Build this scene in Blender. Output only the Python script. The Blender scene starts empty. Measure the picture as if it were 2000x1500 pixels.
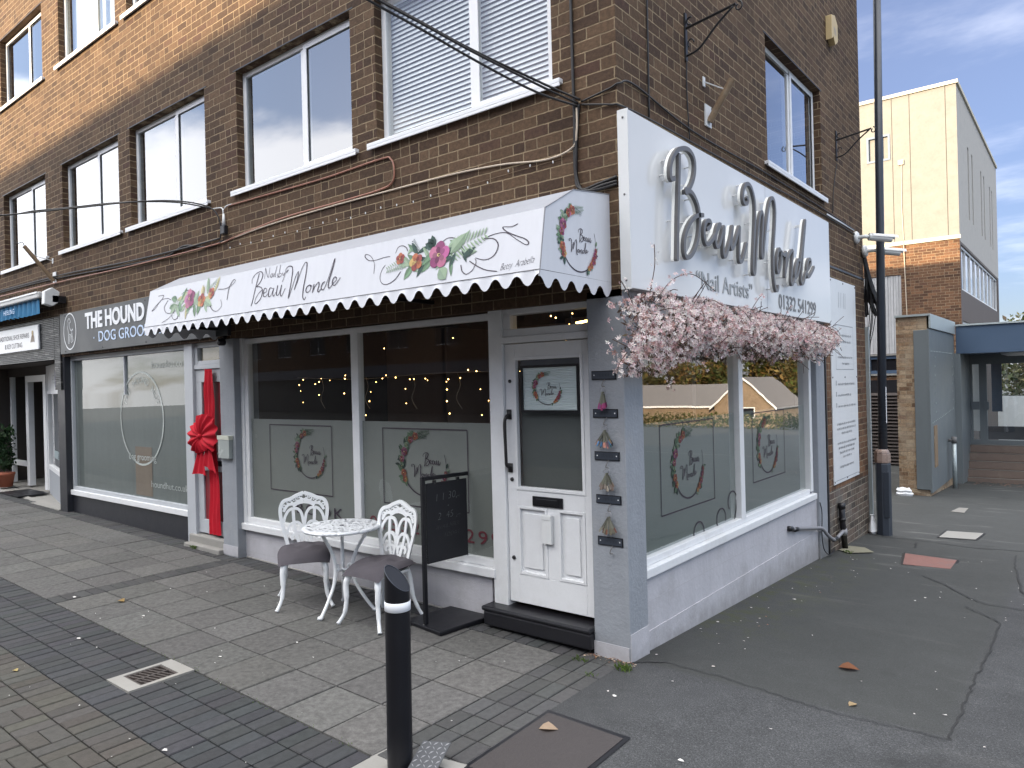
import bpy, math, random
from mathutils import Vector, Matrix, Quaternion
R = random.Random(7)
rad = math.radians
scene = bpy.context.scene
# ------------------------------------------------------------------ camera
YAW, PITCH, ROLL = 0.675513, -0.000226, -0.0248658
fw = Vector((-math.sin(YAW)*math.cos(PITCH), math.cos(YAW)*math.cos(PITCH), math.sin(PITCH)))
r0 = Vector((math.cos(YAW), math.sin(YAW), 0)); u0 = r0.cross(fw)
rv = r0*math.cos(ROLL)+u0*math.sin(ROLL); uv = -r0*math.sin(ROLL)+u0*math.cos(ROLL)
cd = bpy.data.cameras.new('camera'); cam = bpy.data.objects.new('camera', cd); scene.collection.objects.link(cam)
cd.sensor_width = 36; cd.lens = 25.328; cd.clip_start = 0.05; cd.clip_end = 2000
mw = Matrix((rv, uv, -fw)).transposed().to_4x4(); mw.translation = Vector((2.468, -4.298, 1.92)); cam.matrix_world = mw
scene.camera = cam
# ------------------------------------------------------------------ sun and sky
SUN_EL, SUN_A = rad(13.9), rad(25)
sv = Vector((-math.sin(SUN_A)*math.cos(SUN_EL), -math.cos(SUN_A)*math.cos(SUN_EL), math.sin(SUN_EL)))
sl = bpy.data.lights.new('sun', 'SUN'); sl.energy = 4.8; sl.angle = rad(0.53); sl.color = (1.0, 0.77, 0.50)
so = bpy.data.objects.new('sun', sl); scene.collection.objects.link(so); so.rotation_mode = 'QUATERNION'
so.rotation_quaternion = (-sv).to_track_quat('-Z', 'Y'); so.location = (-30, -60, 40)
scene.view_settings.view_transform = 'Standard'; scene.view_settings.look = 'None'
scene.view_settings.exposure = 1.45; scene.view_settings.gamma = 1.0
scene.cycles.max_bounces = 8; scene.cycles.diffuse_bounces = 3; scene.cycles.glossy_bounces = 4
scene.cycles.transparent_max_bounces = 12; scene.cycles.transmission_bounces = 4
scene.cycles.caustics_reflective = False; scene.cycles.caustics_refractive = False
scene.cycles.sample_clamp_indirect = 6

class NT:
    """tiny node helper"""
    def __init__(s, tree): s.t = tree; s.n = tree.nodes; s.l = tree.links
    def new(s, typ, **k):
        n = s.n.new(typ)
        for a, b in k.items(): setattr(n, a, b)
        return n
    def put(s, sock, v):
        if isinstance(v, bpy.types.NodeSocket): s.l.new(v, sock)
        elif v is not None:
            if hasattr(sock, 'default_value'):
                try: sock.default_value = v
                except Exception: sock.default_value = (*v, 1.0)
    def m(s, op, a, b=None, c=None, clamp=False):
        n = s.new('ShaderNodeMath', operation=op, use_clamp=clamp)
        for i, v in enumerate((a, b, c)):
            if v is not None: s.put(n.inputs[i], v)
        return n.outputs[0]
    def noise(s, vec, scale, detail=4, rough=.55, out=0):
        n = s.new('ShaderNodeTexNoise'); s.put(n.inputs['Vector'], vec)
        n.inputs['Scale'].default_value = scale; n.inputs['Detail'].default_value = detail; n.inputs['Roughness'].default_value = rough
        return n.outputs[out]
    def rng(s, v, a, b, c=0.0, d=1.0, smooth=False):
        n = s.new('ShaderNodeMapRange'); n.interpolation_type = 'SMOOTHSTEP' if smooth else 'LINEAR'
        for i, q in enumerate((v, a, b, c, d)): s.put(n.inputs[i], q)
        return n.outputs[0]
    def mix(s, f, a, b, mode='MIX'):
        n = s.new('ShaderNodeMix', data_type='RGBA', blend_type=mode)
        s.put(n.inputs[0], f); s.put(n.inputs[6], a if isinstance(a, bpy.types.NodeSocket) else (*a[:3], 1)); s.put(n.inputs[7], b if isinstance(b, bpy.types.NodeSocket) else (*b[:3], 1))
        return n.outputs[2]
    def ramp(s, f, stops, const=False):
        n = s.new('ShaderNodeValToRGB'); e = n.color_ramp.elements
        if const: n.color_ramp.interpolation = 'CONSTANT'
        while len(e) < len(stops): e.new(.5)
        for i, (p, c) in enumerate(stops): e[i].position = p; e[i].color = (*c, 1)
        s.put(n.inputs[0], f); return n.outputs[0]
    def comb(s, x, y, z=0.0):
        n = s.new('ShaderNodeCombineXYZ')
        for i, v in enumerate((x, y, z)): s.put(n.inputs[i], v)
        return n.outputs[0]
    def pos(s): return s.new('ShaderNodeNewGeometry').outputs['Position']
    def sep(s, v):
        n = s.new('ShaderNodeSeparateXYZ'); s.put(n.inputs[0], v); return n.outputs
    def bump(s, h, strength, dist=.01):
        n = s.new('ShaderNodeBump'); n.inputs['Strength'].default_value = strength; n.inputs['Distance'].default_value = dist
        s.put(n.inputs['Height'], h); return n.outputs[0]

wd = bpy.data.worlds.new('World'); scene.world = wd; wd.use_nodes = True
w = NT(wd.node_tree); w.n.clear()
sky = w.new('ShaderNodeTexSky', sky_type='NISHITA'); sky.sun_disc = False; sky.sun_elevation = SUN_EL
sky.sun_rotation = rad(180)+SUN_A; sky.air_density = 1.0; sky.dust_density = .6; sky.ozone_density = 3.0
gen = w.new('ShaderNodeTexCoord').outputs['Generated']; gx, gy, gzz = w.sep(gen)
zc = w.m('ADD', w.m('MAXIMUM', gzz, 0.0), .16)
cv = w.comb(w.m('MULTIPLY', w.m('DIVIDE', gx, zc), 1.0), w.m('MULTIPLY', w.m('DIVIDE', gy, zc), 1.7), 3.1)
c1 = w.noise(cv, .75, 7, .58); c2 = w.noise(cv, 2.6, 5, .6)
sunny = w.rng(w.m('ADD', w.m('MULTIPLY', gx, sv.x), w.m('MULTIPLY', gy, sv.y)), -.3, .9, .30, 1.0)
bank = w.m('ADD', w.rng(gzz, .27, .40, .24, -.10, True), w.rng(gzz, .50, .66, 0, .46, True))  # low bank, plus bright clouds overhead, out of view, added to light the facades
cl = w.rng(w.m('ADD', w.m('ADD', c1, w.m('MULTIPLY', c2, .22)), w.m('ADD', w.m('MULTIPLY', w.m('SUBTRACT', sunny, .2), bank), w.rng(gzz, .52, .72, 0, .24, True))), .60, .80, 0, 1, True)  # overhead cover on all sides, out of view, added to whiten the skylight
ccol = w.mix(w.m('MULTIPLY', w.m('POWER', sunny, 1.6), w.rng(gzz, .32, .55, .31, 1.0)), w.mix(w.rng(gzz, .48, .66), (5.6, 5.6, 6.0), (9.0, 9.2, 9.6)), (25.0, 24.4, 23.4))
hz = w.rng(gzz, .0, .5, .9, .75)
skyb = w.mix(1.0, sky.outputs[0], w.mix(w.rng(gzz, 0, .38, 0, 1), (.74, .72, .76), (1.10, .97, .97)), 'MULTIPLY')
skyb = w.mix(.22, skyb, (4.6, 4.9, 5.4))
nf = w.rng(gy, .25, .85, 1.0, .48); skyb = w.mix(1.0, skyb, w.comb(nf, nf, w.m('POWER', nf, .8)), 'MULTIPLY')
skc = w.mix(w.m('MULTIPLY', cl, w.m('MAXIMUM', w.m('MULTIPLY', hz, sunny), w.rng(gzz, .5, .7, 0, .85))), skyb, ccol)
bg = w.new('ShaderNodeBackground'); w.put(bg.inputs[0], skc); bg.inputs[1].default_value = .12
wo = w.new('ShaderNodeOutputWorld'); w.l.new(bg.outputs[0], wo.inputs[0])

# ------------------------------------------------------------------ materials
MATS = {}
def base(name):
    m = bpy.data.materials.new(name); m.use_nodes = True; t = NT(m.node_tree); t.n.clear()
    b = t.new('ShaderNodeBsdfPrincipled'); o = t.new('ShaderNodeOutputMaterial'); t.l.new(b.outputs[0], o.inputs[0])
    MATS[name] = m; return m, t, b, o
def paint(name, col, rough=.5, var=.12, scale=6, bump=.15, fine=60, metal=0, grime=None, spec=.5, streak=0, objc=False, bd=.004, splash=0):
    """painted / plain surface with cloudy tone variation, optional grime patches and a fine bump"""
    m, t, b, o = base(name)
    p = t.new('ShaderNodeTexCoord').outputs['Object'] if objc else t.pos()
    n1 = t.noise(p, scale, 5, .6); n2 = t.noise(p, fine, 3, .6)
    f = t.m('ADD', t.m('MULTIPLY', t.m('SUBTRACT', n1, .5), 2*var), t.m('ADD', 1.0, t.m('MULTIPLY', t.m('SUBTRACT', n2, .5), var)))
    if streak:
        x, y, z = t.sep(p); sn = t.noise(t.comb(t.m('MULTIPLY', x, 14), t.m('MULTIPLY', y, 14), t.m('MULTIPLY', z, .8)), 1.0, 4, .6)
        f = t.m('ADD', f, t.m('MULTIPLY', t.m('SUBTRACT', sn, .5), streak))
    c = t.mix(1.0, col, t.comb(f, f, f), 'MULTIPLY')
    if splash:                                                          # dried mud thrown up on the lowest courses, with a ragged edge
        zz = t.sep(p)[2]; sm = t.rng(t.m('ADD', zz, t.m('MULTIPLY', t.m('SUBTRACT', t.noise(p, 7, 6, .7), .5), .42)), -.22, .20, 1, 0, True)
        c = t.mix(t.m('MULTIPLY', sm, splash), c, (.13, .12, .105)); ch = t.rng(t.noise(p, 16, 4, .75), .68, .71, 0, .8); c = t.mix(t.m('MULTIPLY', ch, t.rng(zz, .1, .9, 1, .15)), c, (.30, .29, .28))
    if grime:
        g = t.rng(t.noise(p, 2.3, 6, .65), .52, .75, 0, grime[1], True); c = t.mix(g, c, grime[0])
    t.put(b.inputs['Base Color'], c); b.inputs['Metallic'].default_value = metal; b.inputs['Specular IOR Level'].default_value = spec
    t.put(b.inputs['Roughness'], t.m('ADD', rough, t.m('MULTIPLY', t.m('SUBTRACT', n1, .5), .25), clamp=True))
    if bump: t.put(b.inputs['Normal'], t.bump(t.m('ADD', t.m('MULTIPLY', n2, .6), n1), bump, bd))
    return m
def brick(name, stops, mortar, roughs=.85, bw=.225, bh=.083, tint=None, bstr=.8):
    m, t, b, o = base(name)
    g = t.new('ShaderNodeNewGeometry'); x, y, z = t.sep(g.outputs['Position']); nx, ny, nz = t.sep(g.outputs['True Normal'])
    fr = t.m('GREATER_THAN', t.m('ABSOLUTE', ny), .5)
    u = t.m('ADD', t.m('MULTIPLY', x, fr), t.m('MULTIPLY', y, t.m('SUBTRACT', 1.0, fr)))
    wob = t.noise(g.outputs['Position'], 9, 3); wob2 = t.noise(g.outputs['Position'], 45, 2)
    v = t.m('ADD', z, t.m('MULTIPLY', t.m('SUBTRACT', wob, .5), .012)); u = t.m('ADD', u, t.m('MULTIPLY', t.m('SUBTRACT', wob2, .5), .008))
    vr = t.m('DIVIDE', v, bh); row = t.m('FLOOR', vr); fv = t.m('FRACT', vr)
    jit = t.new('ShaderNodeTexWhiteNoise', noise_dimensions='1D'); t.put(jit.inputs['W'], row)
    us = t.m('ADD', t.m('ADD', t.m('DIVIDE', u, bw), t.m('MULTIPLY', t.m('MODULO', t.m('ABSOLUTE', row), 2.0), .5)), t.m('MULTIPLY', jit.outputs['Value'], .12))
    col = t.m('FLOOR', us); fu = t.m('FRACT', us)
    # some stretchers are snapped into two headers
    wn = t.new('ShaderNodeTexWhiteNoise', noise_dimensions='3D'); t.put(wn.inputs['Vector'], t.comb(col, row, fr))
    half = t.m('LESS_THAN', wn.outputs['Value'], .16)
    fu2 = t.m('FRACT', t.m('MULTIPLY', fu, 2.0)); sub = t.m('MULTIPLY', t.m('FLOOR', t.m('MULTIPLY', fu, 2.0)), half)
    du1 = t.m('MULTIPLY', t.m('MINIMUM', fu, t.m('SUBTRACT', 1.0, fu)), bw)
    du2 = t.m('MULTIPLY', t.m('MINIMUM', fu2, t.m('SUBTRACT', 1.0, fu2)), bw*.5)
    du = t.m('ADD', t.m('MULTIPLY', du1, t.m('SUBTRACT', 1.0, half)), t.m('MULTIPLY', du2, half))
    dv = t.m('MULTIPLY', t.m('MINIMUM', fv, t.m('SUBTRACT', 1.0, fv)), bh)
    d = t.m('ADD', t.m('MINIMUM', du, dv), t.m('MULTIPLY', t.m('SUBTRACT', wob2, .5), .004))
    mask = t.rng(d, .003, .0062, 0, 1, True)
    wn2 = t.new('ShaderNodeTexWhiteNoise', noise_dimensions='3D'); t.put(wn2.inputs['Vector'], t.comb(t.m('ADD', col, t.m('MULTIPLY', sub, 71.3)), t.m('ADD', row, 13.7), fr))
    bc = t.ramp(wn2.outputs['Value'], stops)
    nn = t.noise(g.outputs['Position'], 30, 6, .72); nl = t.noise(g.outputs['Position'], .9, 4, .6)
    k = t.m('MULTIPLY', t.rng(nn, .28, .72, .58, 1.45), t.rng(nl, .3, .7, .84, 1.14))
    bc = t.mix(1.0, bc, t.comb(k, k, k), 'MULTIPLY')
    mc = t.mix(1.0, mortar, t.comb(t.rng(nn, .3, .7, .75, 1.2), t.rng(nn, .3, .7, .75, 1.2), t.rng(nn, .3, .7, .72, 1.2)), 'MULTIPLY')
    mc = t.mix(t.rng(t.noise(g.outputs['Position'], 1.6, 5, .7), .42, .62, 0, .65, True), mc, tuple(c*.45 for c in mortar))
    fin = t.mix(mask, mc, bc)
    if tint: fin = t.mix(t.rng(t.noise(g.outputs['Position'], tint[2], 4, .6), .45, .7, 0, tint[1], True), fin, tint[0])
    t.put(b.inputs['Base Color'], fin); b.inputs['Roughness'].default_value = roughs; b.inputs['Specular IOR Level'].default_value = .25
    t.put(b.inputs['Normal'], t.bump(t.m('ADD', t.m('MULTIPLY', mask, 1.0), t.m('MULTIPLY', nn, .9)), bstr, .007))
    return m
def glass(name, tint=(.9, .93, .92), k=1.0, add=0.0, ior=1.5, wave=0):
    """one thin pane: see-through with a mirror reflection that grows towards grazing angles"""
    m, t, b, o = base(name); t.n.remove(b)
    tr = t.new('ShaderNodeBsdfTransparent'); t.put(tr.inputs[0], tint)
    gl = t.new('ShaderNodeBsdfGlossy'); gl.inputs['Roughness'].default_value = .0; t.put(gl.inputs[0], (.97, .98, 1.0))
    g = t.new('ShaderNodeNewGeometry'); dt = t.new('ShaderNodeVectorMath', operation='DOT_PRODUCT'); t.l.new(g.outputs['Normal'], dt.inputs[0]); t.l.new(g.outputs['Incoming'], dt.inputs[1])
    fres = t.m('ADD', .043, t.m('MULTIPLY', .957, t.m('POWER', t.m('SUBTRACT', 1.0, t.m('ABSOLUTE', dt.outputs['Value'])), 5.0)))
    if wave:
        bn = t.bump(t.noise(t.pos(), 1.1, 2), wave, .02); t.put(gl.inputs['Normal'], bn)
    f = t.m('ADD', t.m('MULTIPLY', fres, k), add, clamp=True)
    mx = t.new('ShaderNodeMixShader'); t.put(mx.inputs[0], f); t.l.new(tr.outputs[0], mx.inputs[1]); t.l.new(gl.outputs[0], mx.inputs[2])
    t.l.new(mx.outputs[0], o.inputs[0]); return m
def attrmat(name, rough=.8, var=.25, scale=30, bump=.3, spec=.3, trans=0, dist=.004, grime=None):
    """colour from the mesh colour attribute 'tone' (true colours of single tiles, petals, prints)"""
    m, t, b, o = base(name)
    a = t.new('ShaderNodeAttribute', attribute_name='tone'); p = t.pos()
    n1 = t.noise(p, scale, 5, .65); n2 = t.noise(p, scale*6, 2, .5); f = t.m('ADD', t.rng(n1, .25, .75, 1-var, 1+var), t.m('MULTIPLY', t.m('SUBTRACT', n2, .5), var*1.6))
    c = t.mix(1.0, a.outputs['Color'], t.comb(f, f, f), 'MULTIPLY')
    if grime: c = t.mix(t.rng(t.noise(p, 1.3, 6, .7), .5, .72, 0, grime[1], True), c, grime[0])
    t.put(b.inputs['Base Color'], c); b.inputs['Roughness'].default_value = rough; b.inputs['Specular IOR Level'].default_value = spec
    if bump: t.put(b.inputs['Normal'], t.bump(t.m('ADD', n1, t.m('MULTIPLY', n2, .7)), bump, dist))
    if trans:
        ts = t.new('ShaderNodeBsdfTranslucent'); t.put(ts.inputs[0], c); mx = t.new('ShaderNodeMixShader'); mx.inputs[0].default_value = trans
        t.l.new(b.outputs[0], mx.inputs[1]); t.l.new(ts.outputs[0], mx.inputs[2]); t.l.new(mx.outputs[0], o.inputs[0])
    return m
def glow(name, col, s):
    m, t, b, o = base(name); t.put(b.inputs['Base Color'], (.8, .6, .3)); t.put(b.inputs['Emission Color'], col); b.inputs['Emission Strength'].default_value = s; return m

BRK = brick('brown_brick', [(0, (.050, .029, .019)), (.3, (.070, .042, .026)), (.6, (.088, .053, .031)), (.88, (.108, .067, .040)), (1, (.064, .034, .024))], (.285, .215, .138))
BRK2 = brick('red_brown_brick', [(0, (.07, .038, .024)), (.4, (.125, .066, .038)), (.75, (.17, .090, .050)), (1, (.095, .05, .034))], (.30, .23, .155))
BRK3 = brick('weathered_buff_brick', [(0, (.15, .09, .055)), (.35, (.27, .18, .11)), (.7, (.36, .27, .18)), (1, (.2, .13, .09))], (.30, .24, .17), tint=((.42, .36, .27), .6, 1.4))
BRKLOW = brick('sooty_low_brick', [(0, (.055, .045, .038)), (.4, (.10, .075, .058)), (.75, (.14, .105, .085)), (1, (.09, .06, .05))], (.42, .37, .30), tint=((.16, .15, .135), .8, 2.2))
WHITE = paint('white_upvc', (.76, .77, .79), .32, .04, 5, .04, 60, grime=((.5, .5, .48), .25))
WPAINT = paint('white_gloss_paint', (.70, .71, .725), .4, .07, 9, .35, 45, grime=((.50, .50, .49), .45))
AWN = paint('white_awning_vinyl', (.58, .59, .63), .42, .04, 2.2, .08, 25, grime=((.60, .61, .63), .4), streak=.12)
LIDM = paint('faded_grey_awning_lid', (.27, .28, .31), .6, .1, 3, .1, 20, streak=.2)
SIGNP = paint('glossy_white_sign_panel', (.70, .70, .70), .10, .03, 2, .03, 3, spec=.45)
GREYP = paint('grey_masonry_paint', (.262, .280, .308), .6, .13, 6, 1.0, 42, grime=((.34, .34, .345), .55), streak=.2, bd=.006, splash=.65)
GREYP2 = paint('lilac_grey_render', (.43, .425, .455), .7, .09, 4, .6, 26, grime=((.30, .29, .295), .5), streak=.2, bd=.008, splash=.6)
GREYW = paint('grey_woodwork', (.30, .32, .35), .5, .08, 5, .25, 40)
GREYW2 = paint('pale_grey_woodwork', (.42, .44, .47), .5, .08, 5, .25, 40)
DGREY = paint('anthracite_plinth_paint', (.017, .018, .024), .45, .15, 4, .3, 30)
BLACK = paint('black_paint', (.010, .010, .013), .38, .2, 6, .15, 40)
BLKM = paint('satin_black_metal', (.007, .0072, .010), .38, .2, 8, .1, 50, spec=.35)
BOARD = paint('black_chalkboard', (.008, .0085, .012), .75, .35, 3, .06, 30)
LAMPM = paint('dark_slate_paint', (.035, .043, .058), .34, .12, 5, .1, 30)
RUST = paint('rusty_steel', (.22, .15, .09), .65, .3, 11, .5, 60, grime=((.42, .36, .28), .8))
CONC = paint('pale_concrete', (.25, .242, .225), .85, .14, 6, .6, 60, grime=((.28, .26, .22), .6))
CONCD = paint('dark_concrete', (.20, .19, .175), .88, .2, 5, .7, 60, grime=((.12, .12, .10), .6))
STEEL = paint('brushed_grey_letter_metal', (.135, .131, .132), .40, .08, 6, .05, 50, spec=.35)
GALV = paint('galvanised_steel', (.40, .45, .46), .45, .15, 5, .15, 40, metal=.4)
PANELG = paint('painted_steel_panel', (.135, .155, .165), .45, .10, 1.5, .12, 20, streak=.14)
BLUEP = paint('blue_fascia_paint', (.052, .085, .140), .45, .08, 2, .08, 20)
CABLE = paint('black_cable', (.012, .011, .012), .5, .2, 20, 0)
CABLEW = paint('cream_cable', (.55, .46, .36), .5, .2, 20, 0)
CABLEC = paint('copper_pipe', (.30, .13, .085), .4, .2, 20, 0)
PLAST = paint('white_plastic', (.66, .67, .67), .35, .05, 9, .03)
GREYPL = paint('grey_plastic', (.22, .22, .235), .4, .1, 9, .05)
IRON = paint('wrought_iron', (.013, .012, .013), .5, .2, 30, .1)
CASTW = paint('white_cast_aluminium', (.77, .79, .81), .4, .05, 14, .25, 70, objc=True, grime=((.58, .58, .56), .35))
CUSH = paint('charcoal_cushion_cloth', (.085, .078, .088), .95, .18, 9, .7, 190, objc=True, spec=.1)
RED = paint('red_satin_ribbon', (.47, .012, .026), .75, .2, 9, .5, 120, spec=.2)
REDD = paint('maroon_door_panel', (.20, .014, .022), .4, .2, 9, .1, 30)
HOUND = paint('slate_fascia_panel', (.044, .048, .054), .42, .10, 1.5, .03, 20, spec=.35)
TWHITE = paint('white_lettering', (.74, .76, .80), .4, .03, 5, 0)
TBLUE = paint('pale_blue_lettering', (.48, .60, .80), .4, .03, 5, 0)
INK = paint('dark_plum_ink', (.030, .018, .032), .5, .15, 20, 0)
GINK = paint('grey_print_ink', (.20, .21, .23), .6, .1, 20, 0)
CHALK = paint('faint_chalk', (.12, .125, .13), .9, .5, 60, 0)
PRINT = attrmat('printed_colours', .45, .12, 25, 0)
PETAL = attrmat('silk_blossom', .8, .1, 60, 0, .2, .4)
PRINTW = attrmat('window_print_colours', .5, .25, 40, 0)
LEAFM = attrmat('leaf_colours', .7, .15, 8, 0, .25, .35)
SLAB = attrmat('concrete_flags', .85, .42, 26, .55, .3, 0, .004, ((.105, .102, .098), .5))
PAVER = attrmat('clay_pavers', .8, .22, 30, .5, .3, 0, .005, ((.055, .056, .055), .4))
BLINDM = paint('pale_blind', (.80, .82, .84), .7, .05, 4, 0)
PINKW = paint('brown_partition', (.36, .26, .215), .75, .16, 1.4, .05, 20, streak=.10)
DARKI = paint('dark_interior', (.10, .085, .078), .9, .2, 1, 0)
FLOORI = paint('interior_floor', (.10, .09, .085), .5, .2, 3, 0)
ROOFF = paint('grey_roof_tiles', (.15, .145, .145), .85, .15, 2, .3, 20)
RENDER = paint('cream_roughcast', (.225, .224, .208), .95, .17, 5, 1.0, 16, grime=((.165, .162, .148), .4))
RENDERG = paint('grey_roughcast', (.40, .39, .372), .95, .12, 7, .8, 22, grime=((.29, .29, .285), .5))
PLATE = paint('checker_plate', (.042, .046, .054), .4, .15, 14, .2, 50)
COVER = paint('brown_iron_cover', (.042, .036, .036), .75, .25, 40, .9, 130)
COVERR = paint('red_cover', (.20, .095, .080), .8, .3, 20, .9, 90, grime=((.13, .12, .12), .6))
GLASSUP = glass('upper_window_glass', (.70, .75, .76), 1.7, .19, 1.5)
GLASSUP2 = glass('clearer_upper_glass', (.92, .94, .94), 1.2, .06, 1.5)
GRATE = paint('dark_grating_iron', (.050, .040, .036), .6, .3, 20, .4, 60)
GLASS = glass('shop_glass', (.90, .92, .91), .95, .01, 1.5)
GLASSS = glass('side_shop_glass', (.82, .86, .84), 1.5, .17, 1.5, .035)
GLASSD = glass('door_glass', (.75, .8, .8), 1.2, .05, 1.5)
FROST = paint('frosted_film', (.195, .205, .195), .5, .10, 1.3, 0, 14)
HFROST = paint('dusty_window_film', (.135, .152, .150), .5, .18, 1.7, 0, 14, streak=.25)
BULB = glow('warm_bulb', (1, .55, .18), 6)
STRIP = glow('warm_strip_light', (1, .60, .16), 6)
def asphalt():
    m, t, b, o = base('asphalt'); p = t.pos(); x, y, z = t.sep(p)
    n1 = t.noise(p, 1.1, 6, .65); n2 = t.noise(p, 150, 3, .7); n3 = t.noise(p, 6, 5, .65)
    c = t.ramp(n2, [(.30, (.016, .017, .018)), (.5, (.046, .0475, .050)), (.64, (.074, .076, .079)), (.76, (.19, .19, .19))])
    k = t.m('MULTIPLY', t.rng(n1, .25, .75, .78, 1.25), t.rng(n3, .3, .7, .86, 1.12)); c = t.mix(1.0, c, t.comb(k, k, k), 'MULTIPLY')
    inp = t.m('MULTIPLY', t.rng(x, 1.80, 1.90, 1, 0), t.rng(t.m('ADD', y, t.m('MULTIPLY', t.noise(p, 3, 3), .06)), .06, .14, 0, 1))
    agg = t.rng(t.noise(p, 85, 2, .5), .62, .70, 0, 1, True)
    c = t.mix(t.m('MULTIPLY', agg, t.m('ADD', .12, t.m('MULTIPLY', t.m('SUBTRACT', 1.0, inp), .34))), c, (.15, .152, .155)); c = t.mix(t.m('MULTIPLY', inp, .5), c, (.040, .0425, .038))
    oil = t.rng(t.noise(p, .8, 5, .7), .58, .74, 0, .55, True); c = t.mix(oil, c, (.020, .0205, .021))
    # moss along the foot of the side wall
    ms = t.m('MULTIPLY', t.rng(x, .0, .9, 1, 0, True), t.m('MULTIPLY', t.rng(y, .6, 1.4, 0, 1, True), t.rng(y, 4.4, 5.4, 1, 0, True)))
    c = t.mix(t.m('MULTIPLY', ms, t.rng(n3, .44, .66, 0, .62, True)), c, (.045, .052, .016))
    # worn pale streaks further back
    st = t.noise(t.comb(t.m('MULTIPLY', x, .7), t.m('MULTIPLY', y, 3.0), 0), 1.0, 5, .65)
    c = t.mix(t.m('MULTIPLY', t.rng(st, .56, .72, 0, .45, True), t.rng(y, 1.5, 6, .15, 1)), c, (.20, .195, .185))
    t.put(b.inputs['Base Color'], c); b.inputs['Roughness'].default_value = .82; b.inputs['Specular IOR Level'].default_value = .35
    t.put(b.inputs['Normal'], t.bump(t.m('ADD', n2, t.m('MULTIPLY', n3, .6)), .55, .006)); return m
ASPH = asphalt()

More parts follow.
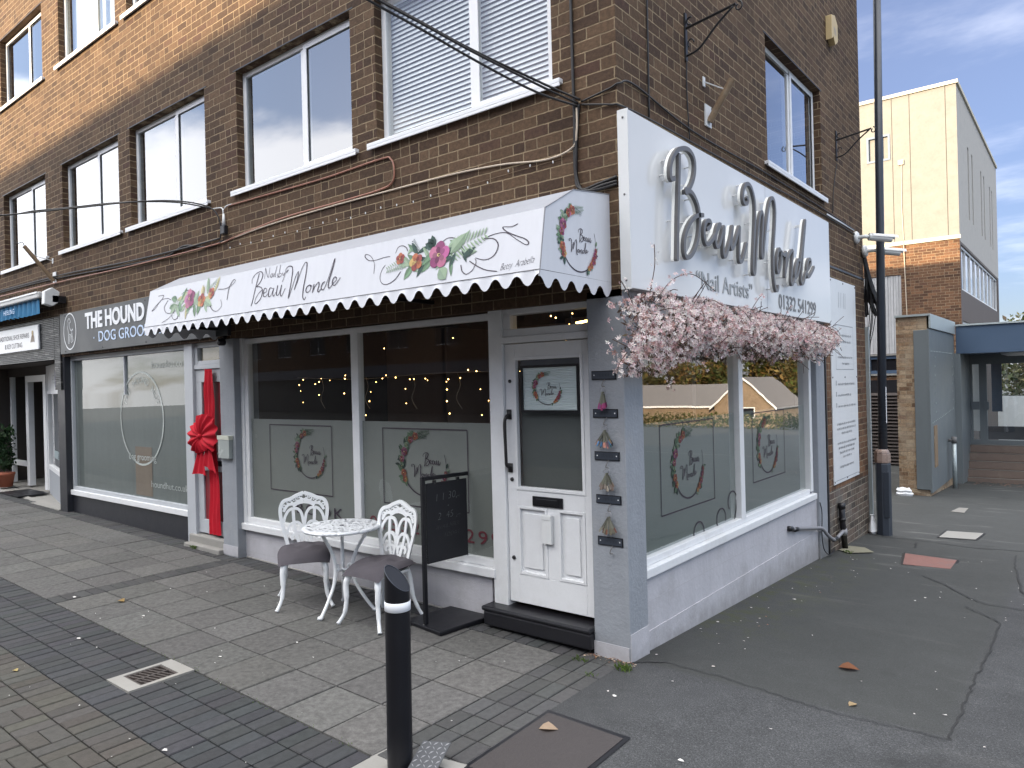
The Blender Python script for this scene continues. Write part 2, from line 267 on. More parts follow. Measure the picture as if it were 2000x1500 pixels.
# ------------------------------------------------------------------ mesh helpers
ORG = {}
class MB:
    def __init__(s): s.v = []; s.f = []; s.mi = []; s.col = []; s.k = 0; s.c = None
    def add(s, vs, fs):
        o = len(s.v); s.v += [tuple(q) for q in vs]
        if s.c is not None or s.col:
            while len(s.col) < o: s.col.append((1, 1, 1))
            s.col += [s.c or (1, 1, 1)]*len(vs)
        for f in fs: s.f.append(tuple(i+o for i in f)); s.mi.append(s.k)
        return s
    def quad(s, a, b, c, d): return s.add((a, b, c, d), ((0, 1, 2, 3),))
    def box(s, x0, x1, y0, y1, z0, z1):
        return s.add([(x, y, z) for x in (x0, x1) for y in (y0, y1) for z in (z0, z1)],
                     ((0, 1, 3, 2), (4, 6, 7, 5), (0, 4, 5, 1), (2, 3, 7, 6), (0, 2, 6, 4), (1, 5, 7, 3)))
    def mbox(s, M, u0, u1, d0, d1, v0, v1):
        """box in wall coordinates: along the wall, depth into the wall, height"""
        return s.add([M(u, d, v) for u in (u0, u1) for d in (d0, d1) for v in (v0, v1)],
                     ((0, 1, 3, 2), (4, 6, 7, 5), (0, 4, 5, 1), (2, 3, 7, 6), (0, 2, 6, 4), (1, 5, 7, 3)))
    def prism(s, poly, fn, h0, h1):
        n = len(poly); vs = [fn(p[0], p[1], h0) for p in poly]+[fn(p[0], p[1], h1) for p in poly]
        fs = [tuple(range(n-1, -1, -1)), tuple(range(n, 2*n))]+[(i, (i+1) % n, n+(i+1) % n, n+i) for i in range(n)]
        return s.add(vs, fs)
    def tube(s, path, r, n=8, caps=True, closed=False):
        P = [Vector(p) for p in path]; k = len(P); rr = r if isinstance(r, (list, tuple)) else [r]*k
        vs = []; prev = None
        for i in range(k):
            a = P[(i-1) % k] if (i > 0 or closed) else P[i]; b = P[(i+1) % k] if (i < k-1 or closed) else P[i]
            t = (b-a); t = t.normalized() if t.length > 1e-9 else Vector((0, 0, 1))
            if prev is None:
                ref = Vector((0, 0, 1)) if abs(t.z) < .9 else Vector((1, 0, 0)); nn = t.cross(ref).normalized()
            else:
                nn = prev-t*prev.dot(t); nn = nn.normalized() if nn.length > 1e-6 else t.orthogonal().normalized()
            prev = nn; bb = t.cross(nn)
            for j in range(n):
                an = 2*math.pi*j/n; vs.append(P[i]+(nn*math.cos(an)+bb*math.sin(an))*rr[i])
        fs = []
        for i in range(k if closed else k-1):
            i2 = (i+1) % k
            for j in range(n): fs.append((i*n+j, i*n+(j+1) % n, i2*n+(j+1) % n, i2*n+j))
        if caps and not closed: fs += [tuple(range(n-1, -1, -1)), tuple((k-1)*n+j for j in range(n))]
        return s.add(vs, fs)
    def lathe(s, prof, n=20, c=(0, 0, 0), axis=None):
        q = axis.to_track_quat('Z', 'Y') if axis else Quaternion(); c = Vector(c)
        vs = [c+q @ Vector((r*math.cos(2*math.pi*j/n), r*math.sin(2*math.pi*j/n), z)) for r, z in prof for j in range(n)]
        fs = [(i*n+j, i*n+(j+1) % n, (i+1)*n+(j+1) % n, (i+1)*n+j) for i in range(len(prof)-1) for j in range(n)]
        fs += [tuple(range(n-1, -1, -1)), tuple((len(prof)-1)*n+j for j in range(n))]
        return s.add(vs, fs)
    def ribbon(s, pts, wid, fn, h0, h1=None, smooth=6, calli=0.0, ends=True):
        """flat stroke of given width along a smoothed 2D path; h1 gives it thickness"""
        pts = crom(pts, smooth) if smooth else pts
        n = len(pts); L = []; Rr = []
        for i in range(n):
            a = pts[max(i-1, 0)]; b = pts[min(i+1, n-1)]; dx, dy = b[0]-a[0], b[1]-a[1]; l = math.hypot(dx, dy) or 1
            wv = wid/2
            if calli: wv *= (1-calli)+calli*max(0, -dy/l) if calli > 0 else 1
            if ends and i in (0, n-1): wv *= .75
            L.append((pts[i][0]-dy/l*wv, pts[i][1]+dx/l*wv)); Rr.append((pts[i][0]+dy/l*wv, pts[i][1]-dx/l*wv))
        if h1 is None:
            vs = [fn(p[0], p[1], h0) for p in L]+[fn(p[0], p[1], h0) for p in Rr]
            return s.add(vs, [(i, i+1, n+i+1, n+i) for i in range(n-1)])
        vs = [fn(p[0], p[1], h) for h in (h0, h1) for q in (L, Rr) for p in q]
        fs = []
        for i in range(n-1):
            a, b, c, d = i, n+i, 2*n+i, 3*n+i
            fs += [(c, c+1, d+1, d), (a, b, b+1, a+1), (a, a+1, c+1, c), (b, d, d+1, b+1)]
        fs += [(0, 2*n, 3*n, n), (n-1, 2*n-1, 4*n-1, 3*n-1)]
        return s.add(vs, fs)
    def text(s, body, fn, size, h0, h1=0, sx=1.0, align='CENTER', shear=0, bold=0, space=1):
        V, F = textmesh(body, size, h1-h0, align, shear, bold, space)
        return s.add([fn(x*sx, y, h0+z) for x, y, z in V], F)
    def build(s, name, mat, parent=None, smooth=False, local=False, bevel=0):
        me = bpy.data.meshes.new(name); o = ORG.get(parent.name, Vector()) if parent else Vector()
        vs = s.v if local else [(x-o.x, y-o.y, z-o.z) for x, y, z in s.v]
        me.from_pydata(vs, [], s.f); me.update()
        for mm in (mat if isinstance(mat, (list, tuple)) else [mat]): me.materials.append(mm)
        if len(me.materials) > 1:
            for p, k in zip(me.polygons, s.mi): p.material_index = k
        if s.col:
            while len(s.col) < len(s.v): s.col.append((1, 1, 1))
            at = me.color_attributes.new('tone', 'FLOAT_COLOR', 'POINT')
            at.data.foreach_set('color', [q for c in s.col for q in (*c, 1.0)])
        if smooth:
            me.polygons.foreach_set('use_smooth', [True]*len(me.polygons))
        ob = bpy.data.objects.new(name, me); scene.collection.objects.link(ob)
        if parent: ob.parent = parent; ORG[ob.name] = o
        else: ORG[ob.name] = Vector()
        if bevel:
            md = ob.modifiers.new('bevel', 'BEVEL'); md.width = bevel; md.segments = 2; md.limit_method = 'ANGLE'; md.angle_limit = rad(40)
        return ob
def crom(p, k):
    if len(p) < 3: k2 = k
    out = []; n = len(p)
    for i in range(n-1):
        a, b, c, d = p[max(i-1, 0)], p[i], p[i+1], p[min(i+2, n-1)]
        for j in range(k):
            t = j/k; t2 = t*t; t3 = t2*t
            out.append(tuple(.5*((2*b[q])+(-a[q]+c[q])*t+(2*a[q]-5*b[q]+4*c[q]-d[q])*t2+(-a[q]+3*b[q]-3*c[q]+d[q])*t3) for q in range(len(b))))
    out.append(tuple(p[-1])); return out
_TX = {}
def textmesh(body, size, ext, align, shear=0, bold=0, space=1):
    key = (body, size, round(ext, 5), align, shear, bold, space)
    if key not in _TX:
        c = bpy.data.curves.new('lettering', 'FONT'); c.body = body; c.size = size; c.align_x = align; c.extrude = ext/2; c.shear = shear; c.offset = bold; c.space_line = .95; c.space_character = space
        c.resolution_u = 4
        o = bpy.data.objects.new('lettering', c); scene.collection.objects.link(o); bpy.context.view_layer.update()
        dg = bpy.context.evaluated_depsgraph_get(); me = bpy.data.meshes.new_from_object(o.evaluated_get(dg))
        _TX[key] = ([(v.co.x, v.co.y, v.co.z+ext/2) for v in me.vertices], [tuple(p.vertices) for p in me.polygons])
        bpy.data.meshes.remove(me); bpy.data.objects.remove(o); bpy.data.curves.remove(c)
    return _TX[key]
def tag(o, label=None, cat=None, group=None, kind=None):
    if label: o['label'] = label
    if cat: o['category'] = cat
    if group: o['group'] = group
    if kind: o['kind'] = kind
    return o
def thing(name, label, cat, loc=(0, 0, 0), rotz=0, group=None):
    o = bpy.data.objects.new(name, None); o.empty_display_size = .1; scene.collection.objects.link(o)
    o.location = loc; o.rotation_euler = (0, 0, rotz); ORG[o.name] = Vector(loc); return tag(o, label, cat, group)
def copytree(o, parent=None):
    c = o.copy(); scene.collection.objects.link(c)
    if parent: c.parent = parent
    for ch in o.children: copytree(ch, c)
    return c
F = lambda u, d, v: (u, d, v)            # front wall
S = lambda u, d, v: (-d, u, v)           # side wall
def gz(x, y): return -.014*max(min(x, 0), -16) - .045*max(y, 0)
def RX(x, d=.08): return 2.468+(x-2.468)*(1+d/4.298)
def RZ(z, d=.08): return 1.92+(z-1.92)*(1+d/4.298)
def wallgrid(b, M, u0, u1, v0, v1, holes, rev, d=0.0):
    us = sorted({u0, u1, *[h[0] for h in holes], *[h[1] for h in holes]}); vs = sorted({v0, v1, *[h[2] for h in holes], *[h[3] for h in holes]})
    us = [q for q in us if u0 <= q <= u1]; vs = [q for q in vs if v0 <= q <= v1]
    for i in range(len(us)-1):
        for j in range(len(vs)-1):
            cu, cv = (us[i]+us[i+1])/2, (vs[j]+vs[j+1])/2
            if any(h[0] < cu < h[1] and h[2] < cv < h[3] for h in holes): continue
            b.quad(M(us[i], d, vs[j]), M(us[i+1], d, vs[j]), M(us[i+1], d, vs[j+1]), M(us[i], d, vs[j+1]))
    for a, c, e, f in holes:
        for (p, q) in (((a, e), (a, f)), ((c, f), (c, e)), ((a, f), (c, f)), ((c, e), (a, e))):
            b.quad(M(p[0], d, p[1]), M(q[0], d, q[1]), M(q[0], d+rev, q[1]), M(p[0], d+rev, p[1]))
    return b
STROKES = {'sign':[[(0.5913,3.5706),(0.5805,3.4283),(0.5587,3.2379),(0.5385,3.0489),(0.5256,2.8928),(0.515,2.7776)],[(0.5069,3.3745),(0.469,3.3544),(0.4425,3.3623),(0.435,3.3972),(0.4428,3.4415),(0.4701,3.4964),(0.5137,3.5463),(0.5715,3.5908),(0.6435,3.6192),(0.7235,3.6333),(0.7892,3.6234),(0.8368,3.5927),(0.8537,3.5448),(0.8456,3.4849),(0.8148,3.4205),(0.7621,3.3586),(0.701,3.3136),(0.6613,3.3009)],[(0.6616,3.306),(0.7425,3.3242),(0.8012,3.315),(0.8521,3.2827),(0.8908,3.2411),(0.9122,3.1862),(0.915,3.128),(0.9014,3.0542),(0.8724,2.9785),(0.8226,2.9072),(0.7595,2.8511),(0.6992,2.8233),(0.6587,2.826),(0.6361,2.8576),(0.6354,2.9202),(0.656,2.9795),(0.7046,3.0467),(0.7744,3.1086),(0.8521,3.1534),(0.9302,3.1762),(0.9902,3.1843)],[(1.0381,3.0814),(1.0929,3.1065),(1.1226,3.1379),(1.1009,3.1579),(1.052,3.1514),(1.015,3.1209),(0.9928,3.068),(0.9928,3.0152),(1.0128,2.9784),(1.0441,2.9675),(1.0937,2.9842),(1.1586,3.0255),(1.2186,3.0782),(1.2602,3.122),(1.314,3.1612)],[(1.3261,3.161),(1.2795,3.1592),(1.2437,3.1297),(1.215,3.0743),(1.2048,3.0185),(1.2176,2.9808),(1.2512,2.9757),(1.2909,3.0099),(1.3348,3.0781),(1.3782,3.1573)],[(1.3859,3.1676),(1.3732,3.0767),(1.3586,2.9845),(1.362,2.926),(1.3857,2.9129),(1.423,2.9426),(1.4723,3.0136),(1.5286,3.0991),(1.5659,3.1935)],[(1.5697,3.1963),(1.5466,3.123),(1.5236,3.0488),(1.5224,3.0026),(1.5535,3.0017),(1.6029,3.049),(1.665,3.1368),(1.7234,3.2144)],[(1.7234,3.2144),(1.7036,3.0881),(1.6926,2.9779),(1.6984,2.9207),(1.7265,2.9095),(1.767,2.9361),(1.8207,3.0088),(1.872,3.0931)],[(1.8988,3.4952),(1.924,3.4682),(1.8949,3.4363),(1.8499,3.4298),(1.818,3.4488),(1.8101,3.4951),(1.8363,3.5579),(1.8835,3.6003),(1.9408,3.6168),(2.0081,3.6),(2.0622,3.5427),(2.0919,3.4631),(2.0848,3.3256),(2.0582,3.177),(2.0318,3.0293),(2.0149,2.9174),(2.0152,2.8541),(2.0399,2.8398),(2.0637,2.8805),(2.0838,2.9678),(2.1076,3.0731),(2.1393,3.1887),(2.1786,3.3063),(2.2182,3.3905),(2.2572,3.4248),(2.2882,3.4109),(2.2857,3.3407),(2.2634,3.2327),(2.2436,3.1256),(2.2326,3.0375),(2.2502,3.0092),(2.2796,3.0433),(2.3071,3.1517),(2.3473,3.2627),(2.4001,3.4032),(2.4516,3.5184),(2.508,3.5867),(2.5617,3.6074),(2.6097,3.5782),(2.627,3.486),(2.6028,3.3371),(2.5655,3.1871),(2.5436,3.0673),(2.5391,2.9319),(2.557,2.8168),(2.5919,2.7496),(2.6399,2.7474),(2.6705,2.7956)],[(2.7553,3.1303),(2.7155,3.1481),(2.6717,3.1059),(2.6421,3.034),(2.6371,2.9652),(2.6607,2.9195),(2.6996,2.9328),(2.7457,3.0002),(2.7707,3.0769),(2.7605,3.1263),(2.8097,3.1169),(2.8651,3.107),(2.9252,3.1501)],[(2.925,3.1473),(2.9016,3.0647),(2.8745,2.9682),(2.8599,2.8874)],[(2.8716,2.9305),(2.9312,3.0401),(3.0198,3.1404),(3.0937,3.1831),(3.1183,3.1556),(3.087,3.058),(3.0573,2.9403),(3.0429,2.8675),(3.0764,2.8421),(3.1398,2.8912),(3.1976,2.9741),(3.2771,3.0897)],[(3.3442,3.1123),(3.2819,3.1118),(3.216,3.0536),(3.164,2.9706),(3.1578,2.9295),(3.2029,2.9244),(3.2846,2.9881),(3.3481,3.0833),(3.4129,3.2242),(3.4733,3.3813),(3.5222,3.5084),(3.5594,3.5665)],[(3.5594,3.5665),(3.5198,3.4381),(3.4621,3.2803),(3.4178,3.1259),(3.374,2.973),(3.3591,2.9045),(3.3948,2.8764),(3.4516,2.9094),(3.5234,2.9983),(3.5924,3.0408)],[(3.5924,3.0408),(3.6873,3.1019),(3.7047,3.1497),(3.6555,3.1642),(3.6027,3.1276),(3.5646,3.0629),(3.5596,3.0021),(3.5899,2.97),(3.6405,2.9801),(3.7073,3.0175),(3.772,3.0601),(3.8238,3.1039)]],'logo':{'B':[[(-3.1442,0.338),(-3.1628,0.2653),(-3.1814,0.1753),(-3.1924,0.0962),(-3.2073,0.0494)],[(-3.241,0.2567),(-3.2448,0.2977),(-3.1997,0.3365),(-3.1335,0.3517),(-3.0874,0.3232),(-3.1005,0.2698),(-3.1442,0.2288),(-3.1624,0.2216),(-3.0895,0.2058),(-3.0579,0.1627),(-3.075,0.1021),(-3.1351,0.0646),(-3.157,0.0814),(-3.1443,0.1201),(-3.1027,0.1616),(-3.0553,0.1851)]],'e':[[(-3.0407,0.1474),(-3.0003,0.1568),(-2.9957,0.1789),(-3.0273,0.1901),(-3.0419,0.1611),(-3.0314,0.1238),(-3.0001,0.114),(-2.9623,0.1417)]],'a':[[(-2.9052,0.175),(-2.9454,0.1848),(-2.9616,0.1472),(-2.9471,0.1088),(-2.9155,0.1202),(-2.891,0.1791),(-2.8954,0.1316),(-2.8746,0.1062),(-2.8482,0.139)]],'u':[[(-2.8351,0.1976),(-2.8411,0.1405),(-2.8283,0.1082),(-2.7998,0.122),(-2.7789,0.1948),(-2.7848,0.1292),(-2.7644,0.0953),(-2.7408,0.1215),(-2.7203,0.161)]],'M':[[(-2.7083,0.3157),(-2.7355,0.298),(-2.7472,0.3182),(-2.7282,0.3402),(-2.693,0.3457),(-2.6552,0.3289),(-2.6445,0.2619),(-2.65,0.1536),(-2.6584,0.0676),(-2.6355,0.1195),(-2.5959,0.2345),(-2.5619,0.2826),(-2.5628,0.2199),(-2.5882,0.1308)],[(-2.5882,0.1308),(-2.5582,0.1978),(-2.5184,0.3011),(-2.4794,0.3479),(-2.4559,0.3341),(-2.4525,0.2501),(-2.463,0.1338),(-2.459,0.0642),(-2.432,0.033),(-2.4164,0.0569)]],'o':[[(-2.3875,0.149),(-2.4157,0.1373),(-2.4257,0.1107),(-2.406,0.0897),(-2.3773,0.0983),(-2.3607,0.1251),(-2.3845,0.1508),(-2.3474,0.1342)]],'n':[[(-2.3239,0.1505),(-2.3334,0.0812)],[(-2.3315,0.0884),(-2.3053,0.1328),(-2.2693,0.1602),(-2.2577,0.135),(-2.2678,0.0944),(-2.2502,0.08),(-2.22,0.1101)]],'d':[[(-2.1833,0.1559),(-2.2135,0.1437),(-2.2246,0.1085),(-2.1965,0.0901),(-2.166,0.1333),(-2.1287,0.2322),(-2.1038,0.3118),(-2.0923,0.3268),(-2.1081,0.2504),(-2.1314,0.1707),(-2.1361,0.1115),(-2.1141,0.0968),(-2.0847,0.1264)]],'e2':[[(-2.0853,0.1296),(-2.0489,0.146),(-2.0441,0.1709),(-2.0693,0.1789),(-2.0886,0.1555),(-2.0859,0.1245),(-2.0569,0.1132),(-2.0239,0.1381),(-1.995,0.1673)]],'nb':[[(-3.0515,0.2779),(-3.0588,0.377)],[(-3.0588,0.377),(-2.9985,0.2832),(-2.9915,0.3709)],[(-2.9481,0.3146),(-2.9676,0.2909),(-2.9439,0.2791),(-2.9344,0.3129),(-2.9249,0.2792)],[(-2.913,0.3104),(-2.9093,0.2774)],[(-2.8831,0.3708),(-2.8961,0.3028),(-2.8839,0.2733)],[(-2.8547,0.3023),(-2.8626,0.2876),(-2.8472,0.2769),(-2.86,0.2672)],[(-2.8336,0.3758),(-2.8371,0.2734),(-2.8128,0.2728),(-2.7997,0.2891),(-2.8281,0.3003)],[(-2.7875,0.301),(-2.7739,0.2727),(-2.7502,0.2987),(-2.7618,0.2426),(-2.7771,0.22)]]},'scroll':[[(-1.6085,0.1498),(-1.6098,0.2083),(-1.6251,0.2493),(-1.6686,0.2943),(-1.7197,0.3131),(-1.7282,0.2944),(-1.6772,0.26),(-1.5974,0.2535),(-1.5145,0.2619),(-1.4451,0.2593)],[(-1.3907,0.2757),(-1.3727,0.3161),(-1.3271,0.3238),(-1.2843,0.3034),(-1.2656,0.2754)],[(-1.3152,0.1337),(-1.3632,0.083),(-1.4397,0.0538),(-1.502,0.0654),(-1.5333,0.112),(-1.5201,0.1681),(-1.4883,0.2026)],[(-0.2787,0.314),(-0.3265,0.3036),(-0.3998,0.3113),(-0.3647,0.2762),(-0.289,0.2394),(-0.2155,0.2076),(-0.1809,0.178),(-0.2014,0.1672),(-0.2759,0.211),(-0.3637,0.2677),(-0.4485,0.2768),(-0.5328,0.2642),(-0.5534,0.2545)],[(-0.5425,0.2546),(-0.4717,0.2473),(-0.4278,0.2061),(-0.4349,0.1567),(-0.4733,0.1224),(-0.5369,0.1156),(-0.6107,0.1382)],[(-0.6611,0.1234),(-0.5871,0.0796),(-0.5069,0.0442),(-0.4146,0.0246)],[(-0.7337,0.1067),(-0.7165,0.0612),(-0.6762,0.0373),(-0.6285,0.0573),(-0.6012,0.1053),(-0.6135,0.1343)],[(-0.9465,0.2776),(-0.8908,0.3099),(-0.8313,0.3071),(-0.7688,0.2738),(-0.7589,0.2414)],[(-4.9944,0.3133),(-4.878,0.3113),(-4.9064,0.271),(-5.0127,0.2133),(-5.0863,0.1627),(-5.0059,0.1924),(-4.9183,0.2654),(-4.7838,0.27),(-4.6959,0.2443)],[(-4.7645,0.2508),(-4.8214,0.1828),(-4.7703,0.1227),(-4.668,0.1102),(-4.6015,0.1504)],[(-4.8276,0.0213),(-4.6921,0.0597),(-4.5801,0.1224),(-4.5178,0.156)],[(-4.5217,0.1175),(-4.5123,0.0521),(-4.5796,0.0353),(-4.6537,0.0894)],[(-3.8092,0.264),(-3.6843,0.2558),(-3.5804,0.276),(-3.5206,0.3112),(-3.5603,0.3241),(-3.6142,0.2556),(-3.623,0.1463)],[(-3.9208,0.1279),(-3.8602,0.0735),(-3.7758,0.0542),(-3.7044,0.0962),(-3.7366,0.1595)],[(-4.4997,0.2842),(-4.4069,0.3137),(-4.2786,0.3004)]]}
# =================================================================== GROUND
def ground():
    xs = [-90, -60, -40, -28, -20, -16, -12, -8, -5, -3, -1.5, -.06, -.04, .5, 1, 2, 3, 4, 6, 8, 11, 15, 20, 28, 40, 60, 90, 130]
    ys = [-70, -40, -28, -22, -16, -9.02, -9.0, -6, -4, -3, -2, -1, 0, .1, .25, .5, 1, 2, 3, 4.5, 6, 8, 10, 12, 14, 17, 20, 24, 30, 40, 55, 75, 100, 150, 220]
    b = MB(); n = len(ys)
    vs = []
    for x in xs:
        for y in ys:
            dip = .035 if (-40 < x < -.05 and -9.01 < y < .3) else 0
            vs.append((x, y, gz(x, y)-dip+(R.uniform(-.006, .006) if x > .3 and -3 < y < 12 else 0)))
    b.add(vs, [(i*n+j, (i+1)*n+j, (i+1)*n+j+1, i*n+j+1) for i in range(len(xs)-1) for j in range(n-1)])
    return tag(b.build('ground', ASPH, smooth=True), kind='structure')
ground()
def tile(b, x0, x1, y0, y1, gap=.005, ch=.004, tilt=.0015, col=(.2, .2, .2), h=.03):
    b.c = col; x0 += gap; x1 -= gap; y0 += gap; y1 -= gap
    j = lambda: R.uniform(-tilt, tilt); o = j()
    xs = (x0, x1, x1, x0); ys = (y0, y0, y1, y1); ins = ((ch, ch), (-ch, ch), (-ch, -ch), (ch, -ch))
    top = [(x+i[0], y+i[1], gz(x, y)+o+j()*.7) for x, y, i in zip(xs, ys, ins)]
    mid = [(x, y, gz(x, y)-.004) for x, y in zip(xs, ys)]; bot = [(x, y, gz(x, y)-h) for x, y in zip(xs, ys)]
    b.add(top+mid+bot, [(0, 1, 2, 3)]+[(4+i, 4+(i+1) % 4, (i+1) % 4, i) for i in range(4)]+[(8+i, 8+(i+1) % 4, 4+(i+1) % 4, 4+i) for i in range(4)])
def tone(c, v=.12, h=.03):
    k = 1+R.uniform(-v, v); return tuple(max(0, q*k*(1+R.uniform(-h, h))) for q in c)
GUL = (-2.62, -2.2975, -2.295, -1.866)
def ingul(x0, x1, y0, y1): return x0 < GUL[1]-.02 and x1 > GUL[0]+.02 and y0 < GUL[3]-.03 and y1 > GUL[2]+.03
b = MB()
xr = [(-.47-.43*(i+1), -.47-.43*i) for i in range(10)]+[(-4.99-.43*(i+1), -4.99-.43*i) for i in range(30)]
for a, c in xr:
    for j in range(4): tile(b, a, c, -1.862+.43*j, -1.862+.43*(j+1), col=tone((.093, .0905, .087), .13, .012), tilt=.0025, ch=.006, gap=.006)
tag(b.build('paving_slabs', SLAB), kind='structure')
b = MB()
GP, BP = (.038, .0395, .0425), (.060, .056, .050)
def prow(y0, y1, xa, xb, col, w=.1075):
    x = xb
    while x > xa:
        if not ingul(x-w, x, y0, y1): tile(b, x-w, x, y0, y1, .0045, .005, .002, tone(col, .16, .04))
        x -= w
prow(-.14, .085, -18, -.47, (.052, .052, .053))
for k in range(3): prow(-1.866-.2145*(k+1), -1.866-.2145*k, -18, -.47, GP)
for k in range(4):                                                   # border running back from the bollard along the pavement edge
    x1 = -.468+.1095*(k+1); x0 = -.468+.1095*k; y = .085
    while y > -2.6:
        if not (y < -1.70 and x1 > -.44): tile(b, x0, x1, y-.2145, y, .0045, .005, .002, tone((.063, .0625, .062), .16, .02))
        y -= .2145
y = -.15
prow2 = [(-4.77, -4.99)]
for k in range(16): tile(b, -4.985, -4.775, -1.86+.1075*k, -1.86+.1075*(k+1), .003, .004, .002, tone((.05, .05, .05), .15, .02))
Y0 = -1.866-.2145*3
prow(Y0-.2145, Y0, -18, -.05, BP)
for r in range(1, 26):
    y1 = Y0-.2145*r; y0 = y1-.2145; i = 0; x = -.05
    while x > -16:
        if (i+r) % 2:
            for q in (0, 1): tile(b, x-.107*(q+1), x-.107*q, y0, y1, .0045, .005, .002, tone(BP, .15, .05))
        else:
            for q in (0, 1): tile(b, x-.2145, x, y0+.107*q, y0+.107*(q+1), .003, .004, .002, tone(BP, .15, .05))
        x -= .2145; i += 1
tag(b.build('brick_paving', PAVER), kind='structure')
# concrete footing strip along the shopfronts
b = MB()
for x0, x1 in ((-4.9, -1.28), (-9.4, -6.0), (-16, -10.0)):
    n = 12
    for i in range(n):
        xa, xb = x0+(x1-x0)*i/n, x0+(x1-x0)*(i+1)/n
        b.quad((xa, .083, gz(xa, 0)-.001), (xb, .083, gz(xb, 0)-.001), (xb, .16, gz(xb, 0)+.018), (xa, .16, gz(xa, 0)+.018))
tag(b.build('concrete_strip', CONC), kind='structure')

# =================================================================== BRICK BUILDING
WA = [(-2.45, -.53), (-4.73, -2.79)]
WX = [(a-4.87*k+(0 if k else 0), c-4.87*k) for k in range(6) for a, c in WA]
W1 = [(a, c, 4.07, 5.40) for a, c in WX]; W2 = [(a, c, 6.87, 8.08) for a, c in WX]
H = 8.78
bld = thing('brick_building', 'three storey brown brick building with white windows over a row of shops', 'building', (-4, 3, 0))
b = MB()
wallgrid(b, F, -32, 0, 2.50, H, W1+W2, .16)
SW = [(2.96, 4.85, 4.04, 5.36), (2.96, 4.85, 6.87, 8.08)]
wallgrid(b, S, 0, 6.80, 2.56, H, SW, .16)
b.quad((0, 6.8, -.6), (-32, 6.8, -.6), (-32, 6.8, H), (0, 6.8, H)); b.quad((-32, 6.8, -.6), (-32, 0, -.2), (-32, 0, H), (-32, 6.8, H))
# concrete lintel band soffit closing the wall above the shops
b.quad((-32, 0, 2.5), (0, 0, 2.5), (0, .3, 2.5), (-32, .3, 2.5)); b.quad((0, 0, 2.56), (0, 6.8, 2.56), (-.3, 6.8, 2.56), (-.3, 0, 2.56))
b.build('wall', BRK, bld)
b = MB(); b.quad((0, 4.755, .52), (0, 6.8, .52), (0, 6.8, 2.56), (0, 4.755, 2.56)); b.build('wall', BRK2, bld)
b = MB(); b.quad((0.0, 4.755, -.6), (0.0, 6.8, -.6), (0.0, 6.8, .52), (0.0, 4.755, .52)); b.build('wall', BRKLOW, bld)
b = MB(); b.box(-32.1, .04, -.04, 6.84, H, H+.09); b.build('roof', CONCD, bld)
# interior floors and partitions that the windows look into
b = MB(); b.box(-32, -.02, .35, 6.7, 2.75, 2.85); b.box(-31.9, -.3, .35, 6.6, 5.75, 5.85); b.box(-31.9, -.3, 3.2, 3.3, 2.9, 8.6); b.box(-5.1, -5.04, .2, 6.7, 0, 2.74); b.box(-9.9, -9.84, .2, 6.7, 0, 2.74); b.box(-15, -14.94, .2, 6.7, 0, 2.74)
b.box(-32, -.02, 6.6, 6.68, -.3, 2.74); b.box(-.09, -.03, 4.6, 6.6, -.3, 2.74)
b.build('floor', DARKI, bld)
def window(M, u0, u1, v0, v1, split, blind=0, rec=.085, curtain=True, swap=False):
    """white plastic casement: fixed light and a smaller sash, sill and dark head strip"""
    fr = MB(); t = .055; d0, d1 = rec, rec+.07
    for a in ((u0, u0+t, v0+.03, v1-.003), (u1-t, u1, v0+.03, v1-.003)): fr.mbox(M, a[0], a[1], d0, d1, a[2], a[3])
    for a in ((v0+.03, v0+.03+t+.01), (v1-.006-t, v1-.006)): fr.mbox(M, u0+t, u1-t, d0+.002, d1, a[0], a[1])
    s = u0+(u1-u0)*split; fr.mbox(M, s-.042, s+.03, d0+.001, d1, v0+.095, v1-.075)
    f = fr.build('window', WHITE, bld, bevel=.004)
    c = MB(); a0, a1, e0, e1 = (s+.012, u1-.032, v0+.062, v1-.036) if not swap else (u0+.032, s-.012, v0+.062, v1-.05)
    k = .052
    for q in ((a0, a0+k, e0, e1), (a1-k, a1, e0, e1)): c.mbox(M, q[0], q[1], d0-.012, d0-.001, q[2], q[3])
    for q in ((e0, e0+k), (e1-k, e1)): c.mbox(M, a0+k, a1-k, d0-.0115, d0-.001, q[0], q[1])
    c.build('casement', WHITE, f, bevel=.003)
    p = MB(); p.quad(M(u0+t, d0+.016, v0+.09), M(s-.03, d0+.016, v0+.09), M(s-.03, d0+.016, v1-.07), M(u0+t, d0+.016, v1-.07))
    p.quad(M(s+.03, d0+.006, v0+.09), M(u1-t, d0+.006, v0+.09), M(u1-t, d0+.006, v1-.07), M(s+.03, d0+.006, v1-.07)); p.build('pane', GLASSUP2 if blind == 2 else GLASSUP, f)
    q = MB(); q.mbox(M, u0-.09, u1+.09, -.045, rec+.05, v0-.005, v0+.028); q.mbox(M, u0-.09, u1+.09, -.045, -.033, v0-.03, v0-.005); q.build('sill', WHITE, f, bevel=.004)
    q = MB(); q.mbox(M, u0-.05, u1+.05, -.004, .01, v1+.002, v1+.013); q.build('head_flashing', BLACK, f)
    if blind:
        q = MB(); n = 30 if blind == 2 else 1; hh = (v1-v0-.1)/n
        for i in range(n):
            z0 = v0+.06+hh*i
            if blind == 2: q.quad(M(u0+.03, d1+.012, z0), M(u1-.03, d1+.012, z0), M(u1-.03, d1+.03, z0+hh*.88), M(u0+.03, d1+.03, z0+hh*.88))
            else: q.quad(M(u0+.03, d1+.06, z0), M(u1-.03, d1+.06, z0), M(u1-.03, d1+.06, z0+hh), M(u0+.03, d1+.06, z0+hh))
        q.build('blind', BLINDM, f)
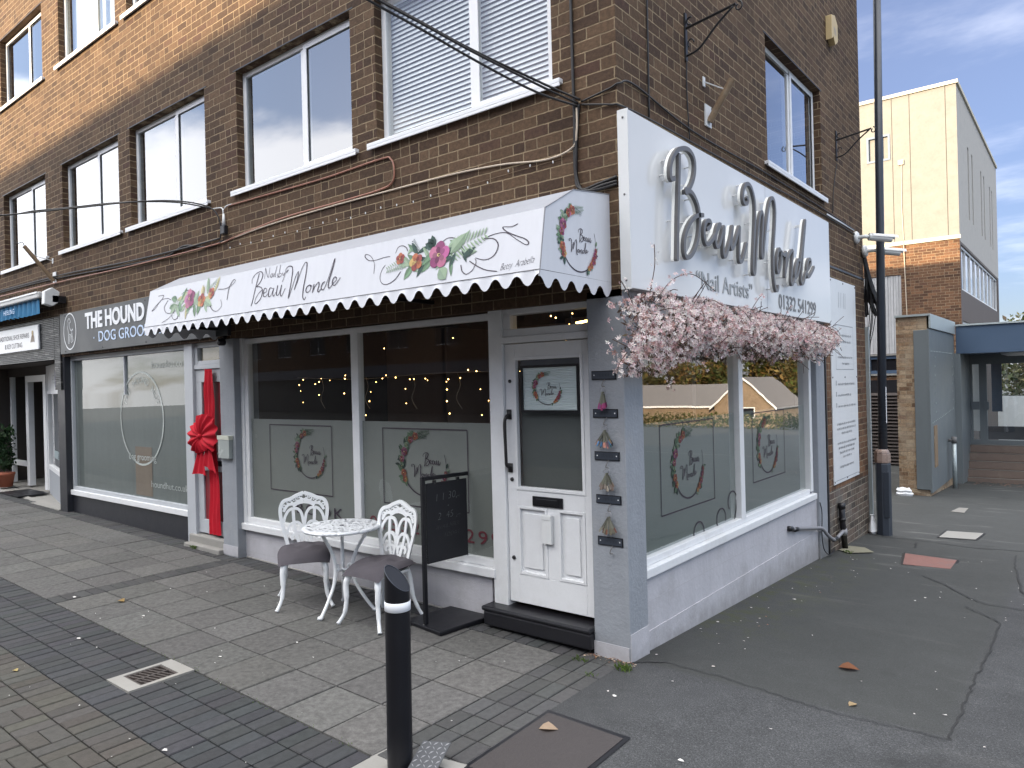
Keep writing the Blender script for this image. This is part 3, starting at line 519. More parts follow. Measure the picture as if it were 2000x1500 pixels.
for i, (a, c) in enumerate(WX):
    window(F, a, c, 4.07, 5.40, .57, {0: 2, 1: 0, 2: 0, 3: 0, 4: 0}.get(i, 0)); window(F, a, c, 6.87, 8.08, .6, 1 if i in (3,) else 0)
window(S, 2.96, 4.85, 4.04, 5.36, .52, 0); window(S, 2.96, 4.85, 6.87, 8.08, .52, 0)
# piers between the shops
def pier(x0, x1, m, z1=2.5, y1=.3, d=0.0, name='pier'):
    b = MB(); b.box(x0, x1, d, y1, -.1, z1); return b.build(name, m, bld, bevel=.006)
pier(-.287, 0, GREYP, 2.555, .262)
b = MB(); b.box(-.02, .004, .004, .262, -.02, .19); b.box(-.289, -.01, -.004, .0, -.02, .10); b.build('pier_base', GREYP2, bld)
pier(-5.215, -4.915, GREYP); b = MB(); b.box(-5.218, -4.912, -.004, .0, .08, .19); b.build('pier_base', GREYP2, bld)
pier(-9.98, -9.70, DGREY, 2.5)
pier(-14.85, -14.55, DGREY); pier(-19.7, -19.4, DGREY); pier(-24.6, -24.3, DGREY)
b = MB(); b.box(-.25, 0, 4.425, 4.752, -.35, 2.555); b.build('pier', GREYP, bld, bevel=.006)
b = MB(); b.box(-.05, .012, 4.757, 4.80, -.30, 2.5); b.build('dark_strip', BLACK, bld)  # thin black strip along the far edge of the pier
# --- nail shop front
zb, zt = RZ(.51), RZ(2.50)
def frontglass(u0, u1, v0, v1, d, M=F, mat=None, par=None, film=None, filmtop=1.6, fmat=None):
    p = MB(); p.quad(M(u0, d, v0), M(u1, d, v0), M(u1, d, v1), M(u0, d, v1)); g = p.build('pane', mat or GLASS, par)
    if film:
        p = MB(); p.quad(M(u0, d+.006, v0), M(u1, d+.006, v0), M(u1, d+.006, filmtop), M(u0, d+.006, filmtop)); p.build('frosted_film', fmat or FROST, par)
b = MB(); xl, xm0, xm1, xr_ = -4.915, RX(-2.90), RX(-2.80), RX(-1.19)
b.mbox(F, xl, xl+.055, .075, .16, zb-.06, zt); b.mbox(F, xl+.055, xl+.125, .09, .16, zb+.01, zt-.02); b.mbox(F, xm0, xm1, .085, .16, zb, zt-.02)
b.mbox(F, xl+.126, xr_, .088, .16, zt-.075, zt-.021)
b.mbox(F, xl+.056, xr_, .086, .16, zb-.03, zb+.035)
sw = b.build('shop_window', WPAINT, bld, bevel=.006)
b = MB(); b.mbox(F, xl+.0, xr_+.02, .045, .16, zb-.105, zb-.031); b.build('sill', WPAINT, sw, bevel=.008)
b = MB(); b.mbox(F, xl, -.29, .07, .17, zt+.001, 2.70); b.build('head_board', GREYW, sw)
frontglass(xl+.12, xm0, zb+.03, zt-.07, .12, F, GLASS, sw, True, 1.605); frontglass(xm1, xr_, zb+.03, zt-.07, .12, F, GLASS, sw, True, 1.605)
b = MB(); b.mbox(F, -4.915, RX(-1.24), .10, .22, -.05, zb-.10); b.build('stall_riser', GREYP2, bld)
# door frame, transom light and panelled door
dx0, dx1 = RX(-1.05), -.30
b = MB(); b.mbox(F, xr_+.002, dx0, .06, .17, .155, zt); b.mbox(F, dx0, dx1+.02, .05, .17, 2.235, 2.285); b.mbox(F, dx0, dx1+.02, .078, .17, 2.285, 2.345); b.mbox(F, dx0, dx0+.07, .078, .17, 2.345, 2.47); b.mbox(F, dx0, dx1+.02, .078, .17, 2.455, zt)
df = b.build('door_frame', WPAINT, bld, bevel=.005)
p = MB(); p.quad((dx0+.07, .12, 2.34), (dx1+.02, .12, 2.34), (dx1+.02, .12, 2.46), (dx0+.07, .12, 2.46)); p.build('pane', GLASS, df)
D0, D1, DB, DT = dx0+.004, -.302, .222, 2.228; gl0, gl1, gb, gt = -1.015, -.395, 1.11, 2.115
b = MB(); yd0, yd1 = .085, .13
b.mbox(F, D0, gl0, yd0, yd1, DB, DT); b.mbox(F, gl1, D1, yd0, yd1, DB, DT); b.mbox(F, gl0, gl1, yd0, yd1, gt, DT); b.mbox(F, gl0, gl1, yd0, yd1, .975, gb)
b.mbox(F, gl0, gl1, yd0, yd1, DB, .445); b.mbox(F, -.735, -.635, yd0, yd1, .445, .975)
b.mbox(F, gl0, -.735, yd0+.018, yd1, .445, .975); b.mbox(F, -.635, gl1, yd0+.018, yd1, .445, .975)
for a, c in ((gl0, -.735), (-.635, gl1)):
    b.prism([(a+.055, .50), (c-.055, .50), (c-.055, .92), (a+.055, .92)], lambda u, v, h: (u, h, v), yd0+.018, yd0+.004)
    for q in ((a, a+.022, .445, .975), (c-.022, c, .445, .975)): b.mbox(F, q[0], q[1], yd0-.006, yd0+.02, q[2], q[3])
    b.mbox(F, a+.022, c-.022, yd0-.0055, yd0+.02, .445, .467); b.mbox(F, a+.022, c-.022, yd0-.0055, yd0+.02, .953, .975)
for q in ((gl0-.012, gl0+.014), (gl1-.014, gl1+.012)): b.mbox(F, q[0], q[1], yd0-.008, yd0+.03, gb-.012, gt+.012)
for q in ((gb-.012, gb+.014), (gt-.014, gt+.012)): b.mbox(F, gl0+.0145, gl1-.0145, yd0-.0075, yd0+.03, q[0], q[1])
door = b.build('shop_door', WPAINT, bld, bevel=.003)
p = MB(); p.quad((gl0+.01, .112, gb+.01), (gl1-.01, .112, gb+.01), (gl1-.01, .112, gt-.01), (gl0+.01, .112, gt-.01)); p.build('pane', GLASSD, door)
p = MB(); p.quad((gl0+.01, .15, gb+.01), (gl1-.01, .15, gb+.01), (gl1-.01, .15, gt-.01), (gl0+.01, .15, gt-.01)); p.build('dark_blind', paint('charcoal_door_blind', (.105, .108, .105), .7, .1, 3, 0), door)
b = MB(); b.mbox(F, -.865, -.585, yd0-.012, yd0-.001, .985, 1.062); b.mbox(F, -.825, -.625, yd0-.02, yd0-.0125, 1.002, 1.045); b.build('letter_plate', BLKM, door, bevel=.004)
b = MB(); hx = -1.075
b.tube(crom([(hx, yd0, 1.68), (hx, yd0-.05, 1.66), (hx-.004, yd0-.062, 1.60), (hx, yd0-.062, 1.46), (hx+.004, yd0-.062, 1.34), (hx, yd0-.05, 1.285), (hx, yd0, 1.27)], 5), .0125, 8)
b.mbox(F, hx-.02, hx+.02, yd0-.012, yd0-.001, 1.645, 1.72); b.mbox(F, hx-.02, hx+.02, yd0-.012, yd0-.001, 1.23, 1.30); b.build('handle', IRON, door, True)
b = MB()
for zz_, rr in ((1.94, .014), (1.175, .016), (.565, .016)): b.lathe([(rr, 0), (rr, .008), (rr*.5, .013)], 12, (hx+.012, yd0-.001, zz_), Vector((0, -1, 0)))
b.build('lock', IRON, door, True)
b = MB(); b.mbox(F, -.765, -.678, yd0-.036, yd0-.007, .715, .93); b.mbox(F, -.762, -.681, yd0-.04, yd0-.0365, .895, .925); b.build('key_safe', PLAST, door, bevel=.01)
b = MB(); b.box(RX(-1.215), -.288, -.05, .22, .035, .150); b.box(RX(-1.225), -.2885, -.065, .2, .150, .188); b.build('doorstep', BLACK, bld, bevel=.014)
# --- side shop window
sy0, sy1, sm0, sm1 = .262, 4.425, 2.15, 2.345
b = MB(); db = RZ(.565, 0)
b.mbox(S, sy0+.02, sy0+.085, .05, .16, .60, 2.5); b.mbox(S, sy1-.17, sy1-.09, .035, .16, .60, 2.5); b.mbox(S, sm0+.02, sm0+.12, .045, .16, .62, 2.5); b.mbox(S, sy0+.086, sy1-.171, .05, .16, .575, .63); b.mbox(S, sy0+.086, sy1-.171, .05, .16, 2.42, 2.5)
ss = b.build('shop_window', WPAINT, bld, bevel=.006)
b = MB(); b.mbox(S, sy0+.004, sy1-.06, .004, .16, .505, .574); b.build('sill', WPAINT, ss, bevel=.008)
b = MB(); b.mbox(S, sy1-.089, sy1-.002, .06, .16, .50, 2.5); b.mbox(S, sy0+.004, sy1, .03, .18, 2.501, 2.556); b.build('head_board', GREYW, ss)
frontglass(sy0+.08, sm0+.03, .62, 2.43, .098, S, GLASSS, ss, True, 1.60, paint('frosted_side_film', (.19, .22, .205), .5, .08, 1.3, 0, 14))
frontglass(sm0+.11, sy1-.165, .62, 2.43, .098, S, GLASSS, ss, True, 1.60, MATS['frosted_side_film'])
b = MB(); b.mbox(S, sy0-.002, sy1-.004, .03, .2, -.35, .506); b.mbox(S, sy0-.001, sy1-.005, .022, .03, -.35, .125); b.build('stall_riser', GREYP2, bld)
b = MB()
for z in (.115, .33): b.mbox(S, sy0, sy1-.005, .0292, .031, z, z+.005)
b.mbox(S, sy0, sy1-.005, .0292, .031, -.10, -.095); b.build('mortar_line', paint('grey_joint', (.40, .39, .41), .8, .2, 9, 0), bld)
b = MB()
for z in (.13, .29): b.mbox(F, -4.91, RX(-1.24), .0992, .101, z, z+.005)
b.build('mortar_line', MATS['grey_joint'], bld)
# interior of the nail shop
b = MB(); b.quad((-5.03, .2, .2), (-.12, .2, .2), (-.12, 6.6, .2), (-5.03, 6.6, .2)); b.build('floor', FLOORI, bld)
b = MB(); b.box(-5.0, -3.9, 2.3, 2.38, .2, 2.7); b.box(-3.9, -2.2, 3.1, 3.18, .2, 2.7); b.box(-2.2, -.7, 2.6, 2.68, .2, 2.7); b.box(-2.25, -2.17, 2.6, 3.2, .2, 2.7); b.box(-3.95, -3.87, 2.3, 3.2, .2, 2.7); b.build('partition', PINKW, bld)
b = MB(); b.quad((-5.0, .2, 2.66), (-.12, .2, 2.66), (-.12, 6.6, 2.66), (-5.0, 6.6, 2.66)); b.build('ceiling', paint('interior_ceiling', (.10, .085, .075), .9, .1, 1, 0), bld)
# --- dog groomer shop front
hx0, hx1 = -9.70, RX(-5.955); hz0, hz1 = RZ(.50), RZ(2.455)
b = MB(); b.mbox(F, hx0, hx0+.045, .085, .16, hz0, hz1); b.mbox(F, hx1-.01, RX(-5.77), .05, .16, .10, 2.5); b.mbox(F, hx0+.046, hx1-.011, .085, .16, hz0, hz0+.05); b.mbox(F, hx0+.046, hx1-.011, .085, .16, hz1-.03, hz1); b.mbox(F, RX(-7.72), RX(-7.685), .10, .15, 1.9, hz1-.031)
hw = b.build('shop_window', GREYW2, bld, bevel=.005)
b = MB(); b.mbox(F, hx0-.02, hx1-.012, .05, .16, hz0-.075, hz0-.001); b.build('sill', WPAINT, hw, bevel=.006)
b = MB(); b.mbox(F, hx0, -5.22, .09, .2, hz1+.001, 2.6); b.build('head_board', GREYW, hw)
frontglass(hx0+.04, hx1-.01, hz0+.045, hz1-.03, .125, F, GLASS, hw, True, hz1-.03, HFROST)
b = MB(); b.mbox(F, hx0-.01, hx1-.011, .085, .22, -.05, hz0-.07); b.build('stall_riser', DGREY, bld)
b = MB(); e0, e1 = RX(-5.77), -5.218
b.mbox(F, e0, e1, .09, .13, .235, .40); b.mbox(F, e0, e1, .09, .13, .98, 1.20); b.mbox(F, e0, e1, .09, .13, 2.03, 2.18); b.mbox(F, e0, e0+.13, .09, .13, .40, .98); b.mbox(F, e0, e0+.13, .09, .13, 1.20, 2.03); b.mbox(F, e1-.08, e1, .09, .13, .40, .98); b.mbox(F, e1-.08, e1, .09, .13, 1.20, 2.03)
hd = b.build('shop_door', GREYW2, bld, bevel=.004)
b = MB(); b.mbox(F, e0+.12, e1-.07, .11, .125, .39, .99); b.mbox(F, e0+.12, e1-.07, .11, .125, 1.19, 2.04); b.build('panel', REDD, hd)
b = MB(); b.mbox(F, e0+.02, e0+.045, .045, .09, 1.25, 1.42); b.mbox(F, e0+.018, e0+.05, .08, .0895, 1.5, 1.56); b.mbox(F, e1-.26, e1-.10, .082, .0895, 1.05, 1.11); b.build('handle', BLKM, hd)
b = MB(); b.mbox(F, e0-.0, e1, .07, .17, 2.185, 2.235); b.mbox(F, e0, e0+.06, .085, .17, 2.236, 2.46); b.mbox(F, e0+.061, e1, .085, .17, 2.236, 2.285); b.mbox(F, e0+.061, e1, .085, .17, 2.44, 2.5)
t_ = b.build('transom', GREYW2, bld, bevel=.004)
p = MB(); p.quad((e0+.06, .12, 2.28), (e1, .12, 2.28), (e1, .12, 2.44), (e0+.06, .12, 2.44)); p.build('pane', GLASS, t_)
p = MB(); p.quad((e0+.06, .14, 2.28), (e1, .14, 2.28), (e1, .14, 2.44), (e0+.06, .14, 2.44)); p.build('backing', paint('tan_card', (.20, .16, .10), .8, .3, 8, 0), t_)
b = MB(); b.box(e0-.12, -5.22, .02, .22, .10, .215); b.box(e0-.1, -5.22, -.06, .03, .06, .125); b.build('doorstep', CONC, bld, bevel=.012)
b = MB(); b.quad((-9.83, .9, .1), (-5.12, .9, .1), (-5.12, .9, 2.7), (-9.83, .9, 2.7)); b.quad((-9.83, .2, .15), (-5.12, .2, .15), (-5.12, 2, .15), (-9.83, 2, .15)); b.build('partition', DARKI, bld)
# --- cobbler's shop front with splayed window and recessed doorway
A_, B_ = Vector((-9.99, .06, 0)), Vector((-12.3, .62, 0)); C_ = Vector((-13.5, .70, 0))
def sp(P, Q):
    t = (Q-P).normalized(); n = Vector((-t.y, t.x, 0)); n = n if n.y > 0 else -n
    return lambda u, d, v: tuple(P+t*u+n*d+Vector((0, 0, v)))
M1 = sp(A_, B_); L1 = (B_-A_).length
b = MB(); b.mbox(M1, 0, .05, 0, .07, .2, 2.45); b.mbox(M1, L1-.14, L1, 0, .07, .2, 2.45); b.mbox(M1, .05, L1-.14, 0, .07, .60, .68); b.mbox(M1, .05, L1-.14, 0, .07, 1.94, 2.0); b.mbox(M1, .05, L1-.14, 0.01, .07, 2.0, 2.45)
cw = b.build('shop_window', WPAINT, bld, bevel=.004)
frontglass(.05, L1-.14, .68, 1.95, .035, M1, GLASS, cw)
b = MB(); b.mbox(M1, .05, L1-.14, .005, .08, .15, .60); b.build('stall_riser', GREYW, cw)
b = MB(); b.mbox(M1, .05, L1-.2, .45, .5, .6, 2.0); b.build('backing', DARKI, cw)
b = MB(); b.c = (.13, .15, .35)
for u in (.18, .62): b.quad(M1(u, .004, 2.06), M1(u+.36, .004, 2.06), M1(u+.36, .004, 2.33), M1(u, .004, 2.33)); b.build('poster', PRINT, cw); b = MB(); b.c = (.13, .15, .35)
b.c = (.05, .03, .5); b.quad(M1(.25, .03, 1.45), M1(.6, .03, 1.42), M1(.62, .03, 1.62), M1(.3, .03, 1.66)); b.c = (.55, .55, .62); b.quad(M1(.22, .031, 1.30), M1(.42, .031, 1.30), M1(.42, .031, 1.5), M1(.22, .031, 1.5))
b.build('poster', PRINT, cw); b = MB(); b.c = (.25, .31, .33); b.quad(M1(.08, .03, .84), M1(1.6, .03, .84), M1(1.6, .03, .98), M1(.08, .03, .98)); b.c = (.02, .03, .05)
b.text('WORKS', lambda u, v, h: M1(.55-u*1.0, .028, .86+v), .13, 0, 0, -1, 'LEFT'); b.c = (.4, .42, .42); b.text('HEEL BAR', lambda u, v, h: M1(.95+u, .0, 2.12+v), .2, 0, 0, -1); b.text('KEYS', lambda u, v, h: M1(.38+u, .026, 1.75+v), .14, 0, 0, -1)
b.build('poster', PRINT, cw)
b = MB(); b.box(-12.42, -12.28, .60, .70, .2, 2.3); b.box(-13.5, -13.36, .66, .76, .2, 2.3); b.box(-13.36, -12.42, .62, .72, 2.18, 2.3); b.box(-15, -13.5, .7, .78, .55, .65); b.box(-14.5, -14.42, .7, .78, .2, 2.3)
cd_ = b.build('door_frame', WPAINT, bld, bevel=.004)
b = MB(); b.box(-12.9, -12.42, .85, .9, .22, 2.18); b.build('open_door', BLACK, cd_)
frontglass(-14.45, -13.5, .65, 2.3, .74, F, GLASS, cd_)
b = MB(); b.box(-16, -12.2, 2.2, 2.3, .1, 2.5); b.box(-13.36, -12.5, 1.6, 1.7, .3, 1.9); b.build('partition', DARKI, bld)
b = MB(); b.quad((-14.8, -.02, .165), (-9.98, -.02, .15), (-9.98, 2.2, .17), (-14.8, 2.2, .2)); b.quad((-14.8, -.02, .0), (-9.98, -.02, .0), (-9.98, -.02, .15), (-14.8, -.02, .165)); b.build('entrance_floor', CONC, bld)
b = MB(); b.quad((-14.8, -.01, 2.47), (-9.98, -.01, 2.47), (-9.98, 2.2, 2.47), (-14.8, 2.2, 2.47)); b.quad((-14.8, .75, 2.3), (-12.2, .66, 2.3), (-12.2, .66, 2.48), (-14.8, .75, 2.48)); b.build('ceiling', DARKI, bld)
# dark textured cladding over that shop
def stone():
    m, t, bs, o = base('black_split_stone'); p = t.pos(); x, y, z = t.sep(p)
    row = t.m('FLOOR', t.m('DIVIDE', z, .028)); jn = t.new('ShaderNodeTexWhiteNoise', noise_dimensions='1D'); t.put(jn.inputs['W'], row)
    col = t.m('FLOOR', t.m('ADD', t.m('DIVIDE', x, .16), t.m('MULTIPLY', jn.outputs['Value'], 5))); wn = t.new('ShaderNodeTexWhiteNoise', noise_dimensions='2D'); t.put(wn.inputs['Vector'], t.comb(col, row))
    fz = t.m('FRACT', t.m('DIVIDE', z, .028)); e = t.rng(t.m('MINIMUM', fz, t.m('SUBTRACT', 1.0, fz)), .05, .25)
    t.put(bs.inputs['Base Color'], t.ramp(wn.outputs['Value'], [(0, (.006, .006, .007)), (.75, (.016, .016, .018)), (1, (.13, .125, .12))])); bs.inputs['Roughness'].default_value = .4
    t.put(bs.inputs['Normal'], t.bump(t.m('ADD', e, wn.outputs['Value']), 1.0, .02)); return m
STONE = stone()
b = MB(); b.box(-14.8, -9.985, -.03, .1, 2.47, 3.12); b.box(-9.985, -9.76, -.028, 0.0, 2.0, 3.12); b.build('cladding', STONE, bld)
b = MB(); b.box(-32, -14.85, .25, .35, -.2, 2.5); b.build('shop_shutter', GREYPL, bld)
b = MB(); b.mbox(F, -32, -14.9, -.05, .0, 2.5, 3.1); b.build('fascia', DGREY, bld)
# =================================================================== AWNING
SHD = 1.0                                                              # print colour scale: full on vinyl, darkened on frosted glass
def flower(b, fn, cx, cy, r, petals, rot, h):
    """printed flower: overlapping petals in two tones with a dark throat"""
    n = len(petals)
    for ring, (k, sc) in enumerate(((1.0, 1.0), (.62, .72))):
        for i in range(n):
            a = rot+2*math.pi*i/n+(.35 if ring else 0); c = petals[i]; b.c = tuple(q*SHD*(1 if not ring else .62) for q in tone(c, .12))
            d = (math.cos(a), math.sin(a)); e = (-d[1], d[0]); pts = []
            for t, wv in ((.08, .05), (.35, .34), (.62, .46), (.85, .36), (1.0, .10)): pts.append((t*r*k, wv*r*k*sc))
            poly = [(cx+d[0]*p+e[0]*q, cy+d[1]*p+e[1]*q) for p, q in pts]+[(cx+d[0]*p-e[0]*q, cy+d[1]*p-e[1]*q) for p, q in reversed(pts)]
            hh = h+.00012*i+.0010*ring
            b.add([fn(x, y, hh) for x, y in poly], [tuple(range(len(poly)))])
    b.c = (.62, .5, .2); b.add([fn(cx+r*.16*math.cos(a), cy+r*.13*math.sin(a), h+.0024) for a in [i*math.pi/4 for i in range(8)]], [tuple(range(8))])
    b.c = (.06, .015, .04); b.add([fn(cx+r*.08*math.cos(a)+r*.04, cy+r*.09*math.sin(a), h+.0027) for a in [i*math.pi/4 for i in range(8)]], [tuple(range(8))])
def leaf(b, fn, x, y, a, L, wd_, col, h):
    d = (math.cos(a), math.sin(a)); e = (-d[1], d[0])
    for s, kk in ((1, 1.0), (-1, .72)):
        b.c = tuple(q*kk*SHD for q in tone(col, .15)); pts = [(0, 0), (.25, .38), (.5, .5), (.75, .34), (1, 0)]
        b.add([fn(x+d[0]*p*L+e[0]*q*wd_*s, y+d[1]*p*L+e[1]*q*wd_*s, h) for p, q in pts], [tuple(range(5))])
def fern(b, fn, x, y, a, L, col, h, n=9):
    for i in range(n):
        t = i/n; px, py = x+math.cos(a)*L*t, y+math.sin(a)*L*t
        for s in (1, -1): leaf(b, fn, px, py, a+s*.95, L*.34*(1-.6*t), L*.045, col, h+.0001*i)
ORANGE, PURP, REDF, PINKF, GRN, LGRN, DGRN, YEL = (.44, .15, .075), (.24, .055, .14), (.28, .065, .06), (.42, .15, .24), (.15, .25, .15), (.31, .41, .29), (.04, .08, .065), (.52, .35, .13)
def strokes(b, fn, paths, wd_, h, calli=.55, h1=None):
    for i, p in enumerate(paths): b.ribbon(p, wd_, fn, h+.00015*i, None if h1 is None else h1+.0002*i, 6, calli)
LG = STROKES['logo']
def word(keys, dx, dy, s):
    """letters of the shop name moved to a new spot"""
    out = []; allp = [q for k in keys for p in LG[k] for q in p]; mx = min(p[0] for p in allp); my = min(p[1] for p in allp)
    for k in keys: out += [[((x-mx)*s+dx, (y-my)*s+dy) for x, y in p] for p in LG[k]]
    return out
def wreath(b, fn, s, small=False, h=.0015):
    """ring logo, unit radius s: flowers up the left, a spray lower right, the two words inside; slots 0 colours, 1 ink"""
    global SHD; SHD = .42 if small else 1.0; fs = .80 if small else 1.0
    b.k = 1; b.c = (.06, .04, .07)
    arc = [(s*math.cos(a), s*math.sin(a)) for a in [math.radians(d) for d in range(200, 345, 8)]]; b.ribbon(arc, s*.045, fn, h, None, 2)
    arc = [(s*math.cos(a), s*math.sin(a)) for a in [math.radians(d) for d in range(-18, 30, 8)]]; b.ribbon(arc, s*.018, fn, h, None, 2)
    strokes(b, fn, word(['B', 'e', 'a', 'u'], -s*.02, -s*.04, s*.80/.62*1.15), s*.033, h+.001, .4)
    strokes(b, fn, word(['M', 'o', 'n', 'd', 'e2'], -s*.58, -s*.46, s*.80/.62*1.15), s*.033, h+.002, .4)
    b.k = 0
    for i in range(26):
        d = 112+i*4.1; a = math.radians(d); rr = s*R.uniform(.86, 1.12); leaf(b, fn, rr*math.cos(a), rr*math.sin(a), a+R.uniform(-1.4, 1.4), s*R.uniform(.16, .26), s*.10, R.choice([GRN, LGRN, DGRN, DGRN]), h+.0005+.00005*i)
    for i in range(22):
        a = math.radians(110+i*5.0); rr = s*R.uniform(.94, 1.06); leaf(b, fn, rr*math.cos(a), rr*math.sin(a), a+R.choice((-1, 1))*R.uniform(.3, 1.3), s*.26, s*.13, R.choice([GRN, LGRN, DGRN, GRN]), h+.0018+.00005*i)
    fern(b, fn, -s*.30, s*.93, .25, s*.62, GRN, h+.003, 9); fern(b, fn, -s*.22, s*.98, -.25, s*.42, DGRN, h+.0032, 7)
    for d, r, c in ((112, .17, [ORANGE, REDF, ORANGE, ORANGE, REDF]), (126, .15, [REDF, ORANGE, REDF, PINKF, REDF]), (141, .13, [LGRN, GRN, LGRN, GRN, LGRN]), (156, .19, [PURP, PINKF, PURP, REDF, PURP, PINKF]), (171, .14, [PINKF, REDF, PURP, PINKF, REDF]), (184, .12, [DGRN, GRN, DGRN, LGRN, GRN]), (197, .16, [ORANGE, REDF, ORANGE, REDF, ORANGE]), (210, .14, [REDF, ORANGE, YEL, ORANGE, REDF])):
        a = math.radians(d); flower(b, fn, s*math.cos(a)*R.uniform(.97, 1.03), s*math.sin(a), s*r*fs, c, a, h+.0045)
    for i in range(14):
        a = math.radians(-64+i*4.6); leaf(b, fn, s*math.cos(a), s*math.sin(a), a+R.choice((-1, 1))*R.uniform(.3, 1.4), s*.2, s*.09, R.choice([GRN, DGRN, LGRN]), h+.003+.00005*i)
    for d, r, c in ((-56, .10, [ORANGE, YEL, ORANGE, ORANGE, YEL]), (-46, .13, [ORANGE, REDF, ORANGE, REDF, ORANGE]), (-34, .14, [REDF, PURP, REDF, REDF, PURP]), (-22, .12, [PURP, REDF, PURP, PURP, REDF]), (-12, .09, [REDF, PURP, REDF, PURP, REDF])):
        a = math.radians(d); flower(b, fn, s*math.cos(a), s*math.sin(a), s*r*fs, c, a, h+.005)
    SHD = 1.0
aw = thing('shop_awning', 'white rigid awning with scalloped edge, flower prints and script lettering over the nail shop', 'awning', (-2.65, 0, 2.5))
AX0, AX1 = -5.20, -.08
PR = [(0.0, 3.205), (-.44, 3.152), (-.757, 2.982), (-.824, 2.603)]
b = MB()
for k in range(2):                                                     # lid above the printed face
    (y0, z0), (y1, z1) = PR[k], PR[k+1]; b.quad((AX0, y0, z0), (AX1, y0, z0), (AX1, y1, z1), (AX0, y1, z1))
b.build('lid', LIDM, aw)
def awp(u, v, h):                                                      # point on the sloping printed face
    k = v/.385; return (u, -.824+.067*k-h*.985, 2.603+.379*k+h*.17)
b = MB(); n = 24
for i in range(n): b.quad(awp(AX0+(AX1-AX0)*i/n, 0, 0), awp(AX0+(AX1-AX0)*(i+1)/n, 0, 0), awp(AX0+(AX1-AX0)*(i+1)/n, .3849, 0), awp(AX0+(AX1-AX0)*i/n, .3849, 0))
b.build('canopy', AWN, aw)
def scal(u): 
    c = math.cos(2*math.pi*u/.1707); return -.062-.033*(1 if c > 0 else -1)*abs(c)**.8
b = MB(); n = 480
for i in range(n):
    u0, u1 = AX0+(AX1-AX0)*i/n, AX0+(AX1-AX0)*(i+1)/n
    b.quad((u0, -.838, 2.603+scal(u0-AX0+.085)), (u1, -.838, 2.603+scal(u1-AX0+.085)), (u1, -.8255, 2.601), (u0, -.8255, 2.601))
b.build('valance', AWN, aw)
for X, nm in ((AX1, 1), (AX0, -1)):
    b = MB(); b.add([(X, y, z) for y, z in PR]+[(X, 0, 2.60)], [(0, 1, 2, 3, 4)] if nm < 0 else [(4, 3, 2, 1, 0)])
    n = 90
    for i in range(n):
        u0, u1 = -.83+.83*i/n, -.83+.83*(i+1)/n
        b.quad((X, u0, 2.602+scal(u0+.83+.085)-.012), (X, u1, 2.602+scal(u1+.83+.085)-.012), (X, u1, 2.5995), (X, u0, 2.5995))
    b.build('end_panel', AWN, aw)
b = MB()
b.tube([(AX1, -.757, 2.983), (AX1, -.824, 2.603), (AX1, -.838, 2.56)], .004, 5); b.tube([(AX1, 0, 3.205), (AX1, -.44, 3.152), (AX1, -.757, 2.982)], .004, 5); b.build('edge_trim', GREYPL, aw)
b = MB(); b.tube([(AX0, -.8285, 2.603), (AX1, -.8285, 2.603)], .0022, 5); b.build('seam', GREYPL, aw)
b = MB(); b.box(AX0+.02, AX1-.02, -.79, -.76, 2.62, 2.65)
for x in (-5.15, -3.5, -1.8, -.14): b.box(x-.015, x+.015, -.76, .0, 2.60, 2.63)
b.build('frame', BLACK, aw)
b = MB(); strokes(b, awp, [p for k in ('B', 'e', 'a', 'u', 'M', 'o', 'n', 'd', 'e2') for p in LG[k]], .0115, .002, .45); strokes(b, awp, LG['nb'], .006, .002, .3)
b.build('lettering', INK, aw); b = MB(); b.text('Betsy  Arabella', lambda u, v, h: awp(-.262+u*.66, .035+v+u*.05, h+.002), .066, 0, 0, 1, 'CENTER', .45, -.0012)
b.build('lettering', INK, aw)
b = MB(); b.k = 1; b.c = (.06, .04, .07); strokes(b, awp, STROKES['scroll'], .0095, .0015, .5); b.k = 0
for i in range(34): leaf(b, awp, -1.02+R.uniform(-.26, .30), .2+R.uniform(-.05, .05), R.uniform(0, 6.3), R.uniform(.10, .17), R.uniform(.03, .06), R.choice([GRN, LGRN, LGRN, DGRN]), .0022+.00005*i)
fern(b, awp, -.85, .21, .25, .34, LGRN, .0032, 11); fern(b, awp, -1.28, .20, 3.35, .2, LGRN, .0034, 9); fern(b, awp, -1.16, .25, 2.1, .12, DGRN, .0036, 7); leaf(b, awp, -.84, .20, .75, .18, .09, LGRN, .004); leaf(b, awp, -.93, .11, -.9, .11, .10, LGRN, .004)
for i in range(3): leaf(b, awp, -1.0, .26, 1.9+.4*i, .10, .06, DGRN, .0041)
flower(b, awp, -1.332, .228, .045, [REDF, ORANGE, REDF, ORANGE, REDF], .4, .0045); flower(b, awp, -1.165, .182, .066, [ORANGE, YEL, REDF, ORANGE, REDF], 1.9, .0048); flower(b, awp, -.945, .203, .098, [PURP, PINKF, PURP, PINKF, (.45, .12, .28)], 1.5, .0052)
b.build('flower_print', [PRINT, INK], aw); b = MB()
for i in range(36): leaf(b, awp, -4.22+R.uniform(-.36, .36), .205+R.uniform(-.05, .05), R.uniform(0, 6.3), R.uniform(.10, .18), R.uniform(.035, .07), R.choice([LGRN, LGRN, GRN, (.5, .46, .26)]), .0022+.00006*i)
fern(b, awp, -4.5, .21, 3.3, .2, LGRN, .0034, 8); fern(b, awp, -3.98, .25, .6, .2, LGRN, .0034, 8); flower(b, awp, -4.318, .222, .10, [PURP, PINKF, (.40, .14, .28), PINKF, PURP], .6, .0052); flower(b, awp, -4.085, .185, .07, [ORANGE, REDF, ORANGE, YEL, ORANGE], .2, .0048); flower(b, awp, -3.92, .24, .055, [ORANGE, REDF, YEL, ORANGE, REDF], 1, .0045)
b.build('flower_print', [PRINT, INK], aw)
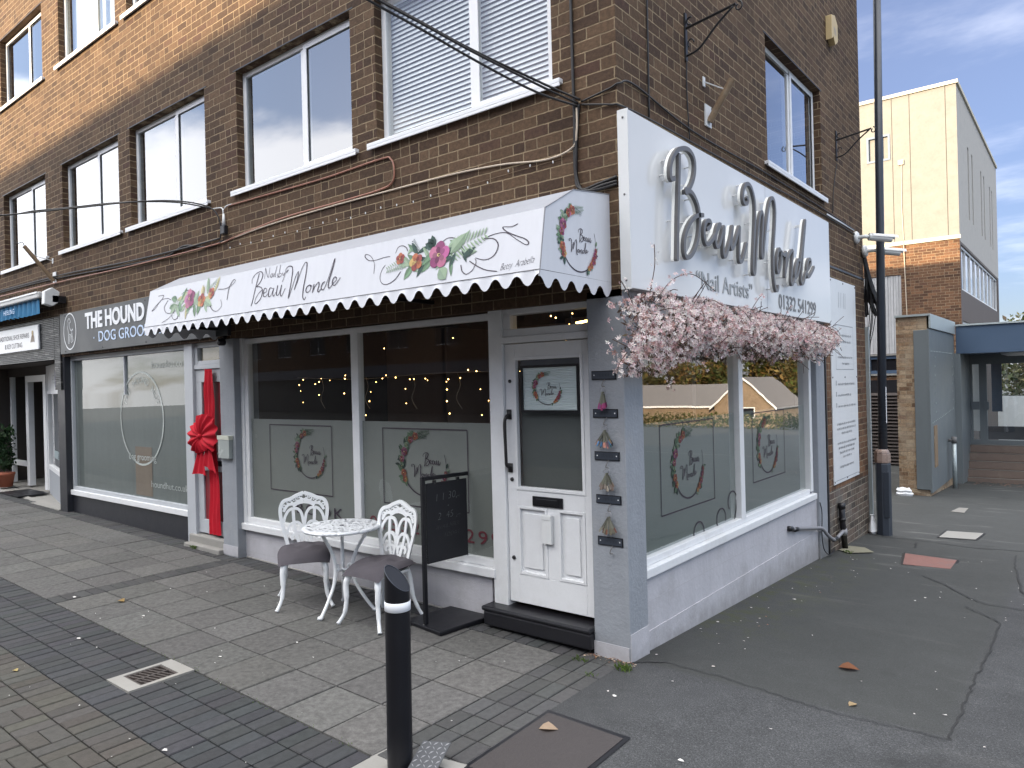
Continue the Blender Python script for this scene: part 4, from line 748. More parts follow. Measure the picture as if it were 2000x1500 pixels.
b = MB(); wreath(b, lambda u, v, h: (AX1+h, -.395+u, 2.83+v), .20); b.k = 1
b.build('ring_logo', [PRINT, INK], aw)

# =================================================================== BIG SIDE SIGN
sg = thing('fascia_sign', 'big glossy white sign with raised metal script letters above the blossom covered window', 'sign', (.04, 2.4, 2.55))
b = MB(); b.mbox(S, .0, 4.79, -.08, -.001, 2.545, 3.75); b.build('panel', SIGNP, sg, bevel=.004)
b = MB(); b.box(.002, .082, -.010, -.001, 2.54, 3.755)
b.build('edge_trim', PLAST, sg)
b = MB()
for z in (2.6, 3.18, 3.70): b.lathe([(.008, 0), (.006, .005)], 8, (.045, -.011, z), Vector((0, -1, 0)))
b.build('screws', STEEL, sg)
b = MB(); b.quad((.0812, 2.62, 2.55), (.0812, 2.625, 2.55), (.0812, 2.625, 3.745), (.0812, 2.62, 3.745)); b.build('panel_joint', GREYPL, sg)
sp_ = lambda u, v, h: (h, u, v)
for wd_, i0, i1 in (('B', 0, 3), ('e', 3, 4), ('a', 4, 6), ('u', 6, 8), ('M', 8, 9), ('o', 9, 10), ('n', 10, 12), ('d', 12, 14), ('e', 14, 15)):
    b = MB()
    for i in range(i0, i1): b.ribbon(STROKES['sign'][i], .033, sp_, .146+.0007*i, .172+.0007*i, 6)
    L = b.build('raised_letter', STEEL, sg)
    b = MB()
    for i in range(i0, i1): b.ribbon(STROKES['sign'][i], .031, sp_, .122+.0007*i, .1455+.0007*i, 6)
    b.build('clear_backing', paint('milky_acrylic', (.90, .90, .86), .25, .03, 4, 0) if 'milky_acrylic' not in MATS else MATS['milky_acrylic'], L)
    b = MB()
    for i in range(i0, i1):
        q = crom(STROKES['sign'][i], 6)
        for p in q[3::14]: b.tube([(.08, p[0], p[1]), (.126, p[0], p[1])], .006, 6)
    b.build('standoffs', PLAST, L)
b = MB(); b.lathe([(.03, 0), (.03, .01)], 16, (.176, STROKES['sign'][2][0][0], STROKES['sign'][2][0][1]), Vector((1, 0, 0))); b.build('loop_joint', STEEL, sg)
b = MB(); b.text('\u201cNail Artists\u201d', lambda u, v, h: (.081+h, 1.62+u, 2.64+v), .195, 0, .005, 1.14, 'CENTER', 0, .001); b.build('lettering', paint('satin_silver_letters', (.33, .34, .345), .35, .06, 6, 0), sg); b = MB(); b.text('01332 541299', lambda u, v, h: (.081+h, 3.56+u, 2.605+v), .205, 0, .004, 1.06, 'CENTER', 0, .002)
b.build('phone_number', paint('mid_grey_letters', (.20, .205, .21), .5, .06, 6, 0), sg)
# =================================================================== OTHER SIGNS
hs = thing('fascia_sign', 'dark slate sign of the dog groomer with a dog emblem in an oval ring', 'sign', (-7.4, -.04, 2.55))
b = MB(); b.box(-9.70, -4.95, -.042, -.001, 2.535, 3.14); b.build('panel', HOUND, hs, bevel=.003)
hp = lambda u, v, h: (u, -.043-h, v)
b = MB(); b.text('THE HOUND', lambda u, v, h: hp(-7.83+u, 2.865+v, h), .305, 0, .006, 1.02, 'CENTER', 0, .012); b.text('HUT', lambda u, v, h: hp(-6.35+u, 2.865+v, h), .305, 0, .006, 1.02, 'CENTER', 0, .012); b.build('lettering', TWHITE, hs)
b = MB(); b.text('DOG GROOMING', lambda u, v, h: hp(-8.33+u, 2.655+v, h), .205, 0, .004, 1.22, 'LEFT', 0, .001); b.lathe([(.012, 0), (.012, .004)], 8, (-8.47, -.043, 2.715), Vector((0, -1, 0))); b.build('small_lettering', TBLUE, hs)
b = MB(); b.ribbon([(-9.32+.225*math.cos(a), 2.86+.265*math.sin(a)) for a in [i*math.pi/18 for i in range(37)]], .018, hp, .002, None, 1, 0, False)
dog = [(-.06, -.17), (-.055, -.02), (-.07, .05), (-.05, .12), (-.065, .16), (-.03, .19), (0, .185), (.02, .16), (.03, .14), (.0, .125), (-.01, .09), (.0, .05), (.045, .01), (.075, .015), (.10, .03), (.115, .0)]
b.ribbon([(-9.32+x, 2.86+y) for x, y in dog], .010, hp, .002, None, 4)
for q in ([(-.06, -.17), (-.03, -.17), (-.03, -.05), (.03, -.06), (.045, -.16), (.065, -.165)], [(.06, -.03), (.06, -.08), (.09, -.15), (.105, -.16)], [(.075, .0), (.085, -.06), (.12, -.15)], [(-.005, -.16), (-.0, -.06)]): b.ribbon([(-9.32+x, 2.86+y) for x, y in q], .009, hp, .0022, None, 4)
b.build('dog_emblem', TWHITE, hs)
b = MB()
for x in (-9.5, -8.2, -6.9): 
    for z in (2.57, 3.10): b.lathe([(.012, 0), (.008, .004)], 8, (x, -.043, z), Vector((0, -1, 0)))
b.build('screws', IRON, hs)
cs = thing('shop_sign', 'flat white sign of the shoe repairer on black split stone cladding', 'sign', (-11.6, -.04, 2.65))
b = MB(); b.box(-13.2, -10.54, -.062, -.031, 2.655, 3.055); b.build('panel', WHITE, cs, bevel=.01)
b = MB(); q = lambda u, v, h: (u, -.064-h, v)
b.text('TRADITIONAL SHOE REPAIRS', lambda u, v, h: q(-10.93+u, 2.865+v, h), .115, 0, 0, 1.0, 'RIGHT'); b.text('& KEY CUTTING', lambda u, v, h: q(-11.25+u, 2.725+v, h), .115, 0, 0, 1.0, 'RIGHT'); b.build('lettering', INK, cs)
b = MB(); b.c = (.25, .16, .09)
for k in range(4): b.ribbon([(-10.78, 2.93), (-10.82+.03*k, 2.86), (-10.86+.05*k, 2.78)], .022, q, .001+.0002*k)
b.c = (.4, .3, .15); b.lathe([(.04, 0), (.04, .003)], 10, (-10.78, -.0635, 2.93), Vector((0, -1, 0))); b.build('key_emblem', PRINT, cs)
ba = thing('shop_awning', 'rolled blue awning with a grey cassette and crinkled valance at the far left shop', 'awning', (-12, -.1, 3.2))
b = MB(); b.box(-15, -9.93, -.25, -.02, 3.40, 3.50); b.build('cassette', paint('grey_cassette', (.5, .5, .49), .4, .1, 3, .05), ba, bevel=.02)
b = MB(); b.box(-15, -9.95, -.262, -.252, 3.475, 3.50); b.build('front_rail', WHITE, ba)
b = MB(); n = 260; x0, x1 = -15, -10.03
for i in range(n):
    def vp(k, z): x = x0+(x1-x0)*k/n; return (x, -.20-.022*math.sin(x*31)*(1 if z < 3.39 else .3), z if z > 3.3 else 3.19-.022*abs(math.sin(x*17)))
    b.quad(vp(i, 0), vp(i+1, 0), vp(i+1, 3.40), vp(i, 3.40))
b.build('valance', paint('blue_awning_cloth', (.035, .17, .33), .8, .15, 6, .2, 50), ba, True)
b = MB(); b.text('HEELING', lambda u, v, h: (-11.3+u, -.228, 3.255+v), .11, 0, 0, 1.2); b.build('lettering', TBLUE, ba)
b = MB(); b.prism([(-.31, 3.27), (-.20, 3.24), (-.12, 3.30), (-.10, 3.46), (-.20, 3.52), (-.30, 3.46)], lambda u, v, h: (h, u, v), -9.62, -9.50); b.build('end_bracket', PLAST, ba, bevel=.01)
b = MB(); b.box(-9.93, -9.5, -.2, -.02, 3.30, 3.40); b.build('arm', BLACK, ba)
# wall poster on the side wall
po = thing('wall_poster', 'tall white notice board with faint grey lines of print on the side wall', 'sign', (0, 5.65, .58))
b = MB(); b.mbox(S, 5.02, 6.25, -.014, -.001, .578, 3.13); b.build('board', paint('white_notice_board', (.67, .69, .71), .35, .05, 2, .02, 20, grime=((.55, .56, .56), .5)), po, bevel=.003)
b = MB(); q = lambda u, v, h: (.0155+h, u, v)
def dashes(u0, u1, v, hgt=.03):
    u = u0
    while u < u1-.03:
        L = R.uniform(.04, .13); x = u
        while x < min(u+L, u1): b.ribbon([(x, v+R.uniform(-.2, .2)*hgt), (x+.008, v+hgt*R.uniform(.6, 1))], .009, q, 0, None, 0); x += .016
        u += L+.025
for v, a, c in ((2.42, 5.3, 6.0), (2.34, 5.42, 5.95), (2.14, 5.3, 6.0), (2.06, 5.5, 5.85), (1.80, 5.28, 6.1), (1.66, 5.28, 5.9), (1.52, 5.28, 6.12), (1.30, 5.2, 6.1), (1.24, 5.2, 6.1), (1.18, 5.4, 5.9), (1.06, 5.2, 6.1), (1.0, 5.25, 6.05), (.94, 5.3, 6.0), (.88, 5.45, 5.9), (.76, 5.3, 6.0)): dashes(a, c, v)
for q4 in ([(5.22, 2.0), (6.06, 2.0), (6.06, 2.56), (5.22, 2.56), (5.22, 2.0)], [(5.1, .62), (6.15, .62)]): b.ribbon(q4, .008, q, .0003, None, 0)
for i in range(3): b.ribbon([(5.2, 1.66+.14*(i-1)), (5.2, 1.72+.14*(i-1))], .03, q, .0003, None, 0)
for u in (5.4, 5.5, 5.62, 5.7): b.ribbon([(u, 2.78), (u+.02, 2.98)], .012, q, .0003, None, 0)
b.build('print_lines', GINK, po)
b = MB()
for u in (5.05, 5.62, 6.21):
    for v in (.61, 1.9, 3.1): b.lathe([(.012, 0), (.009, .004)], 8, (.015, u, v), Vector((1, 0, 0)))
b.build('screws', IRON, po)

# window logos: ring logo, square outline and telephone number printed on the frosting
def decal(name, label, M, cx, cz, s, sq, rz=0):
    t = thing(name, label, 'window sticker', M(cx, .117, cz), 0, 'ring logo stickers on the frosted glass')
    b = MB(); fn = lambda u, v, h: M(cx+u, .117 if M is F else .0955, cz+v) if False else M(cx+u, (.118 if M is F else .096)-h*.35, cz+v)
    wreath(b, fn, s, True); b.build('ring_logo', [PRINTW, INK], t)
    b = MB(); a0, a1, c0, c1 = sq
    for q in ([(a0, c0), (a0, c1)], [(a1, c0), (a1, c1)], [(a0, c1), (a1, c1)], [(a0, c0), (a1, c0)]): b.ribbon([(x-cx, y-cz) for x, y in q], .012, fn, .0004, None, 0)
    b.build('square_outline', INK, t)
decal('window_sticker', 'ring logo sticker in the left front window, above the first white chair', F, -3.72, 1.25, .235, (-4.43, -3.365, .855, 1.548))
decal('window_sticker', 'ring logo sticker in the front window behind the black chalkboard sign', F, -2.08, 1.23, .27, (-2.61, -1.56, .86, 1.545))
decal('window_sticker', 'ring logo sticker on the side window next to the corner pier', S, 1.19, 1.225, .27, (.69, 1.69, .88, 1.575))
decal('window_sticker', 'ring logo sticker on the far pane of the side window', S, 3.05, 1.225, .27, (2.62, 3.55, .90, 1.575))
b = MB(); b.text('01332 541299', lambda u, v, h: (-2.02+u, .1175, .615+v), .16, 0, 0, 1.4, 'CENTER', 0, 0, 1.25); b.build('phone_number', paint('dark_red_print', (.13, .03, .04), .5, .1, 9, 0), sw)
b = MB(); b.text('BOOK', lambda u, v, h: (-3.6+u, .1175, .64+v), .15, 0, 0, 1.6, 'CENTER', 0, 0, 1.25); b.build('lettering', INK, sw)
b = MB(); b.text('01332 541299', lambda u, v, h: (-.0955, 2.36-u*-1+-.0, .66+v), .18, 0, 0, 1.55, 'CENTER', 0, -.002, 1.3) if False else None
for i, (u, v) in enumerate(((1.35, .64), (1.82, .68), (2.08, .80))): b.ribbon([(u+.10*math.cos(a), v+.09*math.sin(a)) for a in [j*math.pi/8 for j in range(-1, 11)]], .012, lambda p, q_, h: (-.095, p, q_), 0, None, 2)
b.ribbon([(2.17, .80), (2.16, .70), (2.11, .62)], .012, lambda p, q_, h: (-.095, p, q_), 0, None, 2)
b.build('lettering', INK, ss)
# ghost lettering on the groomer's window
b = MB(); gp = lambda u, v, h: (u, .1225, v)
b.ribbon([(-7.45+.62*math.cos(a), 1.58+.62*math.sin(a)) for a in [i*math.pi/24 for i in range(49)]], .026, gp, 0, None, 1)
for i, ch in enumerate('THE HOUND HUT'):
    a = math.radians(155-i*10.8); cx, cy = -7.45+.47*math.cos(a), 1.58+.47*math.sin(a); ca, sa = math.cos(a-math.pi/2), math.sin(a-math.pi/2)
    if ch != ' ': b.text(ch, lambda u, v, h: gp(cx+u*ca-v*sa, cy+u*sa+v*ca, 0), .13, 0, 0, 1)
b.text('houndhut.co.uk', lambda u, v, h: gp(-6.62+u, 2.24+v, h), .13, 0, 0, 1.25); b.text('houndhut.co.uk', lambda u, v, h: gp(-6.72+u, .68+v, h), .12, 0, 0, 1.3); b.text('dog grooming', lambda u, v, h: gp(-7.45+u, 1.02+v, h), .13, 0, 0, 1.1)
b.build('ring_logo', paint('pale_grey_vinyl', (.40, .435, .42), .5, .5, 4, 0), hw)
b = MB(); b.quad((-7.66, .1255, .55), (-7.18, .1255, .55), (-7.18, .1255, 1.2), (-7.66, .1255, 1.2)); tag(b.build('cardboard_sheet', paint('brown_card', (.20, .155, .12), .8, .2, 6, 0)), 'brown board leaning inside the dusty window of the dog groomer', 'board')
# =================================================================== SURROUNDINGS
def place(o, loc, rz=0): o.location = loc; o.rotation_euler = (0, 0, rz); return o
# row of shops across the street (out of frame: it shades the lower storeys and shows in the glass)
ob = thing('shop_building', 'long brick shop terrace across the street from the nail shop', 'building', (-12, -24.6, 0), rad(4.5))
L = MB(); holes = []
for i in range(-2, 13):
    for z in (4.3, 7.6): holes.append((-29.5+i*4.6, -27.4+i*4.6, z, z+1.4))
OF = lambda u, d, v: (u, -d, v)
wallgrid(L, OF, -39, 33, 3.0, 12.75, holes, .15); L.quad((33, 0, 3), (33, -8, 3), (33, -8, 12.75), (33, 0, 12.75)); L.quad((-39, 0, 3), (-39, -8, 3), (-39, -8, 12.75), (-39, 0, 12.75))
L.quad((-39, -8, 0), (33, -8, 0), (33, -8, 12.75), (-39, -8, 12.75)); L.quad((-39, 0, 12.75), (33, 0, 12.75), (33, -8, 12.75), (-39, -8, 12.75)); L.build('wall', BRK2, ob, local=True)
L = MB(); L.box(-39, 33, -.25, -.2, -.2, 3.0); L.build('shopfronts', paint('dim_shopfront', (.07, .07, .075), .4, .3, .4, 0), ob, local=True)
L = MB(); L.box(-39, 33, -.1, .12, 2.6, 3.3); L.build('fascia', paint('mixed_fascia', (.16, .16, .18), .5, .4, .3, 0), ob, local=True)
for (a, c, z0, z1) in holes:
    L = MB(); L.mbox(OF, a, c, .1, .14, z0, z1); wn_ = L.build('window', WPAINT, ob, local=True)
    L = MB(); L.mbox(OF, a+.06, (a+c)/2-.03, .09, .0999, z0+.06, z1-.06); L.mbox(OF, (a+c)/2+.03, c-.06, .09, .0999, z0+.06, z1-.06); L.build('pane', BLKM, wn_, local=True)
# ------------------------------------------------------------------- cream and brick office block behind
OX, OY = -.40, 20.3
of = thing('office_block', 'cream roughcast and brick office block with tall slit windows, standing behind the shops', 'building', (-4, 24, -1))
b = MB(); OFW = lambda u, d, v: (u, OY+d, v); OSW = lambda u, d, v: (OX-d, u, v)
wh = [(-2.82, -2.16, 8.50, 9.30)]
wallgrid(b, OFW, -10, OX, 5.95, 10.39, wh, .12)
b.build('upper_front', RENDER, of)
b = MB(); slits = []
for y0 in (22.55, 23.55, 26.05, 26.95, 28.9, 29.7): slits.append((y0, y0+.30, 6.75, 9.05))
wallgrid(b, OSW, OY, 31.8, 5.78, 10.39, slits, .18); b.build('upper_side', RENDERG, of)
b = MB(); b.quad((-10, OY, 10.39), (OX, OY, 10.39), (OX, 31.8, 10.39), (-10, 31.8, 10.39)); b.quad((-10, 31.8, -2), (OX, 31.8, -2), (OX, 31.8, 10.39), (-10, 31.8, 10.39)); b.quad((-10, OY, -2), (-10, 31.8, -2), (-10, 31.8, 10.39), (-10, OY, 10.39)); b.build('roof', CONCD, of)
b = MB(); b.box(-10, OX+.05, OY-.05, OY-.001, 10.36, 10.46); b.box(OX+.001, OX+.05, OY, 31.8, 10.36, 10.46); b.build('coping', paint('pale_coping', (.56, .52, .42), .7, .1, 3, .1), of)
b = MB(); b.box(-10, OX+.03, OY-.04, OY+.01, 5.84, 5.949); b.build('string_course', MATS['pale_coping'], of)
lh = [(-3.0, -1.95, 2.55, 4.95), (-2.95, -2.02, 1.95, 2.50)]
b = MB(); wallgrid(b, OFW, -10, OX, -2, 5.84, lh, .1); b.build('brick_front', BRK2, of)
b = MB(); wallgrid(b, OSW, OY, 31.8, -2, 5.779, [(OY+.25, 31.4, 4.36, 5.70), (OY+.25, 31.4, 2.3, 3.45)], .12); b.build('lower_side', paint('brown_spandrel', (.115, .098, .092), .8, .1, 2, .2, 20), of)
def striplight(v0, v1, n):
    f = MB(); f.mbox(OSW, OY+.25, 31.4, .04, .10, v0, v0+.07); f.mbox(OSW, OY+.25, 31.4, .04, .10, v1-.07, v1)
    for i in range(n+1): y = OY+.25+(31.15-OY-.04)*i/n; f.mbox(OSW, y, y+.07, .041, .10, v0+.07, v1-.07)
    w_ = f.build('window', WPAINT, of); p = MB(); p.quad((OX-.08, OY+.3, v0+.05), (OX-.08, 31.35, v0+.05), (OX-.08, 31.35, v1-.05), (OX-.08, OY+.3, v1-.05)); p.build('pane', GLASSD, w_)
    p = MB(); p.quad((OX-.5, OY+.3, v0), (OX-.5, 31.35, v0), (OX-.5, 31.35, v1), (OX-.5, OY+.3, v1)); p.build('blind', paint('dusk_blue_blind', (.09, .11, .16), .7, .4, .8, 0), w_)
striplight(4.36, 5.70, 9); striplight(2.3, 3.45, 9)
for (y0, y1, v0, v1) in slits:
    p = MB(); p.mbox(OSW, y0, y1, .15, .17, v0, v1); p.build('window', BLKM, of)
f = MB()
for q in ((-2.82, -2.76, 8.5, 9.3), (-2.22, -2.16, 8.5, 9.3), (-2.76, -2.22, 8.5, 8.56), (-2.76, -2.22, 9.24, 9.3), (-2.42, -2.38, 8.56, 9.24)): f.mbox(OFW, q[0], q[1], -.02, .08, q[2], q[3])
w_ = f.build('window', paint('blue_grey_frame', (.10, .15, .22), .5, .1, 5, 0), of); p = MB(); p.quad((-2.8, OY+.05, 8.52), (-2.18, OY+.05, 8.52), (-2.18, OY+.05, 9.28), (-2.8, OY+.05, 9.28)); p.build('pane', RENDER, w_)
f = MB(); v0, v1, a0, a1 = 1.95, 2.50, -2.95, -2.02
for q in ((a0, a0+.10, v0, v1), (a1-.10, a1, v0, v1), (a0+.1, a1-.1, v0, v0+.10), (a0+.1, a1-.1, v1-.10, v1)): f.mbox(OFW, q[0], q[1], -.01, .08, q[2], q[3])
w_ = f.build('window', BLUEP, of); p = MB(); p.quad((a0+.09, OY+.05, v0+.09), (a1-.09, OY+.05, v0+.09), (a1-.09, OY+.05, v1-.09), (a0+.09, OY+.05, v1-.09)); p.build('pane', BLKM, w_)
f = MB(); f.mbox(OFW, a0-.1, a1+.1, -.06, .02, v0-.06, v0-.005); f.build('ledge', CONC, of); f = MB(); f.mbox(OFW, -3.2, -1.85, -.06, .02, 2.50, 2.545); f.build('ledge', CONC, of)
f = MB(); n = 14
for i in range(n): x = -3.0+1.05*i/n; f.mbox(OFW, x+.004, x+1.05/n-.004, .02+.012*(i % 2), .06, 2.56, 4.94)
f.build('white_boarding', paint('weathered_white_boards', (.40, .40, .405), .7, .2, 5, .2, 30, streak=.5), of)
f = MB()
for i in range(26): z = -1.35+i*.105; f.add([(-3.1, OY-.02, z+.08), (-1.98, OY-.02, z+.08), (-1.98, OY-.11, z), (-3.1, OY-.11, z)], [(0, 1, 2, 3)]); 
f.build('louvre', paint('dirty_louvre', (.040, .030, .027), .7, .3, 4, .1), of)
f = MB(); f.mbox(OFW, -3.1, -1.95, -.015, -.002, -1.4, 1.75); f.build('louvre_backing', BLACK, of)
f = MB(); f.tube([(-1.86, OY-.02, 8.3), (-1.88, OY-.02, 7.0), (-1.85, OY-.02, 6.0)], .012, 5); f.tube([(-1.85, OY-.06, 5.95), (-1.8, OY-.02, 3.2)], .012, 5); f.box(-1.95, -1.80, OY-.05, OY-.001, 8.28, 8.42); f.build('cable_box', CABLEW, of)
f = MB()
for x in (-.68, -1.62, -2.1): f.box(x-.008, x+.008, OY-.004, OY-.001, 5.96, 10.35)
f.build('movement_joint', paint('dark_joint_sealant', (.05, .047, .04), .8, .2, 3, 0), of)  # dark sealant lines in the roughcast
# ------------------------------------------------------------------- entrance annex
ax = thing('entrance_annex', 'grey steel clad brick wall and blue fascia canopy over a glazed entrance with steps', 'building', (0, 13.5, -.6))
b = MB(); b.box(-.62, -.06, 12.22, 15.6, -.8, 3.08); b.build('brick_pier', BRK3, ax)
b = MB(); b.box(-.30, -.055, 12.19, 12.219, -.42, 2.80); b.box(-.059, -.02, 12.185, 15.6, -.48, 2.82); b.build('steel_panel', PANELG, ax, bevel=.006)
b = MB(); b.box(-.64, .01, 12.17, 15.62, 3.081, 3.12); b.box(-.019, .012, 12.18, 15.6, 2.83, 3.08); b.build('capping', GALV, ax)
b = MB()
for i in range(-2, 13):
    y = 12.75+i*.2; b.box(-.0195, -.012, y, y+.06, 2.36, 2.384); b.box(-.0195, -.012, y, y+.06, .93+.012*i, .955+.012*i)
for i in range(7):
    for y in (12.8, 15.2): b.box(-.0195, -.012, y, y+.03, 1.1+i*.19, 1.13+i*.19)
b.build('rivets', GALV, ax)
b = MB(); b.box(-.0195, -.008, 12.5, 12.86, .0, .85); b.build('lock_plate', RUST, ax)
b = MB(); b.box(.02, 2.7, 15.6, 18.6, 2.37, 3.02); b.build('canopy', BLUEP, ax)
b = MB(); b.box(-.02, 2.72, 15.56, 18.62, 3.021, 3.06); b.build('capping', GALV, ax)
b = MB(); b.lathe([(.32, 0), (.30, -.04), (.18, -.08)], 16, (1.15, 16.3, 2.369)); b.build('ceiling_lamp', PLAST, ax, True)
b = MB(); b.box(-.06, .10, 15.6, 17.3, -.9, 2.38); b.build('side_panel', PANELG, ax)
yb = 17.2; DM = lambda u, d, v: (u, yb+d, v)
f = MB()
for q in ((.10, .155), (.30, .46), (2.2, 2.4), (2.58, 2.7)): f.mbox(DM, q[0], q[1], 0, .1, .10, 2.37)
for a, c in ((.155, .30), (.46, 2.2), (2.4, 2.58)):
    f.mbox(DM, a, c, .002, .1, .10, .22); f.mbox(DM, a, c, .002, .1, 2.12, 2.37)
f.mbox(DM, .13, .30, -.03, 0, .98, 1.18); f.mbox(DM, .40, .50, -.03, 0, .98, 1.18)
gd = f.build('glazed_door', PANELG, ax)
p = MB(); p.quad((.15, yb+.05, .2), (2.2, yb+.05, .2), (2.2, yb+.05, 2.15), (.15, yb+.05, 2.15)); p.build('pane', GLASSD, gd)
p = MB(); p.box(.05, .36, 17.55, 17.58, .42, 2.2); p.build('pane_glare_sheet', WPAINT, gd); p = MB(); p.box(.50, .72, 17.9, 17.95, .9, 2.2); p.build('blue_curtain', paint('blue_curtain_cloth', (.10, .14, .20), .8, .3, 6, .2), gd)  # white sheet added behind the sidelight to imitate its bright reflection; blue curtain
p = MB(); p.box(.1, 2.6, 19.0, 19.1, .1, .45); p.build('kick_board', paint('dull_blue_board', (.06, .065, .08), .6, .2, 2, 0), gd)
b = MB()
for i in range(5): b.box(.04, 2.8, 16.35-.0+(.17*i)-.0, 17.6+(.5 if i == 4 else 0), -.95 if i == 0 else -.64+.185*(i-1), -.64+.185*i)
st4 = b
b = MB()
for i in range(5): b.box(.04, 2.8, 16.345+.17*i, 16.40+.17*i, -.64+.185*i, -.634+.185*i)
b.build('nosing', CONCD, ax)
b = st4; b.build('steps', paint('brown_stone_steps', (.155, .118, .10), .85, .22, 3, .4, 40, grime=((.22, .18, .15), .7)), ax, bevel=.015)
b = MB(); b.box(2.71, 2.9, 17.2, 18.6, -.9, 2.4); b.build('wall', BRK2, ax)
dp = thing('standpipe', 'short galvanised pipe stub standing against the grey steel panel', 'pipe', (.10, 14.3, -.66))
b = MB(); b.tube([(.10, 14.3, -.66), (.10, 14.3, .38)], .045, 10); b.build('pipe', GALV, dp, True)
b = MB(); b.tube([(.10, 14.3, .36), (.10, 14.3, .50)], .055, 10); b.tube([(-.01, 14.3, .42), (.10, 14.3, .42)], .03, 8); b.build('collar', STEEL, dp, True)
# pale wall and bushes seen through the glazed entrance
b = MB(); b.box(.2, 5.0, 23.0, 23.2, -1.2, 1.15); tag(b.build('garden_wall', WPAINT), 'low white wall seen through the glazed entrance', 'wall')
# ------------------------------------------------------------------- trees
def crown(name, parent, blobs, n, size, cols, leafy=None):
    b = MB()
    for i in range(n):
        c, r = R.choice(blobs); v = Vector((R.gauss(0, 1), R.gauss(0, 1), R.gauss(0, 1))).normalized()*(R.random()**.45)
        p = Vector(c)+Vector((v.x*r[0], v.y*r[1], v.z*r[2])); q = Quaternion((R.gauss(0, 1), R.gauss(0, 1), R.gauss(0, 1), R.gauss(0, 1))).normalized(); s = size*R.uniform(.6, 1.4)
        b.c = tone(R.choice(cols), .3, .1)
        b.add([p+q @ Vector(w_) for w_ in ((-s, 0, 0), (0, -s*.5, s*.1), (s, 0, 0), (0, s*.5, .0))], [(0, 1, 2, 3)])
    return b.build(name, LEAFM, parent)
AUT = [(.15, .105, .035), (.11, .088, .03), (.19, .145, .06), (.08, .075, .025), (.20, .125, .05)]; GRT = [(.06, .08, .02), (.09, .10, .03), (.045, .06, .018), (.13, .12, .04)]
def tree(loc, h, r, cols, n, size, label, group=None):
    t = thing('tree', label, 'tree', loc, 0, group); x, y, z = loc
    b = MB(); b.tube([(x, y, z), (x+.1, y, z+h*.3), (x, y+.1, z+h*.6)], [h*.03, h*.022, h*.012], 7)
    for k in range(5): a = k*1.26; b.tube([(x, y, z+h*.35), (x+math.cos(a)*r*.4, y+math.sin(a)*r*.4, z+h*.62), (x+math.cos(a)*r*.7, y+math.sin(a)*r*.7, z+h*.8)], [h*.014, h*.009, h*.004], 5)
    b.build('trunk', paint('bark', (.10, .08, .06), .9, .3, 5, .5) if 'bark' not in MATS else MATS['bark'], t)
    bl = [((x+R.uniform(-.55, .55)*r, y+R.uniform(-.55, .55)*r, z+h*R.uniform(.42, .88)), (r*R.uniform(.35, .6), r*R.uniform(.35, .6), h*R.uniform(.10, .2))) for _ in range(11)]
    crown('crown', t, bl, n, size, cols)
for i in range(9):
    x = 15+i*3.6; c, nm = ((AUT, 'golden brown'), (AUT+GRT, 'olive and gold'), (GRT+AUT[:2], 'dull green'))[i % 3]
    tree((x, 86+R.uniform(-3, 3), gz(x, 86)), R.uniform(8.5, 11), 3.4, c, 2200, .30, nm+' autumn tree in the belt behind the bungalow', 'autumn trees behind the bungalow')
tree((1.3, 35, gz(3, 35)), 6.0, 2.6, GRT+[(.26, .24, .12), (.3, .27, .15), (.2, .2, .1)], 5200, .13, 'pale bushy tree seen through the glazed entrance')
hg = thing('hedge', 'clipped dark green hedge in front of the bungalow', 'hedge', (28, 61, gz(28, 61)))
crown('foliage', hg, [((16+i*1.15, 61, gz(0, 61)+.7), (.9, .6, .85)) for i in range(22)], 5200, .12, GRT)
# bungalow down the slope to the east, mirrored in the side window
bx0, bx1, by, bz = 21.6, 27.9, 67.4, gz(0, 67.4)
bg_ = thing('bungalow', 'buff brick bungalow with white bargeboards and a grey tiled roof', 'house', ((bx0+bx1)/2, by, bz))
BUFF = brick('buff_bungalow_brick', [(0, (.20, .15, .10)), (.5, (.25, .19, .135)), (1, (.22, .16, .115))], (.32, .28, .22))
ev, ap, mx_ = -.90, 1.95, (bx0+bx1)/2
b = MB(); b.add([(bx0, by, bz), (bx1, by, bz), (bx1, by, ev), (mx_, by, ap), (bx0, by, ev)], [(0, 1, 2, 3, 4)]); b.quad((bx0, by, bz), (bx0, by+9, bz), (bx0, by+9, ev), (bx0, by, ev)); b.quad((bx1, by+1.2, bz), (bx1+13, by+1.2, bz), (bx1+13, by+1.2, ev), (bx1, by+1.2, ev)); b.build('wall', BUFF, bg_)
b = MB(); e = .35
b.quad((bx0-e, by-.3, ev-.3), (mx_, by-.3, ap+.05), (mx_, by+9, ap+.05), (bx0-e, by+9, ev-.3)); b.quad((bx1+e, by-.3, ev-.3), (mx_, by-.3, ap+.05), (mx_, by+9, ap+.05), (bx1+e, by+9, ev-.3))
b.quad((bx1-1.5, by+.9, ev-.1), (bx1+13, by+.9, ev-.1), (bx1+13, by+4.5, ap-.6), (bx1-1.5, by+4.5, ap-.6)); b.quad((bx1-1.5, by+8, ev-.1), (bx1+13, by+8, ev-.1), (bx1+13, by+4.5, ap-.6), (bx1-1.5, by+4.5, ap-.6)); b.build('roof', ROOFF, bg_)
b = MB()
for xa in (bx0-e, bx1+e):
    b.add([(xa, by-.33, ev-.42), (mx_, by-.33, ap-.08), (mx_, by-.33, ap+.14), (xa, by-.33, ev-.16)], [(0, 1, 2, 3)])
b.box(bx1+e, bx1+13, by+.82, by+.9, ev-.25, ev-.05); b.build('bargeboard', WHITE, bg_)
